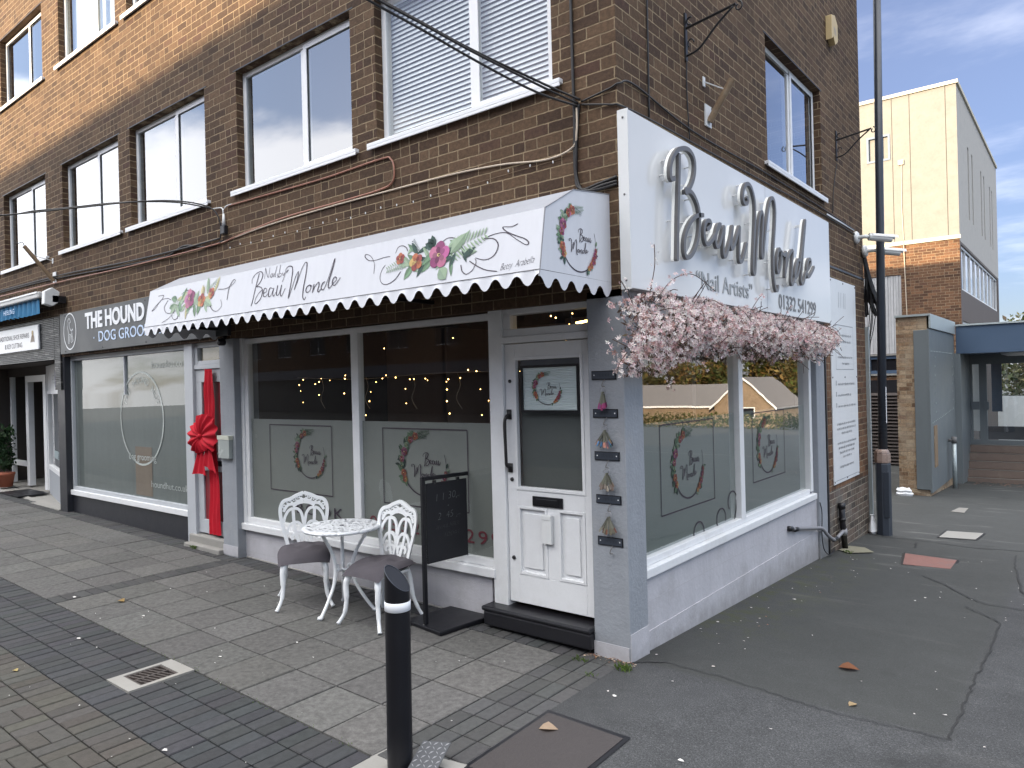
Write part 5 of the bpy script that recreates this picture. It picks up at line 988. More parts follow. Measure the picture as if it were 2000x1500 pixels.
f = MB(); f.box(mx_-1.1, mx_+1.1, by-.06, by-.001, bz+.9, bz+2.0); w_ = f.build('window', WHITE, bg_); f = MB(); f.box(mx_-1.0, mx_-.05, by-.08, by-.061, bz+1.0, bz+1.9); f.box(mx_+.05, mx_+1.0, by-.08, by-.061, bz+1.0, bz+1.9); f.build('pane', BLKM, w_)
# road markings of the car park mirrored in the side window
b = MB()
for i in range(5): x = 9+i*2.6; b.quad((x, 12, gz(0, 12)+.005), (x+.1, 12, gz(0, 12)+.005), (x+.1, 17, gz(0, 17)+.005), (x, 17, gz(0, 17)+.005))
b.quad((7, 22, gz(0, 22)+.005), (28, 22, gz(0, 22)+.005), (28, 22.12, gz(0, 22.12)+.005), (7, 22.12, gz(0, 22.12)+.005))
tag(b.build('parking_marking', CONC), kind='structure')
# =================================================================== STREET FURNITURE
# bollard with a slanted top
bo = thing('bollard', 'black round steel bollard with a slanted top and a white band', 'bollard', (-.265, -1.86, 0))
bo.rotation_euler = (0, rad(.7), 0)
b = MB(); n = 32; r = .0635
def topz(a): return .962-.058*math.cos(a-rad(16))
vs = [(r*math.cos(2*math.pi*i/n), r*math.sin(2*math.pi*i/n), 0) for i in range(n)]+[(r*math.cos(2*math.pi*i/n), r*math.sin(2*math.pi*i/n), topz(2*math.pi*i/n)) for i in range(n)]
b.add(vs, [(i, (i+1) % n, n+(i+1) % n, n+i) for i in range(n)]); b.build('post', BLKM, bo, True, local=True)
b = MB(); b.add([(r*.93*math.cos(2*math.pi*i/n), r*.93*math.sin(2*math.pi*i/n), topz(2*math.pi*i/n)*1.0-.003) for i in range(n)], [tuple(range(n))]); b.build('slanted_cap', paint('navy_black_cap', (.012, .014, .021), .55, .2, 8, .1), bo, local=True)
b = MB(); b.tube([(r*.965*math.cos(2*math.pi*i/n), r*.965*math.sin(2*math.pi*i/n), topz(2*math.pi*i/n)) for i in range(n)], .0022, 6, closed=True); b.build('rim', LAMPM, bo, True, local=True)
b = MB(); b.lathe([(r+.0005, .806), (r+.002, .807), (r+.002, .851), (r+.0005, .852)], 32); b.build('white_band', TWHITE, bo, True, local=True)
pl = thing('hinge_plate', 'diamond pattern steel flap plate tilted beside the foot of the bollard', 'metal plate', (-.19, -1.77, .0))
P0 = [Vector((-.215, -1.745, .115)), Vector((-.105, -1.655, .10)), Vector((-.055, -1.86, .0)), Vector((-.165, -1.95, .015))]
PU, PV = P0[1]-P0[0], P0[3]-P0[0]; PN = PU.cross(PV).normalized(); PN = PN if PN.z > 0 else -PN
b = MB(); b.add([p for p in P0]+[p-PN*.008 for p in P0], [(0, 1, 2, 3), (7, 6, 5, 4), (0, 4, 5, 1), (1, 5, 6, 2), (2, 6, 7, 3), (3, 7, 4, 0)]); b.build('plate', PLATE, pl)
b = MB()
for i in range(5):
    for j in range(9):
        c = P0[0]+PU*((i+.5+.0*(j % 2))/5)+PV*((j+.5)/9); a = .8 if (i+j) % 2 else -.8
        d = (PU.normalized()*math.cos(a)+PV.normalized()*math.sin(a)); e = PN.cross(d)
        b.add([c-d*.013, c-e*.0035+PN*.0025, c+d*.013, c+e*.0035+PN*.0025, c+PN*.003], [(0, 1, 4), (1, 2, 4), (2, 3, 4), (3, 0, 4)])
b.build('raised_tread', GREYPL, pl)
b = MB(); b.add([(-.47, -1.72, .004), (-.02, -1.63, .003), (.03, -1.9, .003), (-.02, -2.2, .003), (-.5, -2.2, .003)], [(0, 1, 2, 3, 4)]); tag(b.build('concrete_patch', CONC), kind='structure')
# gully grating
gu = thing('drain_grating', 'rusty slotted drain grating in a pale concrete surround among the dark pavers', 'drain', (-2.5, -2.12, 0))
b = MB(); g0, g1, k0, k1 = GUL; zt_ = .003
for q in ((g0, g1, k0, k0+.09), (g0, g1, k1-.09, k1), (g0, g0+.035, k0+.09, k1-.09), (g1-.035, g1, k0+.09, k1-.09)): b.box(q[0], q[1], q[2], q[3], -.03, zt_+.001)
b.build('concrete_surround', CONC, gu)
b = MB(); i0, i1, j0, j1 = g0+.035, g1-.035, k0+.09, k1-.09
for q in ((i0, i0+.018, j0, j1), (i1-.018, i1, j0, j1), (i0+.018, i1-.018, j0, j0+.016), (i0+.018, i1-.018, j1-.016, j1), ((i0+i1)/2-.008, (i0+i1)/2+.008, j0+.016, j1-.016)): b.box(q[0], q[1], q[2], q[3], -.03, 0)
for i in range(6):
    y = j0+.026+i*(j1-j0-.05)/6
    for s, x0, x1 in ((1, i0+.018, (i0+i1)/2-.008), (1, (i0+i1)/2+.008, i1-.018)): b.add([(x0, y-.006, -.001), (x1, y+.02, -.001), (x1, y+.034, -.001), (x0, y+.008, -.001), (x0, y-.006, -.03), (x1, y+.02, -.03), (x1, y+.034, -.03), (x0, y+.008, -.03)], [(0, 1, 2, 3), (0, 4, 5, 1), (2, 6, 7, 3)])
b.build('grating', GRATE, gu)
b = MB(); b.quad((i0, j0, -.034), (i1, j0, -.034), (i1, j1, -.034), (i0, j1, -.034)); b.build('gully', BLACK, gu); gu.location = (-2.5, -2.12, .036)
# covers in the asphalt
def cover(name, label, pts, m, h=.006, frame=True):
    b = MB(); P = [(x, y, gz(x, y)+h) for x, y in pts]; b.add(P+[(x, y, gz(x, y)-.02) for x, y in pts], [(0, 1, 2, 3)]+[(i, 4+i, 4+(i+1) % 4, (i+1) % 4) for i in range(4)])
    c = Vector(sum((Vector(p) for p in P), Vector()))/4; t = thing(name, label, 'manhole cover', c)
    b.build('lid', m, t)
    if frame:
        b = MB()
        for i in range(4):
            p, q = Vector(P[i]), Vector(P[(i+1) % 4]); o1, o2 = (p-c).normalized()*.045, (q-c).normalized()*.045
            b.quad(p+Vector((0, 0, -.0035)), q+Vector((0, 0, -.0035)), q+o2+Vector((0, 0, -.003)), p+o1+Vector((0, 0, -.003)))
        b.build('edge', BLACK, t)
cover('manhole_cover', 'large square dark brown cover set in the pavement beside the bollard', [(-.02, -.93), (.482, -.942), (.49, -1.62), (.0, -1.64)], COVER)
cover('manhole_cover', 'red brown rectangular cover in the asphalt behind the corner shop', [(.70, 5.40), (1.24, 5.34), (1.25, 4.76), (.80, 4.70)], COVERR)
cover('manhole_cover', 'pale grey rectangular cover in the asphalt beyond the lamp post', [(.84, 7.6), (1.27, 7.7), (1.24, 7.05), (.83, 6.95)], CONC)
cover('manhole_cover', 'small grey cover in the asphalt in front of the grey steel panel', [(.62, 10.6), (.76, 10.62), (.78, 9.9), (.58, 9.95)], CONCD, .006, False)
b = MB(); b.add([(x, y, gz(x, y)+.012) for x, y in ((.02, 5.1), (.17, 4.95), (.40, 5.2), (.24, 5.45), (.06, 5.45))], [(0, 1, 2, 3, 4)]); tag(b.build('stone_slab', paint('mossy_slab', (.19, .18, .13), .9, .2, 9, .4)), 'small mossy stone slab at the foot of the drainpipe', 'stone slab')
# cracks and seams in the asphalt
b = MB(); gf = lambda u, v, h: (u, v, gz(u, v)+.006)
def crack(p, wd_): 
    q = crom(p, 9); q = [(x+R.uniform(-.012, .012), y+R.uniform(-.012, .012)) for x, y in q]; b.ribbon(q, wd_, gf, 0, None, 0)
crack([(.18, .16), (.55, .15), (.9, .09), (1.21, .03), (1.49, .03), (1.86, .05)], .006); crack([(1.86, .05), (1.86, .51), (1.86, 1.11), (1.87, 1.87), (1.86, 2.66), (1.78, 2.85), (1.58, 3.11)], .011)
crack([(1.06, 4.2), (1.34, 3.87), (1.64, 3.39), (1.99, 3.3), (2.6, 3.1)], .013); crack([(.0, 6.62), (.33, 6.51), (.69, 6.52), (1.28, 6.37), (1.8, 6.46), (3, 6.4)], .02); crack([(1.75, 6.13), (1.8, 5.28), (1.94, 3.98)], .018); crack([(.71, 5.89), (.67, 6.3)], .02)
crack([(-.05, -.04), (.1, .1), (.18, .16)], .012)
tag(b.build('asphalt_crack', paint('black_bitumen', (.022, .022, .023), .9, .3, 30, .3)), kind='structure')
# litter of fallen petals, grit and a few leaves
b = MB()
def speck(x, y, s, c):
    b.c = c; a = R.uniform(0, 6.3); n = 5; z = gz(x, y)+.006
    b.add([(x+s*R.uniform(.5, 1)*math.cos(a+i*6.283/n), y+s*.6*R.uniform(.5, 1)*math.sin(a+i*6.283/n), z+R.uniform(0, .006)) for i in range(n)], [tuple(range(n))])
for _ in range(45): speck(R.uniform(.05, 2.2), R.uniform(-1.4, 5.5), R.choice([.006, .008, .011, .015]), (.55, .52, .50))
for _ in range(32): speck(R.uniform(.02, .5), R.uniform(.1, 4.6), R.choice([.008, .012, .016]), R.choice([(.6, .55, .55), (.3, .14, .09), (.5, .45, .42)]))
for _ in range(60): speck(R.uniform(-5.5, -.1), R.uniform(-3.2, -.2), R.choice([.005, .008, .012]), (.5, .49, .47))
for x, y, s in ((.18, -.52, .02), (.83, -.97, .022), (-4.8, -1.69, .03), (-3.73, -1.56, .025), (-2.37, -1.64, .02), (-1.39, -2.5, .028), (-3.6, -2.1, .03)): speck(x, y, s, (.62, .60, .58))
for _ in range(90): speck(R.uniform(-.33, .06)+0, R.uniform(-.10, -.02) if R.random() < .6 else R.uniform(-.04, .02), R.uniform(.006, .014), R.choice([(.20, .09, .05), (.28, .17, .10), (.35, .28, .22), (.12, .07, .05)]))
for _ in range(220): speck(R.uniform(.3, 4), R.uniform(15.4, 16.3), R.uniform(.015, .04), R.choice([(.20, .09, .05), (.28, .15, .09), (.14, .08, .06)]))
tag(b.build('petal_litter', PRINT), kind='stuff')
def fallen(x, y, s, a, label, c):
    b = MB(); b.c = c; pts = [(0, 0), (.2, .28), (.45, .42), (.7, .26), (1, 0), (.7, -.24), (.45, -.36), (.2, -.26)]
    vs = [(x+s*(p*math.cos(a)-q*math.sin(a)), y+s*(p*math.sin(a)+q*math.cos(a)), gz(x, y)+.006+abs(q)*s*.45+.015*s*p) for p, q in pts]; m_ = len(vs)
    vs += [(x+s*.45*math.cos(a), y+s*.45*math.sin(a), gz(x, y)+.006)]
    b.add(vs, [(i, (i+1) % m_, m_) for i in range(m_)]); tag(b.build('fallen_leaf', LEAFM), label, 'leaf')
fallen(1.12, .80, .13, .2, 'long brown leaf lying on the asphalt past the white side window', (.20, .085, .045)); fallen(1.34, .17, .06, 1, 'small tan leaf on the asphalt beside the lower crack', (.38, .28, .16)); fallen(.05, -1.12, .11, .5, 'curled pale brown leaf on the dark square cover', (.38, .28, .20))
fallen(-4.36, -1.5, .09, .2, 'ochre leaf on the grey slabs left of the table', (.30, .20, .08)); fallen(-3.30, -2.62, .05, .2, 'small yellow leaf on the brown pavers', (.42, .33, .14))
b = MB()
def tuft(x, y, n, h):
    for _ in range(n):
        a = R.uniform(0, 6.3); d = R.uniform(.3, .8)*h; px, py = x+R.uniform(-.05, .05), y+R.uniform(-.035, .035); z = gz(px, py); b.c = tone((.09, .14, .035), .4)
        b.add([(px-.003, py, z), (px+.003, py, z), (px+math.cos(a)*d*.5+.002, py+math.sin(a)*d*.5, z+h*.7), (px+math.cos(a)*d, py+math.sin(a)*d, z+h*.8)], [(0, 1, 2), (0, 2, 3)])
tuft(.02, -.13, 45, .05); tuft(-.30, -.16, 25, .03); tuft(-5.75, -.05, 60, .05); tuft(.15, 5.0, 30, .04); tuft(-.12, -.33, 18, .02)
for i in range(30): tuft(R.uniform(-4, -.5), -1.866+R.uniform(-.01, .01), 4, .012)
tag(b.build('grass_tufts', LEAFM), kind='stuff')
# ------------------------------------------------------------------- chairs, table
def chair(name, label, loc, rz, group):
    t = thing(name, label, 'chair', loc, rz, group)
    P = lambda u, v, h: (u, .185+.16*v+.0*v*v-.35*u*u+h*.98, .44+v)
    b = MB(); w_ = .012
    half = [[(-.135, .0), (-.165, .12), (-.198, .26), (-.205, .36), (-.178, .42), (-.12, .44), (-.065, .467), (0, .49)]]
    tiers = [([(-.095, .355), (-.05, .345), (-.02, .30), (-.006, .22)], .02), ([(-.095, .355), (-.135, .335), (-.165, .285), (-.178, .23)], .02), ([(-.03, .0), (-.06, .09), (-.085, .2), (-.095, .355)], .022),
             ([(-.08, .23), (-.05, .225), (-.022, .19), (-.008, .14)], .02), ([(-.08, .23), (-.115, .215), (-.14, .17), (-.15, .13)], .02), ([(-.063, .125), (-.04, .13), (-.022, .10), (-.03, .075)], .018), ([(-.063, .125), (-.09, .125), (-.11, .10), (-.10, .075)], .018),
             ([(-.178, .33), (-.14, .385), (-.085, .395), (-.035, .42), (0, .43)], .020), ([(-.095, .37), (-.05, .395), (0, .405)], .018),
             ([(-.07, .01), (-.05, .035), (-.025, .04), (-.012, .022), (-.028, .015)], .016), ([(-.006, .22), (-.008, .14), (-.03, .02)], .016)]
    scroll = [(-.172, .375, .6), (-.135, .412, .2), (-.10, .42, 0), (-.06, .435, .3), (-.025, .452, .5)]
    for s in (1, -1):
        k = 0
        for pth in half: b.ribbon([(s*u, v) for u, v in pth], .030, P, -.008, .010, 7)
        for pth, wd_ in tiers: k += 1; b.ribbon([(s*u, v) for u, v in pth], wd_*1.22, P, -.006+.0002*k+(.0003 if s > 0 else 0), .006+.0003*k+(.0004 if s > 0 else 0), 6)
        for (u, v, ph) in scroll:
            k += 1; b.ribbon([(s*(u+.015*math.cos(a+ph)*(1-.05*j)), v+.015*math.sin(a+ph)*(1-.05*j)) for j, a in enumerate([q*.75 for q in range(8)])], .012, P, -.005+.0002*k, .005+.0003*k, 3)
    b.build('backrest', CASTW, t, local=True)
    b = MB(); sup = lambda a, k: (math.copysign(abs(math.cos(a))**.55, math.cos(a))*.205*k, math.copysign(abs(math.sin(a))**.55, math.sin(a))*.205*k)
    n = 36; vs = []
    for k, z in ((.86, .418), (1.0, .416), (1.0, .398), (.86, .394)): vs += [(*sup(2*math.pi*i/n, k), z) for i in range(n)]
    b.add(vs, [(r_*n+i, r_*n+(i+1) % n, ((r_+1) % 4)*n+(i+1) % n, ((r_+1) % 4)*n+i) for r_ in range(4) for i in range(n)])
    for u in (-.12, -.04, .04, .12): b.box(u-.012, u+.012, -.18, .18, .398, .412)
    b.build('seat', CASTW, t, True, local=True)
    for s in (1, -1):
        b = MB(); b.tube(crom([(s*.155, -.17, .405), (s*.178, -.192, .32), (s*.176, -.194, .2), (s*.192, -.205, .09), (s*.232, -.236, .008)], 5), [.027]*5+[.023]*5+[.018]*5+[.015]*5+[.019], 9); b.build('leg', CASTW, t, True, local=True)
        b = MB(); b.tube(crom([(s*.15, .17, .405), (s*.165, .19, .30), (s*.175, .205, .18), (s*.205, .235, .07), (s*.232, .262, .006)], 5), [.022]*5+[.019]*5+[.016]*5+[.014]*5+[.017], 9); b.build('leg', CASTW, t, True, local=True)
        b = MB(); b.tube(crom([(s*.14, .16, .40), (s*.142, .18, .42), (s*.14, .19, .45)], 4), .014, 8); b.build('back_bracket', CASTW, t, True, local=True)
    return t
def cushion(name, label, loc, rz, droop, sh=0):
    t = MB(); n = 26; vs = []
    tufts = [(0, 0), (.45, .45), (-.45, .45), (.45, -.45), (-.45, -.45)]
    def prof(s, q): 
        e = max(abs(s), abs(q)); edge = (1-abs(s)**4)*(1-abs(q)**4); return edge**.55
    for side in (1, -1):
        for i in range(n+1):
            for j in range(n+1):
                s, q = -1+2*i/n, -1+2*j/n; k = prof(s, q)
                x = .225*s*(1-.06*q*q)+sh*.0; y = .225*q*(1-.06*s*s)
                z = .036*k*side
                if side > 0:
                    for a, c in tufts: z -= .022*math.exp(-((s-a)**2+(q-c)**2)*16)*k
                    z += .006*math.sin(s*7+q*3)*k
                z += .468-droop*max(0, -q-.1)**2*.09-.02*abs(s)**3*droop
                vs.append((x, y, z))
    m_ = (n+1)**2; fs = []
    for side in (0, 1):
        for i in range(n):
            for j in range(n):
                a = side*m_+i*(n+1)+j; f_ = (a, a+1, a+n+2, a+n+1); fs.append(f_ if side else f_[::-1])
    t.add(vs, fs); o = t.build('seat_cushion', CUSH, None, True, local=True); o.location = loc; o.rotation_euler = (0, 0, rz); tag(o, label, 'cushion')
    return o
CA, CB = (-2.965, -.505, gz(-2.97, 0)+.0), (-2.045, -.445, gz(-2, 0))
chair('garden_chair', 'white cast metal garden chair with openwork back, left of the round table', CA, rad(54), 'white cast metal garden chairs')
chair('garden_chair', 'white cast metal garden chair with openwork back, right of the round table by the bollard', CB, rad(4), 'white cast metal garden chairs')
cushion('seat_cushion', 'charcoal tufted cushion on the white chair left of the table', CA, rad(54), 1.0); cushion('seat_cushion', 'charcoal tufted cushion on the white chair behind the bollard', CB, rad(3), .9)
tb = thing('garden_table', 'round white openwork metal bistro table between the two white chairs', 'table', (-2.50, -.455, gz(-2.5, 0)))
def lattice():
    m, t, bs, o = base('openwork_cast_top'); p = t.new('ShaderNodeTexCoord').outputs['Object']
    v = t.new('ShaderNodeTexVoronoi', feature='DISTANCE_TO_EDGE'); t.put(v.inputs['Vector'], t.m and p); v.inputs['Scale'].default_value = 21
    hole = t.rng(v.outputs['Distance'], .19, .23, 0, 1); x, y, z = t.sep(p); rr = t.m('SQRT', t.m('ADD', t.m('MULTIPLY', x, x), t.m('MULTIPLY', y, y)))
    hole = t.m('MULTIPLY', hole, t.m('LESS_THAN', rr, .30)); n1 = t.noise(p, 30, 4)
    t.put(bs.inputs['Base Color'], t.mix(n1, (.60, .62, .66), (.78, .80, .82))); bs.inputs['Roughness'].default_value = .45; t.put(bs.inputs['Normal'], t.bump(t.rng(v.outputs['Distance'], 0, .25), .8, .006))
    tr = t.new('ShaderNodeBsdfTransparent'); mx = t.new('ShaderNodeMixShader'); t.put(mx.inputs[0], hole); t.l.new(bs.outputs[0], mx.inputs[1]); t.l.new(tr.outputs[0], mx.inputs[2]); t.l.new(mx.outputs[0], o.inputs[0]); return m
b = MB(); b.lathe([(.06, .702), (.30, .698), (.322, .695), (.328, .705), (.326, .716), (.315, .722), (.29, .716), (.035, .718)], 56); b.build('tabletop', lattice(), tb, True, local=True)
b = MB(); b.lathe([(.018, .722), (.018, .727), (.012, .728)], 14); b.build('parasol_hole', GREYPL, tb, local=True)
for px, py in ((-2.458, -.721), (-2.65, -.335), (-2.285, -.30)):
    a = math.atan2(py+.455, px+2.50); d = lambda r, z, o=0: (r*math.cos(a)-o*math.sin(a), r*math.sin(a)+o*math.cos(a), z)
    b = MB(); b.tube(crom([d(.235, .70), d(.185, .62), d(.115, .50), d(.085, .38), d(.105, .25), d(.18, .12), d(.262, .012)], 5), [.014]*10+[.017]*10+[.014]*10+[.019], 9); b.lathe([(.012, .028), (.022, .022), (.024, .010), (.016, 0)], 12, d(.272, 0)); b.build('leg', CASTW, tb, True, local=True)
    b = MB(); b.tube(crom([d(.09, .36), d(.055, .355), d(.045, .385), d(.065, .40), d(.072, .38)], 4), .009, 7); b.tube([d(.09, .355), d(0, .345)], .010, 7); b.build('scroll_brace', CASTW, tb, True, local=True)
# ------------------------------------------------------------------- hanging chalkboard stand
st = thing('chalkboard_sign', 'black chalkboard hanging from an upright post on a flat black base, beside the white door', 'sign', (-1.585, -.12, gz(-1.6, 0)), rad(-7))
b = MB(); b.box(-.23, .225, -.27, .27, .0, .035); b.build('base', BLKM, st, local=True, bevel=.008)
b = MB(); b.box(-.015, .015, -.25, -.22, .035, 1.185); b.build('post', BLKM, st, local=True, bevel=.003)
b = MB(); b.box(-.015, .015, -.22, .225, 1.155, 1.185); b.build('arm', BLKM, st, local=True, bevel=.003)
b = MB(); b.box(-.008, .008, -.205, .21, .50, 1.13); b.build('board', BOARD, st, local=True, bevel=.002)
b = MB()
for y in (-.12, .12):
    b.box(-.010, .010, y-.012, y+.012, 1.118, 1.150)
b.build('hooks', BLACK, st, local=True)
b = MB(); cp = lambda u, v, h: (.0092, u, v)
for s_, u, v, z in (('1 1 30', -.02, .985, .085), ('am', .11, .985, .04), ('x', .01, .93, .045), ('2  45', -.02, .835, .08), ('pm', .115, .835, .04), ('AVAILABLE', .0, .76, .05), ('TODAY.', .045, .69, .05)): b.text(s_, lambda p, q_, h: cp(u+p, v+q_+p*.06, 0), z, 0, 0, 1.0, 'CENTER', .12, -.002)
b.build('chalk_writing', CHALK, st, local=True)
b = MB(); b.lathe([(.007, .036), (.005, .04)], 8, (.0, -.258, 0)); b.build('bolt', STEEL, st, local=True)
# ------------------------------------------------------------------- lamp post
lp = thing('lamp_post', 'tall dark slate lamp post at the back corner of the brick building', 'lamp post', (.208, 6.72, -.31))
b = MB(); b.lathe([(.098, -.05), (.098, .99), (.094, 1.0), (.094, 1.12), (.06, 1.20), (.058, 1.21)], 8, (.208, 6.72, -.31)); b.build('base', LAMPM, lp)
b = MB(); b.tube([(.212, 6.72, .88), (.245, 6.72, 4.0), (.29, 6.72, 8.5)], [.058, .054, .048], 12); b.build('shaft', LAMPM, lp, True)
b = MB(); b.tube([(.29, 6.72, 8.5), (.30, 6.4, 9.1), (.30, 5.9, 9.2)], .035, 8); b.box(.2, .4, 5.3, 5.95, 9.15, 9.27); b.build('lamp_head', LAMPM, lp)
b = MB(); b.quad((.205, 6.6235, -.12), (.295, 6.6235, -.12), (.295, 6.6235, .55), (.205, 6.6235, .55)) if False else b.box(.228, .30, 6.618, 6.628, -.05, .58); b.build('service_door', LAMPM, lp, bevel=.004)
b = MB(); b.lathe([(.1, .0), (.103, .02), (.101, .12), (.098, .13)], 9, (.205, 6.718, .70)); b.lathe([(.098, 0), (.09, .03), (.07, .05)], 9, (.200, 6.715, .835)); b.build('tape', paint('brown_parcel_tape', (.26, .19, .16), .35, .4, 18, .6, 40), lp)
b = MB(); b.tube([(.272, 6.69, 1.25), (.274, 6.69, 1.75)], .006, 5); b.build('strap', TWHITE, lp)
# grey metal post at the corner and a white bag at its foot
b = MB(); b.box(-.005, .045, 6.80, 6.86, -.30, 2.6); tag(b.build('metal_channel', GALV), 'thin grey metal channel up the back corner of the brick wall', 'trim')
b = MB(); vs = []
for k, (z, rr) in enumerate(((-.30, .055), (-.27, .075), (-.20, .06), (-.12, .038), (-.06, .028), (-.04, .034))): vs += [(.05+.35*(.1-abs(z+.3)*.4)*.3+rr*.8*math.cos(a)*(1+.2*math.sin(a*5)), 6.72+rr*math.sin(a)*(1+.2*math.cos(a*4)), z) for a in [i*math.pi/9 for i in range(18)]]
b.add(vs, [(k*18+i, k*18+(i+1) % 18, (k+1)*18+(i+1) % 18, (k+1)*18+i) for k in range(5) for i in range(18)]+[tuple(90+i for i in range(18))]); tag(b.build('plastic_bag', WHITE), 'crumpled white plastic bag at the foot of the lamp post', 'bag')
b = MB(); vs = []
for k, (z, sx, sy) in enumerate(((0, .15, .09), (.05, .16, .10), (.08, .12, .08), (.11, .14, .09), (.16, .11, .06))): vs += [(-.50+sx*math.cos(a)*(1+.1*math.sin(3*a+k)), 12.0+sy*math.sin(a), -.54+z+.01*math.sin(a*4)) for a in [i*math.pi/8 for i in range(16)]]
b.add(vs, [(k*16+i, k*16+(i+1) % 16, (k+1)*16+(i+1) % 16, (k+1)*16+i) for k in range(4) for i in range(16)]+[tuple(64+i for i in range(16))]); tag(b.build('rubbish_bag', WHITE), 'squashed white bag against the foot of the buff brick pier', 'bag')
# ------------------------------------------------------------------- wall brackets, cameras, boxes
def basket_bracket(label, y, z):
    t = thing('basket_bracket', label, 'bracket', (0, y, z), 0, 'black hanging basket brackets on the side wall')
    W = lambda d, v: (d, y, z+v)
    b = MB(); b.box(0, .014, y-.018, y+.018, z-.26, z+.12); b.build('wall_plate', IRON, t)
    b = MB(); b.tube([W(.01, .0), W(.42, .055)], .011, 6); b.build('arm', IRON, t)
    b = MB(); b.tube(crom([W(.01, -.22), W(.12, -.19), W(.26, -.06), W(.40, .045)], 5), .009, 6); b.build('brace', IRON, t, True)
    b = MB(); b.tube([W(.42+.035*math.cos(a)*(1-.06*i)+.02, .03+.04*math.sin(a)*(1-.06*i)) for i, a in enumerate([1.5-.6*q for q in range(11)])], .007, 5); b.tube([W(.05+.03*math.cos(a), .05+.03*math.sin(a)) for a in [-1.5-.5*q for q in range(8)]], .007, 5); b.tube([W(.05+.025*math.cos(a), -.13+.035*math.sin(a)) for a in [.5*q for q in range(9)]], .006, 5); b.build('scrolls', IRON, t, True)
basket_bracket('black scrolled hanging basket bracket high on the side wall near the front corner', 1.10, 4.72); basket_bracket('black scrolled hanging basket bracket beyond the side window near the lamp post', 5.50, 4.92)
def flag_holder(label, M, u, v, du, dd, dv, L):
    o = Vector(M(u, 0, v)); t = thing('flagpole_holder', label, 'bracket', o, 0, 'rusty flagpole sockets')
    b = MB(); b.mbox(M, u-.06, u+.06, -.012, -.001, v-.06, v+.12); b.build('wall_plate', PLAST, t)
    e = Vector(M(u+du*L, -dd*L, v+dv*L)); s = Vector(M(u, -.02, v-.02)); b = MB(); b.tube([s, e], .030, 10, False); b.tube([e, s], .026, 10, False); b.build('tube_socket', RUST, t, True)
    b = MB(); mid = s+(e-s)*.75; b.tube([mid, Vector(M(u-.06, -.01, v+.30))], .006, 5); b.mbox(M, u-.085, u-.045, -.01, -.001, v+.26, v+.34); b.build('stay', PLAST, t)
    return t
flag_holder('rusty white flagpole socket on the side wall above the big sign', S, 1.50, 4.10, .05, .60, .80, .36)
fh = flag_holder('rusty flagpole socket with a bent wire on the front wall at the far left', F, -9.96, 3.70, -.12, .62, .78, .62)
b = MB(); b.tube(crom([(-10.03, -.38, 4.18), (-10.05, -.40, 4.24), (-10.08, -.45, 4.22), (-10.12, -.48, 4.27)], 5), .006, 5); b.build('bent_wire', IRON, fh)
ab = thing('alarm_box', 'faded cream alarm box high on the side wall', 'alarm box', (0, 5.33, 6.23))
b = MB(); b.prism([(5.17, 6.08), (5.24, 6.13), (5.32, 6.05), (5.44, 6.13), (5.44, 6.34), (5.32, 6.42), (5.17, 6.38)], lambda u, v, h: (h, u, v), .0, .075); b.build('casing', paint('faded_cream_plastic', (.55, .42, .22), .5, .15, 14, .1), ab, bevel=.006)
b = MB(); b.text('N', lambda u, v, h: (.0765, 5.31+u, 6.17+v), .14, 0, 0); b.build('emblem', GREYPL, ab)
def cctv(label, o, d, side=True, big=1.0):
    t = thing('security_camera', label, 'camera', o, 0, 'white security cameras on the back corner'); o = Vector(o); d = Vector(d).normalized()
    b = MB(); b.lathe([(.06*big, 0), (.06*big, .03), (.045*big, .05)], 16, o, Vector((1, 0, 0)) if side else Vector((0, -1, 0))); b.build('base', PLAST, t, True)
    n = Vector((1, 0, 0)) if side else Vector((0, -1, 0)); j = o+n*.09*big
    b = MB(); b.tube([o+n*.03, j, j+d*.06], .018*big, 8); b.build('arm', PLAST, t, True)
    b = MB(); b.tube([j+d*.05, j+d*.24*big], .034*big, 14); b.build('body', PLAST, t)
    u = Vector((0, 0, 1)); s = d.cross(u).normalized(); b = MB()
    for k in range(10):
        a0, a1 = math.pi*(.05+.09*k), math.pi*(.05+.09*(k+1)); q = lambda a, l: j+d*l*big+(s*math.cos(a)+u*math.sin(a)*.95)*.040*big
        b.quad(q(a0, .06), q(a1, .06), q(a1, .29), q(a0, .29))
    b.build('hood', PLAST, t)
    b = MB(); b.lathe([(.03*big, 0), (.028*big, .004)], 14, j+d*.24*big, d); b.build('lens', BLKM, t)
cctv('white security camera with a hood on the back corner of the side wall', (.0, 6.36, 3.80), (.80, .55, -.12), True, 1.45); cctv('white security camera partly behind the lamp post shaft', (.02, 6.74, 3.66), (.82, .5, -.13), True, 1.45)
t = thing('security_camera', 'small black dome camera at the top of the grey pier under the awning', 'camera', (-5.06, -.03, 2.47)); b = MB(); b.tube([(-5.06, -.001, 2.52), (-5.06, -.03, 2.51)], .02, 8); b.lathe([(.03, -.045), (.045, -.03), (.05, 0), (.04, .03), (.015, .04)], 16, (-5.05, -.06, 2.47)); b.build('housing', BLKM, t, True); b = MB(); b.lathe([(.018, 0), (.014, .012)], 12, (-5.03, -.105, 2.46), Vector((.4, -1, -.3))); b.build('lens', GREYPL, t)
mb_ = thing('post_box', 'translucent plastic leaflet holder on the grey pier beside the red ribbon door', 'leaflet holder', (-5.085, -.02, 1.17))
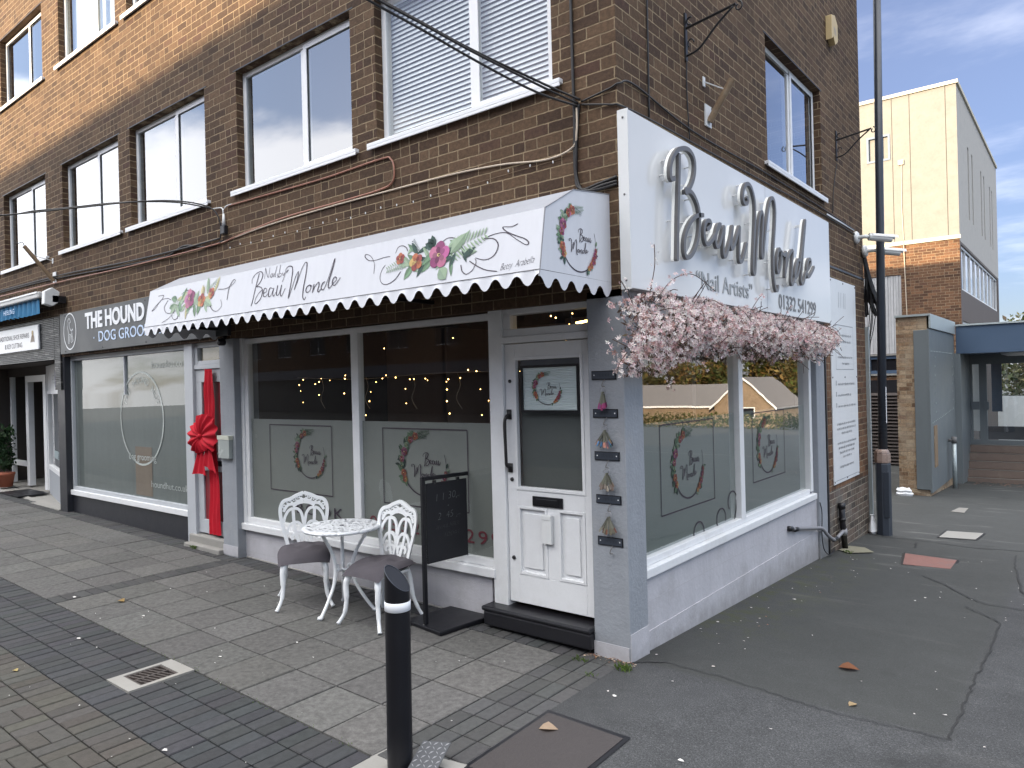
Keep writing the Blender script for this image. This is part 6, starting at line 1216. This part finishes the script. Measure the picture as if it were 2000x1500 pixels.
b = MB(); b.box(-5.20, -4.97, -.05, -.001, 1.165, 1.375); b.build('holder', paint('frosted_plastic', (.34, .37, .36), .25, .1, 9, 0), mb_, bevel=.006); b = MB(); b.box(-5.205, -4.965, -.055, -.001, 1.376, 1.42); b.box(-5.18, -5.06, -.0565, -.0551, 1.384, 1.41); b.build('lip', paint('cream_plastic', (.55, .56, .48), .35, .1, 9, 0), mb_)
# pipes at the back of the side wall
dr = thing('drainpipe', 'short leaning black drainpipe on the low brick wall with grey joints', 'pipe', (.04, 5.2, -.22))
b = MB(); b.tube([(.05, 5.17, .34), (.05, 5.19, .1), (.06, 5.25, -.22)], .036, 10); b.tube([(.05, 5.168, .345), (.05, 5.17, .28)], .044, 10); b.tube([(.05, 5.18, .16), (.052, 5.185, .13)], .043, 10); b.build('pipe', BLACK, dr, True)
b = MB(); b.tube([(.055, 5.20, .02), (.06, 5.215, -.05)], .043, 10); b.build('joint', GREYPL, dr, True)
wp = thing('waste_pipe', 'grey plastic waste pipe running along the foot of the side wall to the drain', 'pipe', (.05, 4.3, .05))
b = MB(); b.tube(crom([(-.01, 3.38, .33), (.01, 4.2, .20), (.03, 4.40, .16), (.06, 4.55, .05), (.07, 4.72, -.02), (.065, 4.85, -.03), (.06, 5.18, .0)], 6), .021, 9); b.build('pipe', GREYPL, wp, True)
b = MB(); b.tube([(-.012, 3.36, .335), (-.008, 3.44, .32)], .029, 9); b.tube([(.062, 4.72, -.02), (.07, 4.84, -.03)], .028, 9); b.tube([(.0, 3.52, .30), (.0, 3.60, .29)], .026, 9); b.build('fitting', BLACK, wp, True)
b = MB(); b.tube(crom([(.01, 4.41, .46), (.02, 4.44, .36), (.025, 4.42, .22), (.02, 4.42, .12), (.03, 4.45, -.08), (.05, 4.6, -.18), (.06, 4.75, -.15)], 5), .006, 5); tag(b.build('cable', CABLE), 'thin loose black cable hanging beside the grey waste pipe', 'cable')
# ------------------------------------------------------------------- cables on and to the front
def cable(label, paths, r, m, name='cable'):
    t = thing(name, label, 'cable', paths[0][0])
    for p in paths:
        b = MB(); b.tube(crom(p, 7), r, 6); b.build('cable', m, t, True)
    return t
Y = -.012
cable('bundle of black cables swooping from the top of the picture to the front corner', [[(-.30, Y-.01, 3.88), (-.52, -.25, 4.02), (-.8, -.9, 4.22), (-1.0, -1.9, 4.45), (-.9, -3.5, 4.9), (-.6, -6, 5.4)], [(-.30, Y-.02, 3.86), (-.55, -.28, 3.98), (-.82, -.93, 4.195), (-1.02, -1.93, 4.435), (-.92, -3.5, 4.9), (-.6, -6, 5.4)], [(-.28, Y-.01, 3.90), (-.53, -.26, 4.05), (-.81, -.9, 4.235), (-1.01, -1.9, 4.47), (-.9, -3.5, 4.92), (-.6, -6, 5.4)]], .0085, CABLE)
cable('black cables down the brick beside the front corner into the awning end', [[(-.355, Y, 9.0), (-.35, Y, 5.5), (-.345, Y, 4.2), (-.34, Y, 3.75), (-.345, Y, 3.42), (-.30, Y, 3.28), (-.15, Y, 3.29), (-.01, Y, 3.31)], [(-.335, Y-.01, 3.9), (-.325, Y-.01, 3.6), (-.33, Y-.01, 3.38), (-.27, Y-.01, 3.26), (-.12, Y-.01, 3.27), (-.01, Y, 3.28)], [(-.30, Y, 3.88), (-.32, Y, 3.7), (-.335, Y, 3.45), (-.32, Y-.012, 3.30), (-.2, Y-.012, 3.25), (-.01, Y, 3.26)]], .011, CABLE)
cable('cream cable looping from the corner and running left along the brick', [[(-.31, Y-.015, 3.85), (-.315, Y-.015, 3.68), (-.36, Y-.01, 3.58), (-.60, Y, 3.55), (-1.0, Y, 3.60), (-1.5, Y, 3.63), (-2.2, Y, 3.64), (-3.2, Y, 3.645), (-4.2, Y, 3.63), (-5.1, Y, 3.58)]], .007, CABLEW)
cable('copper coloured pipe with a rounded bend under the first floor windows', [[(-5.1, Y, 3.575), (-4, Y, 3.66), (-3, Y, 3.665), (-2.45, Y, 3.67), (-2.26, Y, 3.70), (-2.22, Y, 3.80), (-2.26, Y, 3.91), (-2.4, Y, 3.94), (-3.2, Y, 3.93), (-4.2, Y, 3.95), (-4.95, Y, 3.965)]], .0085, CABLEC)
cable('black overhead cable drooping across the left windows to a junction box', [[(-5.07, Y-.02, 3.62), (-5.05, Y-.03, 3.80), (-5.15, -.10, 3.97), (-5.5, -.3, 4.07), (-6.0, -.6, 4.09), (-6.6, -1.0, 4.05), (-7.6, -1.6, 4.03), (-9, -2.5, 4.15), (-12, -4.5, 4.5)], [(-5.25, -.02, 3.99), (-5.6, -.3, 4.075), (-6.2, -.65, 4.11), (-7.0, -1.15, 4.075), (-8, -1.8, 4.08), (-12, -4.5, 4.6)]], .0085, CABLE)
cable('dark cables running along the brick to the far left', [[(-5.05, Y, 3.60), (-5.35, Y, 3.57), (-5.9, Y, 3.66), (-6.3, Y, 3.60), (-6.8, Y, 3.60), (-8, Y, 3.64), (-9.5, Y, 3.70), (-11, Y, 3.735), (-14, Y, 3.76)], [(-5.1, Y-.01, 3.63), (-6.0, Y-.01, 3.63), (-7.5, Y-.01, 3.66), (-9.5, Y-.01, 3.735), (-12, Y-.01, 3.77), (-14, Y-.01, 3.79)]], .011, CABLE)
cable('thin red brown cables along the brick to the far left', [[(-5.1, Y-.012, 3.575), (-6, Y-.012, 3.575), (-7.5, Y-.012, 3.59), (-9.5, Y-.012, 3.635), (-12, Y-.012, 3.67), (-14, Y-.012, 3.69)]], .009, CABLEC)
jb = thing('junction_box', 'small black junction box with a white cone boot on the brick', 'junction box', (-5.0, 0, 3.72)); b = MB(); b.box(-5.04, -4.955, -.05, -.001, 3.66, 3.755); b.build('box', BLACK, jb, bevel=.008); b = MB(); b.lathe([(.022, 0), (.011, .13)], 10, (-5.0, -.025, 3.757)); b.build('boot', PLAST, jb, True); b = MB(); b.tube(crom([(-5.0, -.025, 3.88), (-5.0, -.025, 3.93), (-4.95, -.02, 3.965), (-4.85, -.015, 3.97)], 4), .006, 5); b.tube(crom([(-5.0, -.03, 3.88), (-5.01, -.03, 3.94), (-5.08, -.02, 3.97), (-5.25, -.02, 3.985)], 4), .006, 5); b.build('lead', PLAST, jb, True)
b = MB(); 
cable('thin dark cables running along the side wall above the big sign', [[(-.28, Y, 3.89), (-.05, Y, 3.92), (.012, .02, 3.95), (.012, .25, 4.0), (.012, 1.2, 3.92), (.012, 2.8, 3.94), (.012, 4.6, 3.93), (.012, 6.3, 3.90)], [(-.28, Y, 3.87), (-.05, Y, 3.81), (.012, .05, 3.80), (.012, .6, 3.82), (.012, 1.6, 3.83), (.012, 2.6, 3.84), (.012, 4.5, 3.86), (.012, 6.5, 3.84)]], .007, CABLE)
cable('vertical black cables up the side wall by the front corner', [[(.012, .44, 8.6), (.012, .445, 5), (.012, .435, 3.83)]], .007, CABLE); cable('thin vertical cable below the first basket bracket', [[(.01, 1.10, 4.46), (.01, 1.09, 4.2), (.01, 1.12, 3.84)]], .005, CABLE)
cable('thin wavy cable below the second basket bracket', [[(.01, 5.5, 4.62), (.01, 5.38, 4.4), (.01, 5.30, 4.2), (.01, 5.25, 3.95)]], .005, CABLE)
b = MB(); b.mbox(S, 5.0, 6.3, -.012, -.001, 3.885, 3.905); tag(b.build('cable_trunking', PLAST), 'thin white cable trunking along the side wall towards the cameras', 'cable trunking')
b = MB(); b.mbox(S, 4.9, 6.78, -.006, 0.0, 3.12+.14, 3.12+.165); tag(b.build('movement_strip', BLACK), 'thin dark seam along the side wall above the white notice board', 'trim')
tg = thing('cable_bundle', 'tangled mass of black cables hanging from the back corner of the brick wall', 'cables', (.02, 6.85, 3.2))
for k in range(26):
    b = MB(); a = R.uniform(-.05, .12); b.tube(crom([(.0, 6.80+R.uniform(0, .12), 3.62+R.uniform(-.05, .05)), (.03+a*.3, 6.84+R.uniform(0, .1), 3.3), (.03+a, 6.86+R.uniform(0, .1), 3.0+R.uniform(-.05, .1)), (.05+a*1.6, 6.88+R.uniform(0, .1), 2.85+R.uniform(-.1, .15))], 4), .016, 5); b.build('cable', CABLE, tg, True)
for k in range(4): b = MB(); a = R.uniform(-.03, .14); b.tube(crom([(.05+a, 6.9, 2.9), (.02+a*.8, 6.93, 2.6), (.01+a*.2, 6.95, 2.3), (.03, 6.95, 1.9)], 5), .006, 5); b.build('loose_wire', CABLE, tg, True)
# clip-on string of outdoor fairy lights along the brick
sl_ = thing('string_lights', 'row of tiny clear string lights clipped to the brick above the awning', 'string lights', (-2.5, 0, 3.5))
b = MB(); b.lathe([(.004, 0), (.006, .008), (.003, .019)], 6); proto = b.build('bulb', PLAST, sl_, local=True); proto.location = (0, -.018, 0)
k = 0
for i in range(22):
    x = -4.9+i*.208; z = 3.49+.012*math.sin(i*1.7)-.006*i*0
    o = proto if i == 0 else proto.copy()
    if i: scene.collection.objects.link(o); o.parent = sl_
    o.location = (x+2.5, -.016, z+(.03 if x > -1 else 0)-3.5)
b = MB(); b.tube(crom([(-4.95, -.008, 3.50), (-4, -.008, 3.505), (-3, -.008, 3.50), (-2, -.008, 3.505), (-1, -.008, 3.52), (-.45, -.008, 3.53)], 8), .0018, 4); b.build('wire', RUST, sl_, True)
# ------------------------------------------------------------------- interior lights and mirror
fl = thing('fairy_lights', 'warm curtain of fairy lights hanging inside the front windows', 'fairy lights', (-3, .6, 1.9))
b = MB(); b.lathe([(.003, -.008), (.0085, 0), (.003, .008)], 7); proto = b.build('bulb', BULB, fl, True, local=True)
spots = []
for i in range(30): spots.append((-4.55+i*.118+R.uniform(-.05, .05), .55+R.uniform(0, .1), 2.02+R.uniform(-.07, .04)))
for x in (-4.5, -4.15, -3.75, -3.35, -2.75, -2.2, -1.75, -1.4):
    for k in range(R.randint(1, 3)): spots.append((x+R.uniform(-.06, .06), .58, 1.98-.11*(k+1)+R.uniform(-.03, .03)))
for i in range(9): spots.append((-.95+i*.075+R.uniform(-.03, .03), .5, 2.42+R.uniform(-.05, .06)))
for i in range(8): spots.append((-4.6+R.uniform(0, 3.5), 1.2+R.uniform(0, 1), 2.3+R.uniform(-.1, .18)))
for i, p in enumerate(spots):
    o = proto if i == 0 else proto.copy()
    if i: scene.collection.objects.link(o); o.parent = fl
    o.location = Vector(p)-fl.location; s_ = R.uniform(.45, .85); o.scale = (s_, s_, s_)
b = MB(); b.tube(crom([(-4.6, .6, 2.05), (-3.5, .6, 2.01), (-2.4, .6, 2.04), (-1.3, .6, 2.03)], 8), .002, 4)
for x in (-4.15, -3.4, -2.7, -2.1, -1.45): b.tube(crom([(x, .6, 2.03), (x+.03, .6, 1.92), (x-.02, .6, 1.80), (x+.05, .6, 1.70)], 5), .0025, 4)
b.build('wire', CABLEW, fl, True)
b = MB(); b.tube([(-.97, .9, 2.43), (-.55, .9, 2.47)], .011, 6); tag(b.build('strip_light', STRIP), 'glowing yellow strip light behind the glass above the white door', 'light')
mr = thing('mirror', 'tall mirror with pointed ends on the brown partition inside the shop', 'mirror', (-3.05, 2.9, 2.0)); mo = [(0, .48), (.20, .30), (.235, .0), (.20, -.28), (0, -.48), (-.20, -.28), (-.235, 0), (-.20, .30)]
b = MB(); b.prism(mo, lambda u, v, h: (-2.95+u*1.2, 3.06-h, 2.02+v), 0, .02); b.build('frame', BLACK, mr); b = MB(); b.prism([(u*.9, v*.93) for u, v in mo], lambda u, v, h: (-2.95+u*1.2, 3.06-h, 2.02+v), .021, .024); b.build('glass', paint('mirror_silver', (.10, .11, .11), .08, .3, 3, 0, metal=.6), mr)
# ------------------------------------------------------------------- letter board in the door
lb = thing('letter_board', 'white ribbed letter board with the ring logo hanging behind the door glass', 'sign', (-.70, .108, 1.72))
BA, BB, BC, BD = -.945, -.445, 1.715, 2.04
b = MB(); 
for q in ((BA-.018, BA, BC-.018, BD+.018), (BB, BB+.018, BC-.018, BD+.018), (BA, BB, BC-.018, BC), (BA, BB, BD, BD+.018)): b.box(q[0], q[1], .088, .106, q[2], q[3])
b.build('frame', BLKM, lb); b = MB(); n = 26; hh = (BD-BC)/n
for i in range(n): z = BC+hh*i; b.quad((BA, .1025, z), (BB, .1025, z), (BB, .0985, z+hh*.78), (BA, .0985, z+hh*.78)); b.quad((BA, .0985, z+hh*.78), (BB, .0985, z+hh*.78), (BB, .1025, z+hh), (BA, .1025, z+hh))
b.build('ribbed_felt', paint('pale_ribbed_felt', (.58, .66, .66), .8, .06, 20, .1), lb)
b = MB(); wreath(b, lambda u, v, h: (-.715+u, .0965-h*.3, 1.875+v), .118); b.build('ring_logo', [PRINT, INK], lb)
# ------------------------------------------------------------------- plaques and nail colour rings on the pier
PZ = [1.965, 1.70, 1.405, 1.105, .815]
for i, z in enumerate(PZ):
    nm = ['topmost', 'second', 'middle', 'fourth', 'lowest'][i]; t = thing('name_plaque', f'small black plaque on the grey corner pier, {nm} of the column of five', 'plaque', (-.15, 0, z), 0, 'small black plaques on the corner pier')
    w_ = .10; dx = .008*i; b = MB(); b.box(-.255+dx*.6, -.055+dx*.6, -.008, -.001, z-.032, z+.030); b.build('plate', BLKM, t, bevel=.002); b = MB(); b.box(-.248+dx*.6, -.062+dx*.6, -.0095, -.0081, z-.026, z+.024); b.build('face', LAMPM, t)
    b = MB(); 
    for s in (-.232, -.078): b = MB(); b.lathe([(.005, 0), (.003, .003)], 8, (s+dx*.6, -.0096, z), Vector((0, -1, 0))); b.build('rivet', PLAST, t)
    b = MB(); b.text(('GEL', 'GLITTER', 'MATTE', 'NUDES', 'CHROME')[i] if False else 'IIIIIII', lambda u, v, h: (-.155+dx*.6+u, -.0098, z-.012+v), .03, 0, 0, 1) if False else [b.ribbon([(-.20+k*.012+dx, z-.010), (-.198+k*.012+dx, z+.010)], .003, lambda p, q_, h: (p, -.0098, q_), 0, None, 0) for k in range(8)]; b.build('engraving', BLACK, t)
    b = MB(); b.tube(crom([(-.15+dx, -.004, z-.03), (-.15+dx, -.03, z-.05), (-.155+dx, -.035, z-.075), (-.14+dx, -.02, z-.08)], 4), .004, 5); b.build('hook', STEEL, t, True)
cols_ = [[(.30, .05, .14), (.42, .10, .25), (.18, .03, .1), (.55, .25, .38), (.25, .08, .22)], [(.05, .05, .06), (.28, .2, .13), (.34, .34, .3), (.05, .13, .15), (.1, .22, .4), (.12, .08, .12), (.55, .25, .2)], [(.24, .18, .15), (.30, .26, .22), (.16, .13, .11)], [(.18, .165, .13), (.22, .2, .16), (.15, .14, .1), (.16, .07, .05)]]
for i in range(4):
    z = PZ[i]-.085; cx = -.15+.008*i; nm = ['purple and pink tips', 'rainbow coloured tips', 'nude beige tips', 'clear and gold tips'][i]
    t = thing('nail_sample_ring', f'fan of nail samples with {nm} hanging on the corner pier', 'nail samples', (cx, -.03, z), 0, 'rings of nail colour samples')
    b = MB(); b.tube([(cx+.022*math.cos(a), -.034, z-.022+.022*math.sin(a)) for a in [q*math.pi/8 for q in range(16)]], .003, 5, closed=True); b.build('ring', GREYPL, t, True)
    st_, tp = MB(), MB(); sp_r = (.30, .62, .58, .60)[i]
    for k in range(24):
        a = -math.pi/2+R.uniform(-1, 1)*sp_r; y = -.02-.024*R.random(); L = R.uniform(.105, .125); d = Vector((math.cos(a), 0, math.sin(a))); e = Vector((-d.z, 0, d.x)); o = Vector((cx, y, z-.03))
        st_.c = tone((.13, .13, .105), .4); st_.add([o-e*.004, o+e*.004, o+d*L*.72+e*.0045+Vector((0, -.01, 0)), o+d*L*.72-e*.0045+Vector((0, -.01, 0))], [(0, 1, 2, 3)])
        tp.c = tone(R.choice(cols_[i]), .2); tp.add([o+d*L*.72-e*.0065+Vector((0, -.0102, 0)), o+d*L*.72+e*.0065+Vector((0, -.0102, 0)), o+d*L*.98+e*.006+Vector((0, -.012, 0)), o+d*L*1.05+Vector((0, -.013, 0)), o+d*L*.98-e*.006+Vector((0, -.012, 0))], [(0, 1, 2, 3, 4)])
    st_.build('clear_stick', PRINT, t); tp.build('coloured_tip', PRINT, t)
# ------------------------------------------------------------------- red ribbon and bow on the groomer's door
rb = thing('door_ribbon', 'wide red ribbon with a big fanned bow tied down the door of the dog groomer', 'ribbon', (-5.5, .03, .2))
def strip(z0, z1, x, w0, w1, wave=.01):
    b = MB(); n, m_ = 26, 12; vs = []
    for i in range(n+1):
        z = z1+(z0-z1)*i/n; w_ = w0+(w1-w0)*i/n
        for j in range(m_+1): s = j/m_-.5; vs.append((x+s*w_+.004*math.sin(i*.5), .055-.012*math.sin(s*16+i*.15)-wave*math.sin(i*.35+s*2)*.5, z))
    b.add(vs, [(i*(m_+1)+j, i*(m_+1)+j+1, (i+1)*(m_+1)+j+1, (i+1)*(m_+1)+j) for i in range(n) for j in range(m_)]); return b
strip(1.40, 2.18, -5.56, .22, .20).build('ribbon_band', RED, rb, True); strip(.25, 1.40, -5.49, .17, .22).build('ribbon_band', RED, rb, True)
b = MB(); n, m_ = 120, 8; vs = []; c = Vector((-5.60, .02, 1.40))
for i in range(n):
    a = 2*math.pi*i/n; R0 = .24+.05*math.cos(2*a-.5)+(.07 if math.cos(a-.6) > .3 else 0)
    for j in range(m_+1): t_ = j/m_; r_ = R0*t_; vs.append((c.x+r_*math.cos(a)*1.0, c.y-.05-.035*math.sin(t_*3.0)-.022*t_*math.sin(a*15), c.z+r_*math.sin(a)*.95))
b.add(vs, [(i*(m_+1)+j, ((i+1) % n)*(m_+1)+j, ((i+1) % n)*(m_+1)+j+1, i*(m_+1)+j+1) for i in range(n) for j in range(m_)]); b.build('bow_fan', RED, rb, True)
b = MB(); b.lathe([(.01, -.03), (.035, -.012), (.035, .012), (.01, .03)], 14, (-5.60, -.05, 1.40)); b.build('bow_knot', RED, rb, True)
for x, sgn, L in ((-5.64, -1, .42), (-5.50, 1, .36)):
    b = MB(); n, m_ = 14, 12; vs = []
    for i in range(n+1):
        for j in range(m_+1): s = j/m_-.5; k = i/n; vs.append((x+sgn*k*.05+s*(.06+.24*k), .0-.012*math.sin(s*14+k*2)-.015*k, 1.38-k*L-(.03*abs(s) if sgn < 0 else .08*s)*k))
    b.add(vs, [(i*(m_+1)+j, i*(m_+1)+j+1, (i+1)*(m_+1)+j+1, (i+1)*(m_+1)+j) for i in range(n) for j in range(m_)]); b.build('bow_tail', RED, rb, True)
# ------------------------------------------------------------------- blossom garland over the side window
ga = thing('blossom_garland', 'thick garland of pale pink artificial cherry blossom hanging under the big sign', 'flower garland', (.15, 2, 2.3))
def band(y):
    lo = 1.95 if y < .25 else 1.95+(y-.25)/.5*.15 if y < .75 else 2.10+.022*math.sin(y*9)+.018*math.sin(y*23+1)
    if y > 4.2: lo += (y-4.2)*.3
    if y < -.25: lo += (-.25-y)*.5
    hi = 2.555-.012*max(0, y)+.02*math.sin(y*7) if y > .2 else 2.53-(.2-y)*.22
    return lo, hi
b, br = MB(), MB(); PC = [(.82, .64, .645), (.87, .765, .76), (.74, .51, .52), (.88, .82, .79), (.50, .32, .29), (.82, .69, .67), (.90, .86, .83), (.86, .78, .75)]
def blossom(p, nrm, r, c):
    q = nrm.to_track_quat('Z', 'Y')
    for k in range(5):
        a = 2*math.pi*k/5+R.uniform(-.25, .25); b.c = tone(c, .16, .04); up = R.uniform(.1, .7)
        loc = [(0, 0, 0), (.55*math.cos(a-.5), .55*math.sin(a-.5), up*.4), (1.0*math.cos(a), 1.0*math.sin(a), up), (.55*math.cos(a+.5), .55*math.sin(a+.5), up*.4)]
        b.add([p+q @ (Vector(v)*r) for v in loc], [(0, 1, 2, 3)])
    b.c = (.32, .15, .17); b.add([p+q @ Vector((r*.16*math.cos(a), r*.16*math.sin(a), r*.16)) for a in (0, 1.57, 3.14, 4.71)], [(0, 1, 2, 3)])
N = 0
while N < 4700:
    y = R.uniform(-.34, 4.5); lo, hi = band(y); z = lo+(hi-lo)*R.random()
    if y > 1.0 and z < lo+.10 and R.random() < .55: continue
    k = (z-lo)/(hi-lo); th = .05+(.21 if y < .7 else .165)*math.sin(math.pi*min(1, max(0, .12+k*.8))); d = th*(R.uniform(.78, 1.02) if R.random() < .7 else R.random())+.04
    if y < .0: d = max(.06, d)
    # clumps and gaps
    g = math.sin(y*13+z*9)+math.sin(y*5-z*17+1)+math.sin(y*29+2+z*5)*.6
    if g < -1.1 and R.random() < .8: continue
    if y < -.22 and R.random() < .3: continue
    p = Vector((d, y, z)); nrm = Vector((R.uniform(.2, 1.2), R.uniform(-1.0, .5), R.uniform(-.5, .7))).normalized()
    blossom(p, nrm, R.uniform(.016, .026), R.choice(PC)); N += 1
for _ in range(2800):  # brown leaf bits, coloured dark to deepen the shaded hollows between blossoms
    y = R.uniform(-.28, 4.55); lo, hi = band(y); k = R.random(); th = .05+(.21 if y < .7 else .165)*math.sin(math.pi*min(1, max(0, .12+k*.8)))
    p = Vector((max(.05, th*R.uniform(.35, 1.0)+.04), y, lo+(hi-lo)*k)); a = R.uniform(0, 6.3); d = Vector((R.uniform(-.3, .6), math.cos(a), math.sin(a)))*R.uniform(.018, .034); e = d.cross(Vector((1, .2, .3))).normalized()*R.uniform(.006, .011)
    b.c = tone(R.choice([(.13, .075, .06), (.20, .12, .09), (.09, .06, .045), (.16, .13, .08)]), .2); b.add([p-d, p-e, p+d, p+e], [(0, 1, 2, 3)])
def spray(pts, n):
    br.tube(crom(pts, 5), .0032, 5); q = crom(pts, 5)
    for _ in range(n):
        c = Vector(R.choice(q))+Vector((R.uniform(-.03, .03), R.uniform(-.03, .03), R.uniform(-.03, .03))); blossom(c, Vector((R.uniform(.2, 1), R.uniform(-1, .5), R.uniform(-.5, .8))).normalized(), R.uniform(.012, .02), R.choice(PC))
spray([(.2, .1, 2.45), (.24, .22, 2.58), (.23, .45, 2.66), (.2, .75, 2.69), (.22, 1.05, 2.60)], 26); spray([(.2, .02, 2.5), (.22, .06, 2.68), (.21, .08, 2.83)], 16); spray([(.2, -.2, 2.4), (.2, -.3, 2.5), (.2, -.36, 2.55)], 14)
spray([(.2, .2, 2.0), (.22, .24, 1.93), (.22, .26, 1.86)], 12); spray([(.2, .6, 2.1), (.24, .7, 2.02), (.24, .8, 1.98)], 16); spray([(.15, 4.5, 2.3), (.15, 4.75, 2.32), (.15, 4.95, 2.22)], 14); spray([(.15, 4.4, 2.35), (.16, 4.65, 2.42), (.16, 4.85, 2.47)], 12)
spray([(.18, 1.9, 2.5), (.2, 2.05, 2.62), (.2, 2.15, 2.66)], 10); spray([(.18, 2.8, 2.5), (.2, 2.9, 2.6), (.2, 3.0, 2.62)], 8); spray([(.18, 3.6, 2.15), (.2, 3.75, 2.07)], 10); spray([(.2, -.3, 2.1), (.2, -.40, 2.03), (.2, -.43, 1.97)], 10)
for _ in range(200):
    y = R.uniform(-.3, 4.5); lo, hi = band(y); p = Vector((R.uniform(.04, .2), y, R.uniform(lo, hi))); d = Vector((R.uniform(.02, .17), R.uniform(-.16, .16), R.uniform(-.16, .13))); br.tube([p, p+d*.5+Vector((.01, 0, .01)), p+d], .003, 4)
b.build('blossom', PETAL, ga); br.build('twig', paint('brown_twig', (.085, .05, .04), .8, .2, 30, 0), ga)
# pot plant by the cobbler's door
pp = thing('pot_plant', 'dark leafy plant in a terracotta pot beside the far left doorway', 'plant', (-13.7, .35, .2))
b = MB(); b.lathe([(.12, 0), (.16, .22), (.17, .23), (.17, .27), (.15, .27)], 16, (-13.7, .35, .2)); b.build('pot', paint('terracotta', (.30, .09, .05), .8, .15, 8, .2), pp, True)
crown('foliage', pp, [((-13.7, .35, .7+.25*i), (.2, .2, .2)) for i in range(3)], 420, .05, [(.02, .045, .02), (.03, .06, .025)])
dm = MB(); dm.box(-12.9, -11.9, .02, .5, .185, .20); tag(dm.build('door_mat', BLACK), 'dark door mat on the pale floor of the far left doorway', 'mat')
